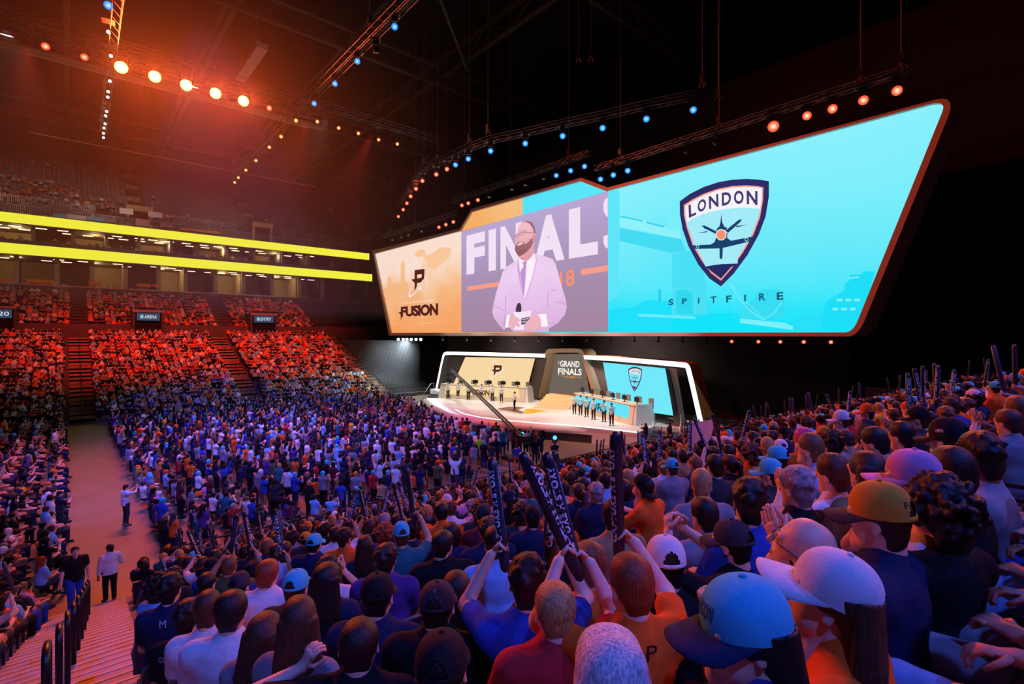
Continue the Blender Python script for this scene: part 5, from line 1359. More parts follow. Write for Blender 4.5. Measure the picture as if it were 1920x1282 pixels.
def figure(P):
    """primitive lists of a figure: skin, shirt, trousers, shoes + hands"""
    S = skeleton(P); B = P['bulk']; f = P['female']
    skin, shirt, pants, shoes = [], [], [], []
    hands = []
    tw = (.150 if f else .160) * B
    def trunk(L, tg):
        L.append(Prim(S['hip'], S['waist'], ((.172 if f else .165) * B, .120 * B), ((.135 if f else .150) * B, .108 * B), tag_=tg, k=.04))
        L.append(Prim(S['waist'], S['chest'], ((.135 if f else .150) * B, .108 * B), (tw, .118 * B), tag_=tg, k=.05))
        L.append(Prim(S['chest'], (S['chest'] + S['neck']) / 2, (tw, .115 * B), (.13 * B, .09 * B), tag_=tg, k=.05))
        L.append(Prim(S['sh'][1] * [.82, 1, 1], S['sh'][-1] * [.82, 1, 1], .058, tag_=tg, k=.06))
        L.append(Prim(S['neck'] + [0, -.005, -.05], S['neck'] + [0, .005, .045], (.085, .075), (.060, .060), tag_=tg, k=.05))
    trunk(skin, 'skin'); trunk(shirt, 'shirt')
    hem = .02 if P['seated'] else -.085
    shirt.append(Prim(S['hip'] + [0, -.005, hem - .06], S['waist'], (.184 * B, .134 * B), (.150 * B, .112 * B), tag_='shirt', k=.03, cut=(S['hip'] + [0, 0, hem], np.array((0, 0, -1.0)))))
    Rm = np.array(S['Rh'])
    skin.append(Prim(S['neck'], S['head'] + Rm @ np.array((0, -.03, -.05)), (.060, .060), (.054, .056), k=.03))
    skin.append(Prim(S['head'] + Rm @ np.array((0, -.02, .01)), S['head'] + Rm @ np.array((0, -.01, .04)), (.064, .075), k=.03))
    for i, sx in enumerate((1, -1)):
        h = np.array(P['hands'][i], float)
        el, wr = two_bone(S['sh'][sx], h, .285, .255, P['hint'][i])
        skin += [Prim(S['sh'][sx], el, .052 * B, .040, k=.04), Prim(el, wr, .042, .027, k=.02)]
        fd = nrm(wr - el) if not P['fdir'] else nrm(P['fdir'][i])
        pn = P['palm'][i] if P['palm'] else (sx * .2, 0, 1)
        u = np.array(pn, float); u = u - fd * u.dot(fd); u = nrm(u)
        side = np.cross(fd, u)
        skin.append(Prim(wr + fd * .01, wr + fd * .085, (.027, .017), (.040, .014), side=side, k=.02))
        hands.append((wr, fd, u, sx))
        end = P['long'] and .95 or .72
        ad = nrm(el - S['sh'][sx])
        if P['long']:
            shirt += [Prim(S['sh'][sx], el, .050 * B, .045, tag_='shirt', k=.05)]
            fd2 = nrm(wr - el); c = el + fd2 * .225
            shirt += [Prim(el, wr, .045, .034, tag_='shirt', k=.02, cut=(c, fd2))]
        else:
            c = S['sh'][sx] + ad * .285 * end
            shirt += [Prim(S['sh'][sx], el, .050 * B, .052, tag_='shirt', k=.05, cut=(c, ad))]
    for sx in (1, -1):
        hp = S['hip'] + np.array((sx * .088, 0, -.01))
        if P['seated']:
            kn = np.array((sx * .13, .45, .50)); an = np.array((sx * .12, .42 + .04 * sx, .09)); toe = an + [sx * .02, .16, -.05]
        else:
            st = P['stride'] * sx
            kn = np.array((sx * .10, .03 + max(st, 0) * .9, .50)); an = np.array((sx * .10, -.02 + st * .8, .09 + (0.06 if st < 0 else 0))); toe = an + [sx * .03, .16, -.05]
        skin += [Prim(hp, kn, .082 * B, .056, k=.04), Prim(kn, an, .054, .036, k=.02), Prim(an + [0, -.03, -.04], toe, (.036, .034), (.042, .022), k=.02)]
        pants += [Prim(hp, kn, .092 * B, .070, tag_='pants', k=.04), Prim(kn, an, .068, .054, tag_='pants', k=.02, cut=(an + [0, 0, .02], np.array((0, 0, -1.0))) if not P['stride'] else None)]
        shoes += [Prim(an + [0, -.035, -.045], toe, (.044, .043), (.050, .034), tag_='shoe', k=.02, cut=(np.array((0, 0, .0)), np.array((0, 0, -1.0))) if P['stride'] >= 0 else None)]
    pants.append(Prim(S['hip'] + [0, 0, -.03], S['hip'] + [0, .0, .05], (.178 * B, .130 * B), (.165 * B, .122 * B), tag_='pants', k=.05))
    return S, skin, shirt, pants, shoes, hands

FIG = {}
SKIN_M = LIP_M = EYEW_M = DARK_M = CLOTH_M = DENIM_M = SHOE_M = None
def fig_meshes(name, h):
    key = (name, h)
    if key in FIG: return FIG[key]
    P = POSES[name]
    S, skin, shirt, pants, shoes, hands = figure(P)
    F, lo = field(skin, h); V, Q = nets(F, lo, h)
    mi = np.zeros(len(Q), int)
    hh = .0075 if h < .015 else .010
    hv, hq, hm = head_mesh_data(hh, P['female'])
    M = np.array(S['Rh'])
    hv = hv @ M.T + S['head']
    V2 = np.concatenate([V, hv]); Q2 = np.concatenate([Q, hq + len(V)]); mi = np.concatenate([mi, hm])
    fm = MB()
    for wr, fd, u, sx in hands: hand_fingers(fm, wr, fd, u, sx, P['curl'])
    body = bpy.data.meshes.new('body')
    vs = V2.tolist() + fm.v; fs = Q2.tolist() + [tuple(i + len(V2) for i in f) for f in fm.f]
    body.from_pydata(vs, [], fs)
    body.polygons.foreach_set('use_smooth', [True] * len(fs))
    body.polygons.foreach_set('material_index', mi.tolist() + [0] * len(fm.f))
    for m in (SKIN_M, LIP_M, EYEW_M, DARK_M): body.materials.append(m)
    body.update()
    out = dict(S=S, body=body, hands=hands)
    hc = max(h, .014)
    for nm, L, infl, m in (('shirt', shirt, .014, CLOTH_M), ('trousers', pants, .004, DENIM_M), ('shoe', shoes[:1], .002, SHOE_M), ('shoe_b', shoes[1:], .002, SHOE_M)):
        F, lo = field(L, hc, infl); V, Q = nets(F, lo, hc)
        me = np_mesh(nm, V, Q); me.materials.append(m); out[nm] = me
    FIG[key] = out
    return out

def lowres(name, h, hairstyle, legs=True):
    """coarse whole figure for crowds: vertices, faces, region per face (0 skin 1 shirt 2 trousers 3 hair)"""
    key = ('low', name, h, hairstyle, legs)
    if key in FIG: return FIG[key]
    P = POSES[name]
    S, skin, shirt, pants, shoes, hands = figure(P)
    M = np.array(S['Rh'])
    hair = [Prim(S['head'] + M @ np.array((0, -.03, .035)), S['head'] + M @ np.array((0, -.01, .04)), .095, k=.0)]
    if hairstyle == 'long': hair.append(Prim(S['head'] + M @ np.array((0, -.05, 0)), S['head'] + M @ np.array((0, -.09, -.26)), .085, .06, k=.02))
    face = [Prim(S['head'] + M @ np.array((0, .03, -.01)), S['head'] + M @ np.array((0, .05, -.06)), .075, .055, k=0)]
    skin = [p for p in skin if p.L > .02]
    for p in skin: p.ra = np.maximum(p.ra, h * .62); p.rb = np.maximum(p.rb, h * .62)
    if not legs:
        skin = [p for p in skin if p.b[2] > .30]; pants = pants[:1] + pants[2:3] + pants[-1:]; shoes = []
    allp = skin + shirt + pants + shoes + hair + face
    F, lo = field(allp, h, .010); V, Q = nets(F, lo, h)
    c = V[Q].mean(1)
    D = [np.min([p.ev(c, .004) for p in skin + face], 0), np.min([p.ev(c, .016) for p in shirt], 0), np.min([p.ev(c, .010) for p in pants + shoes], 0), np.min([p.ev(c, .012) for p in hair], 0)]
    FIG[key] = (V, Q, np.argmin(D, 0))
    return FIG[key]
SKIN_M = mat('skin', rough=.5, objcol=True, noise=.06, nscale=30)
LIP_M = mat('lips', (.35, .11, .09), .45)
EYEW_M = mat('eye_white', (.75, .72, .70), .25)
DARK_M = mat('dark_brow', (.02, .014, .01), .5)
HAIR_M = mat('hair', rough=.5, objcol=True, noise=.55, nscale=1.0, bump=1.0, spec=.45)
_nt = HAIR_M.node_tree
_mp = _nt.nodes.new('ShaderNodeMapping'); _mp.inputs['Scale'].default_value = (170, 170, 18)
_tn = [n_ for n_ in _nt.nodes if n_.type == 'TEX_NOISE'][0]; _tc = [n_ for n_ in _nt.nodes if n_.type == 'TEX_COORD'][0]
_nt.links.new(_tc.outputs['Object'], _mp.inputs['Vector']); _nt.links.new(_mp.outputs['Vector'], _tn.inputs['Vector'])
[n_ for n_ in _nt.nodes if n_.type == 'BUMP'][0].inputs['Distance'].default_value = .004
CLOTH_M = mat('cloth', rough=.85, objcol=True, noise=.12, nscale=7, bump=.6, spec=.2)
[n_ for n_ in CLOTH_M.node_tree.nodes if n_.type == 'BUMP'][0].inputs['Distance'].default_value = .03
DENIM_M = mat('trouser_cloth', rough=.85, objcol=True, noise=.18, nscale=14, bump=.3, spec=.2)
SHOE_M = mat('shoe', (.06, .06, .065), .5, objcol=False)
CAP_M = mat('cap_cloth', rough=.8, objcol=True, noise=.06, nscale=120, bump=.15, spec=.25)
# seated poses (right hand first)
pose('lap', hands=((.11, .30, .68), (-.12, .30, .68)), curl=35)
pose('lap_turn', yaw=-28, hands=((.10, .33, .66), (-.16, .28, .69)), curl=30, bulk=1.06)
pose('look_up', pitch=10, yaw=-12, lean=-6, hands=((.15, .26, .69), (-.13, .30, .67)), bulk=1.1)
pose('forward', lean=16, pitch=-4, hands=((.09, .46, .66), (-.07, .47, .66)), curl=40)
pose('f_lap', female=True, hands=((.07, .30, .68), (-.09, .31, .68)), curl=30, bulk=.88)
pose('f_turn', female=True, yaw=30, hands=((.07, .32, .67), (-.12, .29, .68)), bulk=.9)
pose('clap', hands=((.05, .34, .98), (-.05, .34, .98)), hint=((.8, -.4, -.5), (-.8, -.4, -.5)), fdir=((-.25, .5, .8), (.25, .5, .8)), palm=((1, .2, 0), (-1, .2, 0)), curl=8)
pose('stick_r', hands=((.26, .28, 1.22), (-.12, .30, .68)), hint=((.7, .1, -1), (-.6, -.5, -.8)), fdir=((-.5, .7, .3), (.3, .8, .0)), palm=((1, .2, .3), (-.2, 0, 1)), curl=72)
pose('stick_2', hands=((.20, .30, 1.20), (-.20, .30, 1.16)), hint=((.8, .1, -1), (-.8, .1, -1)), fdir=((-.6, .7, .3), (.6, .7, .3)), palm=((1, .2, .3), (-1, .2, .3)), curl=72)
pose('phone', hands=((.07, .36, 1.12), (-.07, .36, 1.12)), hint=((.9, 0, -.7), (-.9, 0, -.7)), fdir=((-.35, .35, .85), (.35, .35, .85)), palm=((1, .3, 0), (-1, .3, 0)), curl=42, pitch=3)
pose('chin', hands=((.05, .13, 1.02), (-.10, .28, .68)), hint=((.6, .4, -1), (-.6, -.5, -.8)), fdir=((-.4, .1, .9), (.3, .8, 0)), palm=((.2, 1, 0), (-.2, 0, 1)), curl=45, pitch=-5)
pose('read', lean=10, pitch=-24, hands=((.08, .40, .86), (-.08, .40, .86)), hint=((.8, -.3, -.6), (-.8, -.3, -.6)), curl=45)
pose('f_phone', female=True, lean=8, pitch=-22, yaw=12, hands=((.06, .36, .95), (-.07, .37, .95)), hint=((.7, -.3, -.7), (-.7, -.3, -.7)), fdir=((-.35, .35, .85), (.35, .35, .85)), palm=((1, .3, 0), (-1, .3, 0)), curl=45, bulk=.9)
pose('back_hand', hands=((.12, .30, .68), (-.26, .05, 1.02)), hint=((.6, -.5, -.8), (-.9, -.6, -.6)), fdir=((-.3, .8, 0), (.4, .0, .9)), palm=((.2, 0, 1), (-.6, -.6, 0)), curl=50, yaw=8)
pose('rest', hands=((.19, .17, .70), (-.19, .17, .70)), hint=((.5, -.9, -.3), (-.5, -.9, -.3)), curl=40)
# standing poses
pose('stand', False, hands=((.27, .06, .78), (-.27, .06, .78)), curl=22, hint=((.5, -1, 0), (-.5, -1, 0)), fdir=((.0, .1, -1), (0, .1, -1)), palm=((1, 0, 0), (-1, 0, 0)))
pose('f_stand', False, female=True, hands=((.23, .10, .80), (-.10, .28, 1.02)), curl=25, hint=((.5, -1, 0), (-.5, -1, -.2)), bulk=.9)
pose('stand_clap', False, hands=((.05, .34, 1.36), (-.05, .34, 1.36)), hint=((.8, -.4, -.6), (-.8, -.4, -.6)), fdir=((-.25, .5, .8), (.25, .5, .8)), palm=((1, .2, 0), (-1, .2, 0)), curl=8)
pose('stand_up1', False, hands=((.30, .14, 1.84), (-.27, .06, .80)), hint=((.9, .2, -.3), (-.5, -1, 0)), fdir=((0, .1, 1), (0, .1, -1)), palm=((1, 0, .2), (-1, 0, 0)), curl=15)
pose('stand_up2', False, hands=((.32, .12, 1.84), (-.30, .12, 1.86)), hint=((.9, .2, -.2), (-.9, .2, -.2)), fdir=((.1, .1, 1), (-.1, .1, 1)), palm=((0, -1, .1), (0, -1, .1)), curl=12)
pose('stand_phone', False, hands=((.07, .38, 1.50), (-.07, .38, 1.50)), hint=((.9, 0, -.7), (-.9, 0, -.7)), fdir=((-.35, .35, .85), (.35, .35, .85)), palm=((1, .3, 0), (-1, .3, 0)), curl=45)
pose('clasp', False, hands=((.035, .22, .90), (-.035, .24, .91)), hint=((.9, -.6, -.1), (-.9, -.6, -.1)), fdir=((-.8, .2, -.4), (.8, .2, -.4)), palm=((0, 1, .2), (0, 1, .2)), curl=35)
pose('clasp_long', False, long=True, hands=((.04, .24, 1.05), (-.04, .25, 1.06)), hint=((.9, -.6, -.2), (-.9, -.6, -.2)), fdir=((-.8, .3, .0), (.8, .3, .0)), palm=((0, 1, .2), (0, 1, .2)), curl=50)
pose('walk', False, lean=6, stride=.16, pitch=-14, hands=((.30, .18, .82), (-.29, -.06, .80)), hint=((.6, -1, 0), (-.6, -1, 0)), fdir=((0, .5, -.9), (0, -.1, -1)), palm=((1, 0, 0), (-1, 0, 0)), curl=30, bulk=1.1)
pose('usher', False, long=True, yaw=35, hands=((.20, .26, 1.02), (-.27, .06, .78)), hint=((.6, -.8, -.2), (-.5, -1, 0)), curl=35, bulk=1.05)
SEATED = ['lap', 'lap_turn', 'look_up', 'forward', 'f_lap', 'f_turn', 'clap', 'stick_r', 'stick_2', 'chin', 'read']
STAND = ['stand', 'f_stand', 'stand_clap', 'stand_up1', 'stand_up2', 'stand_phone', 'clasp']

CAPS = None
SK = [hexc(c) for c in ('#e2b497', '#d9a585', '#c98f6c', '#eec6ae', '#a8714c', '#7a4c30', '#d6a07c')]
HC = {'black': hexc('#16110f'), 'dark brown': hexc('#2c1c13'), 'brown': hexc('#4b2f1d'), 'light brown': hexc('#7a5433'), 'blond': hexc('#b58d55'), 'red': hexc('#93401c'), 'grey': hexc('#8d8a88'), 'silver': hexc('#d2cfcb'), 'pink': hexc('#d8488a')}
CC = {'black': '#17171a', 'charcoal': '#34353a', 'navy': '#1d2747', 'grey': '#85878c', 'white': '#dcdcdc', 'orange': '#e8641b', 'royal blue': '#2749a8', 'light blue': '#7fb8e0', 'cyan': '#45c4dc', 'pale cyan': '#9be3f2', 'denim': '#7d9cc4', 'maroon': '#5d1f28', 'red': '#b52a2c', 'olive': '#565a35', 'tan': '#b0895c', 'purple': '#4c357f', 'yellow': '#d9a526', 'lime': '#b5e02a', 'pink': '#d58fb5', 'teal': '#1f6d73', 'brown': '#553a28', 'mustard': '#c8912a'}
CC = {k: hexc(v) for k, v in CC.items()}

def person(loc, rz, pz, label, skin=0, hair='short', hcol='brown', shirt='navy', pants='charcoal', cap=None, capdir=0.0, h=.020, group=None, scale=(1, 1, 1), brim=None, glasses=False, shoes=False, name='person'):
    global CAPS
    f = fig_meshes(pz, h)
    o = thing(name, label, 'person', loc, rz, group)
    o.scale = scale
    col = lambda c: CC[c] if isinstance(c, str) else c
    S = f['S']
    link('body', f['body'], None, o, col=SK[skin] if isinstance(skin, int) else skin)
    link('shirt', f['shirt'], None, o, col=col(shirt))
    link('trousers', f['trousers'], None, o, col=col(pants))
    if shoes:
        link('shoe', f['shoe'], None, o); link('shoe', f['shoe_b'], None, o)
    hl, hr = tuple(S['head']), S['Rh'].to_euler()
    if hair:
        st = hair if not cap or hair in ('long', 'straight', 'wavy', 'bob', 'curly') else 'crop'
        if cap and st in ('long', 'straight', 'wavy', 'bob', 'curly'): st = 'capped_' + st
        if st.replace('capped_', '') in ('long', 'straight', 'wavy', 'pony'):
            hr2 = (Matrix.Rotation(radians(POSES[pz]['yaw']), 3, 'Z') @ Matrix.Rotation(radians(-POSES[pz]['pitch'] * .25), 3, 'X')).to_euler(); hl2 = (hl[0], hl[1] - .012 - .0012 * max(POSES[pz]['lean'], 0), hl[2] + .004)
            link('hair', hair_mesh(st), None, o, hl2, hr2, HC[hcol] if isinstance(hcol, str) else hcol)
        else:
            link('hair', hair_mesh(st), None, o, hl, hr, HC[hcol] if isinstance(hcol, str) else hcol)
    if cap:
        if CAPS is None:
            CAPS = cap_meshes()
            for me in CAPS: me.materials.append(CAP_M)
        c = col(cap)
        R = (S['Rh'] @ Matrix.Rotation(radians(capdir), 3, 'Z') @ Matrix.Rotation(radians(-4), 3, 'X')).to_euler()
        k = link('cap', CAPS[0], None, o, hl, R, c)
        if hair in ('long', 'straight', 'wavy', 'bob', 'curly'): k.scale = (1.08, 1.06, 1.05)
        link('brim', CAPS[1], None, k, col=col(brim) if brim else c)
        link('strap', CAPS[2], None, k, col=c); link('button', CAPS[3], None, k, col=c)
    if glasses:
        link('glasses', glasses_mesh(), None, o, hl, hr)
    return o, f
def cap_text(o, txt, a0, e0, wd, hg, col):
    k = [c for c in o.children if c.name.startswith('cap')][0]
    V, Fs = text_pts(txt, (-1, 1, -1, 1), 1.0, .02); b = MB(); vs = []
    for u, v in V:
        a = a0 + u * wd; e = e0 + v * hg; s = 1.015; bul = 1.0 + .06 * max(0, sin(a)) * sin(2 * e)
        vs.append((.089 * s * cos(a) * cos(e) ** .8 * bul, -.016 + .106 * s * sin(a) * cos(e) ** .8 * bul, .028 + .118 * s * sin(e) ** .9))
    b.add(vs, Fs); b.build('lettering', mat('cap_print_' + str(col), CC[col], .6), k, fix=False)
_GL = []
def glasses_mesh():
    if not _GL:
        g = MB()
        for sx in (-1, 1):
            g.tube([(sx * .034 + .022 * cos(a), .104 - .012 * abs(cos(a)) * (sx * cos(a) > 0), .010 + .018 * sin(a)) for a in [2 * pi * k / 14 for k in range(15)]], .0018, 5)
            g.tube([(sx * .056, .094, .014), (sx * .079, .06, .014), (sx * .084, -.01, .012), (sx * .084, -.03, -.008)], .0018, 5)
        g.tube([(-.012, .106, .012), (0, .111, .015), (.012, .106, .012)], .0018, 5)
        me = g.mesh('glasses', True); me.materials.append(mat('spectacle_frame', (.01, .01, .012), .3)); _GL.append(me)
    return _GL[0]
# ================================================================== spectators, seats, thunder sticks
def ordinal(k):
    return '%d%s' % (k, 'th' if 10 <= k % 100 <= 20 else {1: 'st', 2: 'nd', 3: 'rd'}.get(k % 10, 'th'))
# ---- seats of the near stand
def seat_meshes():
    bk = MB(); nu, nv = 12, 7
    def shell(off):
        L = []
        for j in range(nv + 1):
            v = j / nv
            for i in range(nu + 1):
                u = -1 + 2 * i / nu
                wd = .235 * (1 - .10 * v ** 4)
                z = .40 + .44 * v - .055 * abs(u) ** 3.5 * v
                y = -.215 - .075 * v + .060 * u * u + off * (1 - .2 * v)
                L.append((u * wd, y, z))
        return L
    a = shell(0.); b = shell(-.055); w = nu + 1; n = len(a)
    q = lambda o, fl: [((o + j * w + i), (o + j * w + i + 1), (o + (j + 1) * w + i + 1), (o + (j + 1) * w + i)) if not fl else ((o + (j + 1) * w + i), (o + (j + 1) * w + i + 1), (o + j * w + i + 1), (o + j * w + i)) for j in range(nv) for i in range(nu)]
    rim = [i for i in range(w)] + [j * w + nu for j in range(1, nv + 1)] + [nv * w + i for i in range(nu - 1, -1, -1)] + [j * w for j in range(nv - 1, 0, -1)]
    bk.add(b, q(0, True)); m = len(rim)
    bk.add([a[k] for k in rim] + [b[k] for k in rim], [(i, (i + 1) % m, m + (i + 1) % m, m + i) for i in range(m)])
    pad = MB(); pad.add(a, q(0, False))
    lip = MB(); top = [a[j * w] for j in range(3, nv + 1)] + [a[nv * w + i] for i in range(1, nu)] + [a[j * w + nu] for j in range(nv, 2, -1)]
    lip.tube([(x, y - .027, z + .004) for x, y, z in top], .016, 6)
    pan = MB().box((0, .02, .425), (.44, .44, .07)); arm = MB().box((.262, -.03, .62), (.05, .34, .035)).box((.262, -.16, .42), (.045, .06, .40))
    out = [bk.mesh('back_shell', True), pad.mesh('back_pad', True, False), lip.mesh('back_edge', True), pan.mesh('seat_pan'), arm.mesh('armrest')]
    for me, m_ in zip(out, (M_SEAT, M_SEATF, M_SEATLIP, M_SEATF, M_SEAT)): me.materials.append(m_)
    return out
SEATM = seat_meshes()
def seat(x, y, z, rz, lb):
    o = thing('arena_seat', lb, 'seat', (x, y, z), rz, 'seats of the near stand')
    for nm, me in zip(('back_shell', 'back_pad', 'back_edge', 'seat_pan', 'armrest'), SEATM): link(nm, me, None, o)
    return o
# ---- thunder sticks
def stick_meshes():
    t = MB(); t.lathe([(.010, -.10), (.024, -.085), (.029, -.05), (.030, .30), (.030, .47), (.026, .515), (.012, .53)], 14)
    V, Fs = text_pts('CAPTURE HISTORY', (0, 1, -1, 1), 1.05, .045)
    ls = []
    for a0 in (0, pi):
        l = MB(); ls.append(l)
        l.add([(.0306 * sin(a0 - v * .62), -.0306 * cos(a0 - v * .62), .005 + u * .455) for u, v in V], Fs)
    e = MB().tube([(.0300, 0, .02), (.0300, 0, .47)], .004, 5)  # blue highlight along the tube, painted as a coloured strip
    out = [t.mesh('tube', True), ls[0].mesh('lettering', False, False), ls[1].mesh('lettering', False, False), e.mesh('highlight', True)]
    for me, m_ in zip(out, (mat('stick_black', (.02, .02, .028), .3), mat('stick_white', (.85, .85, .88), .5), mat('stick_white'), mat('stick_highlight', (.02, .22, .40), .3))): me.materials.append(m_)
    return out
STICKM = stick_meshes()
NST = [0]
def stick(p, d, spin, lb, grp='thunder sticks held up in the near stand'):
    o = thing('thunder_stick', lb, 'thunder stick', p, 0, grp)
    q = Vector(d).normalized().to_track_quat('Z', 'Y')
    o.rotation_euler = (q.to_matrix() @ Matrix.Rotation(spin, 3, 'Z')).to_euler()
    for nm, me in zip(('tube', 'lettering', 'lettering', 'highlight'), STICKM): link(nm, me, None, o)
    NST[0] += 1
    return o
def give_sticks(o, f, pz, rz, who):
    o_loc = Vector(o.location); R = Matrix.Rotation(o.rotation_euler.z, 3, 'Z')
    for i, (wr, fd, u, sx) in enumerate(f['hands']):
        if pz == 'stick_r' and i == 1: continue
        sc = Vector(o.scale)
        side = np.cross(fd, u)
        pal = Vector(wr + fd * .070 - u * .038)
        d = Vector((.10 * sx + rnd.uniform(-.38, .38), .12 + rnd.uniform(-.2, .35), 1))
        w = o_loc + R @ Vector((pal.x * sc.x, pal.y * sc.y, pal.z * sc.z))
        stick(w, R @ d, rnd.uniform(2.0, 4.2), 'black stick lettered CAPTURE HISTORY held by %s' % who)
PHONE = []
def phone(o, f, who, glow=True):
    if not PHONE:
        a = MB().box((0, 0, 0), (.152, .010, .076)).mesh('case'); a.materials.append(M_BLACKM)
        b = MB().add([(-.07, -.0052, -.034), (.07, -.0052, -.034), (.07, -.0052, .034), (-.07, -.0052, .034)], [(0, 1, 2, 3)]).mesh('display', False, False); b.materials.append(emat('phone_display', '#cfd6d2', .55))
        PHONE.extend([a, b])
    (w0, f0, u0, s0), (w1, f1, u1, s1) = f['hands']
    c = (np.array(w0) + np.array(w1)) / 2 + (np.array(f0) + np.array(f1)) / 2 * .105
    R = Matrix.Rotation(o.rotation_euler.z, 3, 'Z'); sc = Vector(o.scale)
    p = Vector(o.location) + R @ Vector((c[0] * sc.x, c[1] * sc.y, c[2] * sc.z))
    t = thing('phone', 'black smartphone held up by %s' % who, 'phone', p, o.rotation_euler.z)
    link('case', PHONE[0], None, t); link('display', PHONE[1], None, t)

HEADZ = 1.155
PEOPLE = []      # (x,y) already taken in the near stand
def facing(x, y, tx=-36., ty=32.):
    return math.atan2(ty - y, tx - x) - pi / 2
def hero(px, py, w, pz, hair, hcol, shirt, label, rz=None, cap=None, capdir=0., brim=None, skin=0, glasses=False, pants='charcoal', rows=None, bulkx=1.0, dz=0.0):
    Z = .165 * FPX / w
    p = CAMP + ray(px, py) * Z
    n = round((-.57 - p.x) / ROW) if rows is None else rows
    z0 = row_z(n)
    S = skeleton(POSES[pz])
    s = (p.z - z0) / S['head'][2]
    s = min(max(s, .90), 1.10)
    if rz is None: rz = facing(p.x, p.y)
    else: rz = radians(rz)
    off = Matrix.Rotation(rz, 3, 'Z') @ Vector((S['head'][0], S['head'][1], 0))
    loc = (p.x - off.x, p.y - off.y, max(z0, p.z - s * S['head'][2]) if abs(p.z - s * S['head'][2] - z0) < .12 else z0)
    o, f = person((loc[0], loc[1], z0), rz, pz, label, skin, hair, hcol, shirt, pants, cap, capdir, .012 if Z < 4.5 else .020, None, (bulkx, 1, s), brim, glasses)
    PEOPLE.append((loc[0], loc[1], px, py, w))
    SEATS.append((row_x(n) + .10, loc[1] - .0, z0, radians(90), Z, n))
    if pz.startswith('stick'): give_sticks(o, f, pz, rz, ' '.join(label.split()[:7]))
    return o, f
SEATS = []
def H(*a, **k): return hero(*a, **k)
bc, _ = H(1388, 1195, 122, 'f_turn', 'straight', 'black', 'purple', 'person in a cyan cap with dark navy brim and long black hair', rz=112, cap='cyan', brim='navy', rows=0)
H(1545, 1125, 108, 'f_phone', 'long', 'brown', 'orange', 'person in a white knitted cap with long brown hair looking at a phone', rz=96, cap='white', rows=0)
H(1502, 1035, 84, 'read', 'bald', 'dark brown', 'white', 'balding person with glasses and a white shirt bending over a page', rz=98, glasses=True, rows=0, bulkx=1.1)
yc, _ = H(1645, 978, 82, 'clap', 'short', 'dark brown', 'navy', 'person in a yellow cap and navy tee clapping', rz=88, cap='mustard', brim='charcoal', rows=0)
H(1755, 962, 76, 'f_lap', 'curly', 'black', 'black', 'person with a big mass of black curls beside the yellow cap', rz=62, rows=0)
H(1705, 886, 70, 'chin', 'short', 'dark brown', 'white', 'person in a pink cap and glasses resting a hand on the chin', rz=104, cap='pink', glasses=True, rows=0)
H(1785, 892, 62, 'lap_turn', 'short', 'black', 'black', 'person with dark hair and black jacket behind the pink cap', rz=80, rows=0)
H(1142, 1275, 118, 'f_lap', 'bob', 'silver', 'grey', 'person with a short silver grey bob of hair', rows=0)
rh, _ = H(1182, 1102, 75, 'stick_2', 'short', 'red', 'orange', 'red haired person in an orange team shirt waving sticks', rz=66, skin=3, rows=1)
H(1040, 1192, 74, 'stick_r', 'crop', 'blond', 'red', 'person with cropped blond hair in a red shirt', rz=60, skin=3, rows=1)
H(1104, 1062, 56, 'lap', 'crop', 'light brown', 'orange', 'person with a shaved head, glasses and an orange shirt', rz=80, glasses=True, rows=2)
H(988, 1094, 63, 'stick_2', 'messy', 'dark brown', 'royal blue', 'person with tousled brown hair in a royal blue tee', rz=48, rows=2)
H(1247, 998, 60, 'lap', 'short', 'black', 'black', 'person in a white cap with a strap opening and black tee', cap='white', rows=2, bulkx=1.12)
H(1372, 1022, 58, 'phone', 'short', 'black', 'black', 'person in a black cap filming with a phone', rz=84, cap='charcoal', rows=1)
H(1405, 945, 56, 'lap_turn', 'messy', 'black', 'royal blue', 'person with thick dark curls in a blue jacket', rz=60, rows=1)
H(1492, 918, 50, 'lap', 'messy', 'grey', 'black', 'person with greying hair, dark shirt and an orange collar', rz=72, rows=1)
H(1560, 882, 47, 'clap', 'short', 'brown', 'white', 'person with brown hair in a white shirt beside the long dark curls', rz=72, rows=1)
H(1622, 888, 52, 'f_lap', 'wavy', 'dark brown', 'tan', 'person with very long dark curls over a tan top', rz=55, rows=0)
H(673, 1212, 68, 'back_hand', 'crop', 'dark brown', 'black', 'person with a dark buzz cut and an arm raised to the ear', rz=50, rows=2, bulkx=1.05)
H(708, 1120, 52, 'lap', 'short', 'black', 'navy', 'person in a black cap worn low over a navy sweater', cap='black', capdir=0, rows=3, bulkx=1.1)
bt, _ = H(820, 1138, 60, 'lap', 'crop', 'dark brown', 'black', 'person in a black cap with a strap opening and black tee', cap='charcoal', rows=2, bulkx=1.05)
H(562, 1172, 60, 'f_turn', 'long', 'brown', 'grey', 'person with long straight brown hair turning aside', rz=40, rows=3)
H(498, 1192, 55, 'f_lap', 'wavy', 'brown', 'grey', 'person with wavy brown hair beside the long straight brown hair', rz=55, rows=3)
H(614, 1125, 45, 'f_lap', 'straight', 'black', 'navy', 'person with sleek black hair in a navy top', rz=52, rows=3)
H(556, 1103, 42, 'lap', 'short', 'dark brown', 'charcoal', 'person in a cyan cap and dark shirt next to white shirts', cap='cyan', rows=4)
H(502, 1105, 38, 'lap', 'short', 'red', 'white', 'person with short reddish hair in a white printed tee', rz=55, rows=4)
H(434, 1150, 48, 'lap', 'short', 'dark brown', 'white', 'person with dark hair in a white collared shirt beside the aisle', rz=58, rows=4, bulkx=1.12)
H(390, 1138, 43, 'lap', 'crop', 'brown', 'white', 'person with cropped brown hair in a plain white tee by the aisle', rz=60, rows=5)
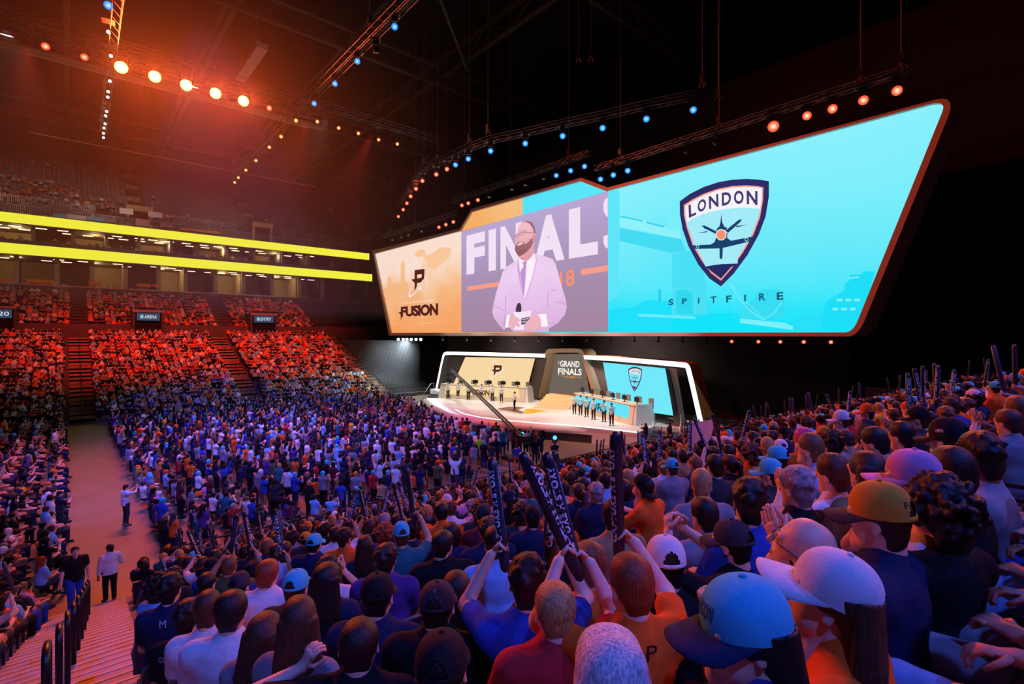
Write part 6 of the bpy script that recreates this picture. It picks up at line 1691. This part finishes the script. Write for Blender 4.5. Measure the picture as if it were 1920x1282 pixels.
jo, jf = H(352, 1128, 39, 'lap', 'messy', 'black', 'black', 'person in a black jersey lettered GODOFD4RKN3', rz=62, rows=6)
nt1, _ = H(320, 1104, 35, 'lap', 'messy', 'black', 'navy', 'person with untidy black hair in a navy tee with a white mark', rz=62, rows=6)
H(590, 1038, 26, 'lap', 'short', 'black', 'navy', 'person in a cyan cap and navy jersey among dark heads', cap='cyan', rows=6)
H(614, 1068, 34, 'clap', 'messy', 'dark brown', 'white', 'person with dark tousled hair clapping in a white shirt', rz=50, rows=5)
H(856, 1112, 50, 'f_lap', 'straight', 'black', 'black', 'person with shoulder length black hair before the black cap', rz=52, rows=3)
H(828, 1258, 92, 'lap', 'short', 'black', 'black', 'person in a plain black cap with a pale seam', cap='black', rows=1)
H(450, 1100, 33, 'lap', 'short', 'black', 'grey', 'person in a dark grey cap beside the aisle', cap='charcoal', rows=6)
H(300, 1062, 28, 'f_lap', 'curly', 'black', 'light blue', 'person with curly dark hair in a pale blue shirt', rows=8)
bm, _ = H(1040, 945, 28, 'lap', 'short', 'brown', 'orange', 'person in a yellow cap and orange jersey lettered BOOMBOX', cap='mustard', rows=5)
H(1150, 970, 38, 'lap_turn', 'short', 'dark brown', 'tan', 'person with side-parted dark hair and glasses in a tan shirt', rz=62, glasses=True, rows=3)
H(1205, 915, 30, 'read', 'short', 'black', 'orange', 'person in a dark cap worn backwards with an orange tee', rz=95, cap='black', capdir=180, glasses=True, rows=3)
H(1320, 970, 44, 'lap', 'short', 'black', 'grey', 'person with neat dark hair in a grey collar', rz=66, rows=2)
H(1340, 868, 28, 'lap', 'short', 'black', 'charcoal', 'person with a dark fade haircut below the cardboard sign', rz=60, rows=3)
H(1443, 890, 34, 'lap', 'short', 'black', 'charcoal', 'person in a cyan cap turned to the aisle', rz=92, cap='cyan', rows=2)
H(1456, 862, 30, 'lap', 'short', 'black', 'grey', 'person in a bright cyan cap next to another cyan cap', rz=92, cap='cyan', rows=2)
H(1518, 845, 38, 'forward', 'crop', 'light brown', 'light blue', 'bald headed person in a pale blue shirt leaning forward', rz=88, skin=3, rows=1)
bk1, _ = H(1775, 818, 50, 'lap_turn', 'short', 'black', 'black', 'person in a black cap with white print looking ahead', rz=96, cap='black', rows=0)
H(1835, 815, 58, 'lap_turn', 'messy', 'black', 'grey', 'person with short black curls and a grey sweater', rz=92, skin=5, rows=0)
H(1640, 815, 36, 'look_up', 'short', 'black', 'navy', 'bearded person with black hair gazing up', rz=92, rows=1)
H(1690, 810, 34, 'lap_turn', 'short', 'black', 'tan', 'person with slick black hair in a tan shirt', rz=96, rows=1)
H(1720, 772, 28, 'lap', 'short', 'black', 'charcoal', 'person in a black cap looking along the row', rz=96, cap='black', rows=1)
H(1576, 782, 22, 'lap', 'short', 'brown', 'grey', 'person in a white cap seen from the side', rz=96, cap='white', rows=2)
H(1625, 766, 20, 'lap', 'short', 'black', 'charcoal', 'person in an orange cap and glasses', rz=96, cap='orange', glasses=True, rows=2)
H(1505, 812, 27, 'f_turn', 'bob', 'pink', 'orange', 'person with bright pink hair', rz=50, rows=2)
# jersey lettering
def back_text(o, txts, col='white'):
    for tx, z, wd, hg in txts:
        V, Fs = text_pts(tx, (-wd / 2, wd / 2, z - hg / 2, z + hg / 2), 1.1)
        b = MB(); b.add([(x, -.158 + 1.0 * x * x, zz) for x, zz in V], Fs)
        b.build('lettering', mat('jersey_' + col, CC[col], .7), o, fix=False)
cap_text(bc, 'LONDON', pi / 2, .42, .42, .16, 'navy'); cap_text(yc, 'P', 1.35 * pi, .42, .10, .10, 'black'); cap_text(bt, 'C', 1.5 * pi, .95, .10, .08, 'white'); cap_text(bk1, 'UMBRA', 1.0 * pi, .35, .22, .08, 'white')
back_text(rh, [('P', .98, .045, .06)], 'black'); back_text(bm, [('BOOMBOX', .95, .30, .05)]); back_text(nt1, [('M', .96, .05, .06)]); back_text(bt, [('O', .93, .07, .07)], 'mustard')
back_text(jo, [('GODOFD4RKN3', .955, .30, .038)])

# ---- the rest of the near stand, filled seat by seat
def auto_look(r):
    fem = r.random() < .24
    hair = r.choice(['long', 'straight', 'wavy', 'bob', 'pony']) if fem else r.choice(['crop', 'short', 'short', 'messy', 'messy', 'short', 'curly'])
    hcol = r.choices(['black', 'dark brown', 'brown', 'light brown', 'blond', 'red', 'grey'], [36, 30, 16, 6, 4, 3, 3])[0]
    shirt = r.choices(['black', 'charcoal', 'navy', 'grey', 'white', 'orange', 'royal blue', 'light blue', 'maroon', 'red', 'olive', 'tan', 'purple', 'teal', 'yellow', 'pink'], [26, 12, 14, 10, 10, 7, 6, 4, 3, 2, 2, 3, 2, 2, 1, 1])[0]
    cap = r.choices([None, 'black', 'cyan', 'white', 'orange', 'navy', 'mustard', 'charcoal'], [78, 6, 6, 3, 2, 3, 2, 2])[0]
    return fem, hair, hcol, shirt, cap
CAND = []
NHERO = len(SEATS)
ra = random.Random(21)
for n in range(0, N1 + 1):
    hx = row_x(n)
    y = aisle_r(hx) + .30 + ra.uniform(0, .15)
    while y < 30.4:
        if (n == 0 and y > 13) or (n == 1 and y > 20) or (n == 2 and y > 26): break
        gap = abs(y - 12.6) < .65 or abs(y - 22.6) < .65     # aisles of the near stand
        Z = depth_of(hx, y)
        if not gap and Z > 2.3:
            X, Y, _ = proj(hx, y, row_z(n) + HEADZ)
            w = .165 * FPX / Z
            clash = any(abs(hx - a) < .5 and abs(y - b) < .46 for a, b, *_ in PEOPLE) or any(abs(X - c) < (w + e) * .42 and abs(Y - d_) < (w + e) * .42 for _, _, c, d_, e in PEOPLE if e > 20)
            if not any(abs(hx + .1 - q[0]) < .4 and abs(y - q[1]) < .50 for q in SEATS[:NHERO]): SEATS.append((hx + .10, y, row_z(n), radians(90), Z, n))
            if not clash and -60 < X < 2000 and ra.random() < .95:
                CAND.append(('near', hx + ra.uniform(-.05, .05), y + ra.uniform(-.04, .04), row_z(n), n, Z))
        y += .53
    # left of the aisle
    y = aisle_r(hx) - 2.0
    while y > -3.0:
        Z = depth_of(hx, y)
        if Z > 5 and n > 6:
            CAND.append(('near', hx, y, row_z(n), n, Z)); SEATS.append((hx + .10, y, row_z(n), radians(90), Z, n))
        y -= .55
# floor crowd in rows facing the stage
rf = random.Random(5)
y = 2.75
while y < 27:
    x = -21.2 - rf.uniform(0, .3)
    while x > -57.5:
        lim = 24.4 + max(0, -(x + 38)) * .28 if x < -38 else 23.4
        ok = y < lim and not (math.hypot(x + 24.6, y - 21.6) < 1.1) and not (x > -23.4 and y > 16)
        if ok and rf.random() < .93: CAND.append(('floor', x + rf.uniform(-.08, .08), y + rf.uniform(-.1, .1), 0.0, 0, depth_of(x, y)))
        x -= .66
    y += 1.0
y = -.55
while y > -8.2:
    x = -20.5
    while x > -57.5:
        if rf.random() < .9: CAND.append(('floor', x, y + rf.uniform(-.1, .1), 0.0, 1, depth_of(x, y)))
        x -= .66
    y -= 1.0
# far stand
rg = random.Random(9)
for n in range(FN):
    x, z = frow(n); y = -9.
    while y < 30:
        if not any(a - .25 < y < c + .25 for a, c in FAR_AISLES) and rg.random() < .94: CAND.append(('far', x, y + rg.uniform(-.1, .1), z, n, depth_of(x, y)))
        y += .56
for n in range(N2):
    x, z = frow2(n); y = -9.; x -= .15
    while y < 29.5:
        if not (.1 < y < 2.0 or 16.2 < y < 18.1) and rg.random() < .86:
            X, Y, _ = proj(x, y, z + 1)
            if not ((250 < X < 306 or 470 < X < 520 or X < 28) and n < 6): CAND.append(('far2', x, y, z, n, depth_of(x, y)))
        y += .56
for n in range(1, 16):
    x, z = UX - .85 * n - .45, UZ + .56 * n
    y = -9.
    while y < 30:
        X, Y, _ = proj(x, y, z + 1)
        pr_ = .55 if X < 150 and n < 9 else (.22 if X < 250 and n < 6 else .015)
        if n == 1 and X < 330: pr_ = .5
        if rg.random() < pr_ and not any(abs(y - p) < 1.3 for p in ported): CAND.append(('upper', x, y, z, n, depth_of(x, y)))
        y += .56
for z_, d_ in ((ZA0, 1.0), (ZB0, .9)):
    y = -7.5
    while y < 27:
        for dx in (-1.05, -1.75):
            if rg.random() < (.20 if z_ == ZA0 else .38): CAND.append(('upper', XW + dx, y + rg.uniform(-.2, .2), z_, 3, depth_of(XW + dx, y)))
        y += .7
CAND.sort(key=lambda c: c[5])
N_IND = 300 - len(PEOPLE) - 34
M_CROWD = mat('crowd', rough=.8, attr='col', spec=.2)
low = {'near': ([], [], []), 'floor': ([], [], []), 'far': ([], [], []), 'upper': ([], [], [])}
def add_low(bucket, x, y, z, rz, pz, h, hs, cols, legs=True, s=1.0):
    V, Q, reg = lowres(pz, h, hs, legs)
    c, sn = cos(rz) * s, sin(rz) * s
    W = np.empty_like(V); W[:, 0] = V[:, 0] * c - V[:, 1] * sn + x; W[:, 1] = V[:, 0] * sn + V[:, 1] * c + y; W[:, 2] = V[:, 2] * s + z
    b = low[bucket]; n0 = b[3][0] if len(b) > 3 else 0
    b[0].append(W); b[1].append(Q); b[2].append(np.array(cols)[reg])
rp = random.Random(33)
LOWP = {'near': ['lap', 'lap_turn', 'look_up', 'f_lap', 'clap', 'stick_r', 'forward'], 'seat': ['lap', 'lap_turn', 'look_up', 'f_lap', 'clap', 'forward', 'chin'], 'stand': ['stand', 'f_stand', 'stand_clap', 'stand_up1', 'stand_up2', 'stand_phone']}
ACT = {'lap': 'sitting', 'lap_turn': 'looking aside', 'look_up': 'gazing up', 'forward': 'leaning forward', 'f_lap': 'sitting', 'f_turn': 'turning aside', 'clap': 'clapping', 'stick_r': 'raising a stick', 'stick_2': 'raising two sticks', 'chin': 'hand on chin', 'read': 'looking down', 'stand': 'standing', 'f_stand': 'standing', 'stand_clap': 'standing and clapping', 'stand_up1': 'standing with one arm up', 'stand_up2': 'standing with both arms up', 'stand_phone': 'standing and filming', 'clasp': 'standing'}
HN = {'crop': 'cropped', 'short': 'short', 'messy': 'untidy', 'curly': 'curly', 'long': 'long', 'straight': 'shoulder-length', 'wavy': 'wavy', 'bob': 'bobbed', 'pony': 'tied-back'}
ind = 0
LOWSTICK = MB()
for (kind, x, y, z, n, Z) in CAND:
    fem, hair, hcol, shirt, cap = auto_look(rp)
    skin = rp.choices(range(7), [24, 20, 14, 12, 8, 6, 16])[0]
    jit = rp.uniform(-.22, .22); s = rp.uniform(.94, 1.05)
    if kind == 'near':
        pz = rp.choices(['lap', 'lap_turn', 'look_up', 'forward', 'clap', 'stick_r', 'stick_2', 'chin'], [22, 18, 10, 8, 12, 12, 7, 4])[0] if not fem else rp.choice(['f_lap', 'f_turn', 'f_lap'])
        rz = facing(x, y) * .65 + radians(90) * .35 + jit
        if n > 20: rz = facing(x, y) + jit
    elif kind == 'floor':
        standing = rp.random() < (.70 if n == 0 and y > 6 else .25)
        pz = (rp.choices(['stand', 'stand_clap', 'stand_up1', 'stand_up2', 'stand_phone', 'clasp'], [40, 22, 9, 6, 8, 8])[0] if not fem else 'f_stand') if standing else (rp.choice(['lap', 'look_up', 'clap', 'forward', 'lap_turn']) if not fem else 'f_lap')
        rz = facing(x, y, -36, 34) + jit
    else:
        pz = rp.choice(LOWP['seat']) if rp.random() < .96 else 'stand'
        rz = facing(x, y, -30, 22) + jit
    X, Y, _ = proj(x, y, z + 1.2)
    if ind < N_IND and kind in ('near', 'floor') and 8 < X < 1912 and Y < 1300:
        where = ('%s row above floor rail' % ordinal(N1 - n + 1)) if kind == 'near' else ('floor left of the aisle' if y < .5 else ('floor beside the aisle' if y < 6 else 'floor before the stand rail'))
        sex = ''
        lb = ('person, %s %s hair' % (HN[hair], hcol)) if not cap else 'person, %s cap' % cap
        lb += ', %s top, %s, %s' % (shirt, ACT[pz], where)
        o, f = person((x, y, z), rz, pz, lb, skin, hair, hcol, shirt, rp.choice(['charcoal', 'navy', 'royal blue', 'tan', 'black']), cap, 180 if rp.random() < .2 else 0, .012 if Z < 4.5 else .020, 'spectators in the near stand' if kind == 'near' else 'spectators on the floor', (rp.uniform(.95, 1.1), 1, s), shoes=kind == 'floor')
        if pz.startswith('stick') and NST[0] < 70: give_sticks(o, f, pz, rz, '%s top, %s' % (shirt, where) if not cap else '%s cap, %s' % (cap, where))
        ind += 1
    else:
        sk = SK[skin]; hc = HC[hcol] if not cap else CC[cap]; sh = CC[shirt]; pn = CC[rp.choice(['charcoal', 'navy', 'black', 'tan'])]
        if kind in ('far', 'far2', 'upper') and rp.random() < .45: sh = CC[rp.choice(['white', 'grey', 'orange', 'light blue', 'tan', 'red'])]
        hs = 'long' if hair in ('long', 'straight', 'wavy') else 'short'
        if kind == 'near':
            if pz in ('f_turn', 'stick_2', 'chin'): pz = {'f_turn': 'f_lap', 'stick_2': 'stick_r', 'chin': 'lap'}[pz]
            add_low('near', x, y, z, rz, pz, .055 if Z < 22 else .07, hs, (sk, sh, pn, hc), False, s)
            if pz == 'stick_r' and rp.random() < .5:
                d = Vector((rp.uniform(-.25, .25), rp.uniform(-.25, .25), 1)); p0 = Vector((x, y, z)) + Matrix.Rotation(rz, 3, 'Z') @ Vector((.24, .33, 1.27))
                LOWSTICK.tube([p0 - d * .08, p0 - d * .06, p0 + d * .52, p0 + d * .55], [.012, .03, .03, .015], 6)
        elif kind == 'floor':
            if pz == 'clasp': pz = 'stand'
            if pz == 'lap_turn': pz = 'lap'
            add_low('floor', x, y, z, rz, pz, .055 if Z < 33 else .07, hs, (sk, sh, pn, hc), True, s)
        else:
            if pz in ('chin', 'stand'): pz = 'lap'
            add_low('upper' if kind == 'upper' else 'far', x, y, z, rz, pz, .095, hs, (sk, sh, pn, hc), True, s)
for k, lb in (('near', 'dense seated crowd filling the far reaches of the near stand'), ('floor', 'dense standing crowd packed on the arena floor'), ('far', 'thousands of spectators seated in the far lower bowl'), ('upper', 'scattered spectators on the dark upper deck')):
    Vs, Qs, Cs = low[k]
    off = np.cumsum([0] + [len(v) for v in Vs[:-1]])
    V = np.concatenate(Vs); Q = np.concatenate([q + o_ for q, o_ in zip(Qs, off)]); C = np.concatenate(Cs)
    me = np_mesh('crowd', V, Q)
    at = me.attributes.new('col', 'FLOAT_COLOR', 'FACE'); at.data.foreach_set('color', np.concatenate([C, np.ones((len(C), 1))], 1).astype(np.float32).ravel())
    me.materials.append(M_CROWD)
    tag(link('crowd', me), lb, 'crowd', None, 'stuff')
    print('crowd', k, len(Vs), len(Q) * 2)
tag(LOWSTICK.build('thunder_sticks', mat('stick_far', (.05, .05, .07), .4), None, True, fix=False), 'many dark thunder sticks waved in the distant rows', 'thunder stick', None, 'stuff')
# ---- seats: the ones that show largest one by one, the rest together
SEATS.sort(key=lambda s_: s_[4])
far_seats = MB()
cnt = 0
for (x, y, z, rz, Z, n) in SEATS:
    X, Y, _ = proj(x, y, z + .9)
    if not (-50 < X < 1990 and Y < 1400): continue
    if cnt < 290:
        seat(x, y, z, rz, 'dark arena seat with curved back, %s row above floor rail' % ordinal(N1 - n + 1)); cnt += 1
    elif Z < 34:
        far_seats.box((x + .24, y, z + .62), (.07, .47, .52)).box((x, y, z + .43), (.42, .44, .07))
tag(far_seats.build('arena_seats', M_SEAT, None, fix=False), 'rows of dark seats across the rest of the near stand', 'seat', None, 'stuff')
# empty dark seats of the far bowl corner and the upper deck
es = MB()
for n in range(FN):
    x, z = frow(n); y = 31.8
    while y < 42.6: es.box((x - .25, y, z + .62), (.07, .46, .5)).box((x, y, z + .42), (.40, .44, .07)); y += .6
for n in range(N2):
    x, z = frow2(n); y = 30.
    while y < 42.6: es.box((x - .25, y, z + .62), (.07, .46, .5)); y += .6
for n in range(1, UN):
    x, z = UX - .85 * n - .45, UZ + .56 * n; y = -9.
    while y < 42.6:
        if not any(abs(y - p) < 1.1 for p in ported): es.box((x - .2, y, z + .55), (.06, .44, .6))
        y += .58
for z_ in (ZA0, ZB0):
    y = -8.
    while y < 40:
        es.box((XW - 1.35, y, z_ + .55), (.07, .5, .55)).box((XW - 2.05, y, z_ + .62), (.07, .5, .55)); y += .66
tag(es.build('empty_seats', mat('empty_seat', (.035, .03, .032), .5), None, fix=False), 'rows of empty dark seats in the far bowl and upper deck', 'seat', None, 'stuff')
# ---- standing figures singled out in the photograph
def stander(px, py, zf, label, pz, hair, hcol, shirt, pants='navy', rz=None, hpx=None, **k):
    """feet pixel on level zf"""
    p = on_z(px, py, zf)
    return person((p.x, p.y, zf), facing(p.x, p.y) if rz is None else radians(rz), pz, label, k.get('skin', 0), hair, hcol, shirt, pants, k.get('cap'), k.get('capdir', 0), .014 if depth_of(p.x, p.y) < 16 else .020, k.get('group'), shoes=True)
# person walking up the aisle stairs and the usher behind
stander(140, 1150, .85, 'person in a black printed tee and jeans walking up the aisle stairs', 'walk', 'short', 'black', 'black', 'royal blue', rz=-80)
us, uf = stander(206, 1128, 0.0, 'usher in a grey waistcoat and white shirt standing in the floor aisle', 'usher', 'crop', 'black', 'white', 'black', rz=100, skin=5)
# stage people
fus = [(840, 747), (859, 747.6), (878, 749), (903, 750), (923, 752), (940, 754.6)]
lon = [(1077, 776), (1088.5, 778), (1100, 781.5), (1113, 786.6), (1132.6, 791), (1146.7, 797.8)]
for i, (a, b_) in enumerate(fus):
    stander(a, b_, DZ, 'player in a white jersey standing before the orange desk', 'clasp_long', 'short', rp.choice(['black', 'brown', 'dark brown']), 'white', 'charcoal', rz=facing(-43, 31, -20, 0) * 180 / pi + rp.uniform(-10, 10), group='players in white on the stage')
for i, (a, b_) in enumerate(lon):
    stander(a, b_, DZ, 'player in a light blue jersey standing before the cyan desk', ['clasp', 'stand', 'clasp', 'clasp', 'stand_clap', 'clasp'][i], 'messy', 'black', 'pale cyan', 'charcoal', rz=facing(-27, 32, -26, 0) * 180 / pi + 20 + rp.uniform(-10, 10), group='players in light blue on the stage')
stander(965, 769, DZ, 'presenter in a pale suit jacket standing alone at the centre of the stage', 'clasp_long', 'crop', 'dark brown', 'white', 'black', rz=150)
# floor crew and standing spectators
for (a, b_, lb, pz, hr, hcl, sh, cp) in ((622, 1010, 'person in a light blue tee standing before the rail', 'stand_clap', 'short', 'dark brown', 'light blue', None), (668, 990, 'person in a cyan cap and pale green top standing by the rail', 'f_stand', 'long', 'brown', 'teal', 'cyan'),
                                       (236, 985, 'bearded person in a white tee holding a white board on the floor', 'stand_phone', 'short', 'black', 'white', None), (112, 1000, 'person in a dark blue tee and pale trousers standing in the floor aisle', 'stand_clap', 'short', 'black', 'navy', None),
                                       (1003, 872, 'crew member in black near the crane', 'stand', 'short', 'black', 'black', None), (1040, 880, 'crew member in black watching the stage front', 'clasp', 'short', 'brown', 'charcoal', None), (930, 835, 'camera operator in black under the stage rim', 'stand_phone', 'short', 'black', 'black', None),
                                       (897, 868, 'person in a lime green tee in the floor crowd', 'stand', 'short', 'black', 'lime', None), (888, 850, 'person in a sky blue tee in the floor crowd', 'stand', 'short', 'dark brown', 'cyan', None), (1210, 838, 'photographer with a red backpack by the stage corner', 'stand_phone', 'long', 'black', 'black', None), (1255, 836, 'crew member in black by the stage stairs', 'clasp', 'short', 'black', 'black', None)):
    stander(a, b_, 0.0, lb, pz, hr, hcl, sh, 'charcoal', cap=cp)
# standing in the near stand
o_, f_ = person((row_x(13) + .05, on_x(1040, 900, row_x(13)).y, row_z(13)), facing(-11, 15), 'f_stand', 'person with long brown hair in a royal blue top standing among seated rows', 1, 'wavy', 'dark brown', 'royal blue', 'navy')
# cardboard sign held up
sg = on_x(1312, 835, row_x(6) + .05)
ho, hf = person((row_x(6), sg.y - .1, row_z(6)), facing(-6, 12), 'stick_2', 'person holding up a big cardboard sign', 2, 'short', 'black', 'maroon', 'charcoal')
t = thing('cardboard_sign', 'large plain brown cardboard sign held above the crowd', 'sign', (row_x(6) - .25, sg.y, row_z(6) + 1.30), radians(49))
A_ = on_x(1290, 865, row_x(6) - .2)
P4 = [on_x(x, y, row_x(6) - .2) for x, y in ((1281, 862), (1326, 852), (1341, 786), (1298, 792))]
t.location = P4[0]; t.rotation_euler = (0, 0, 0)
nn = Vector((-.76, .65, 0)) * .012
MB().add([p - P4[0] for p in P4] + [p - P4[0] + nn for p in P4], [(0, 1, 2, 3), (7, 6, 5, 4), (0, 4, 5, 1), (1, 5, 6, 2), (2, 6, 7, 3), (3, 7, 4, 0)]).build('board', mat('cardboard', (.78, .42, .26), .85, noise=.1, nscale=6), t)
# knees of the row the photographer stands in
for i, (y, pc_, sh) in enumerate(((1.95, 'denim', 'grey'), (2.5, 'grey', 'maroon'), (3.1, 'denim', 'charcoal'), (3.7, 'royal blue', 'grey'), (4.3, 'grey', 'navy'))):
    person((.0, y, row_z(-1)), radians(88), 'rest', 'person in %s jeans and %s top seated in the top row' % ({'denim': 'pale', 'grey': 'grey', 'royal blue': 'blue'}[pc_], sh), i, 'short', 'dark brown', sh, pc_, None, 0, .012, 'people seated in the top row')
    seat(.12, y, row_z(-1), radians(90), 'dark arena seat in the row above the white knitted cap')
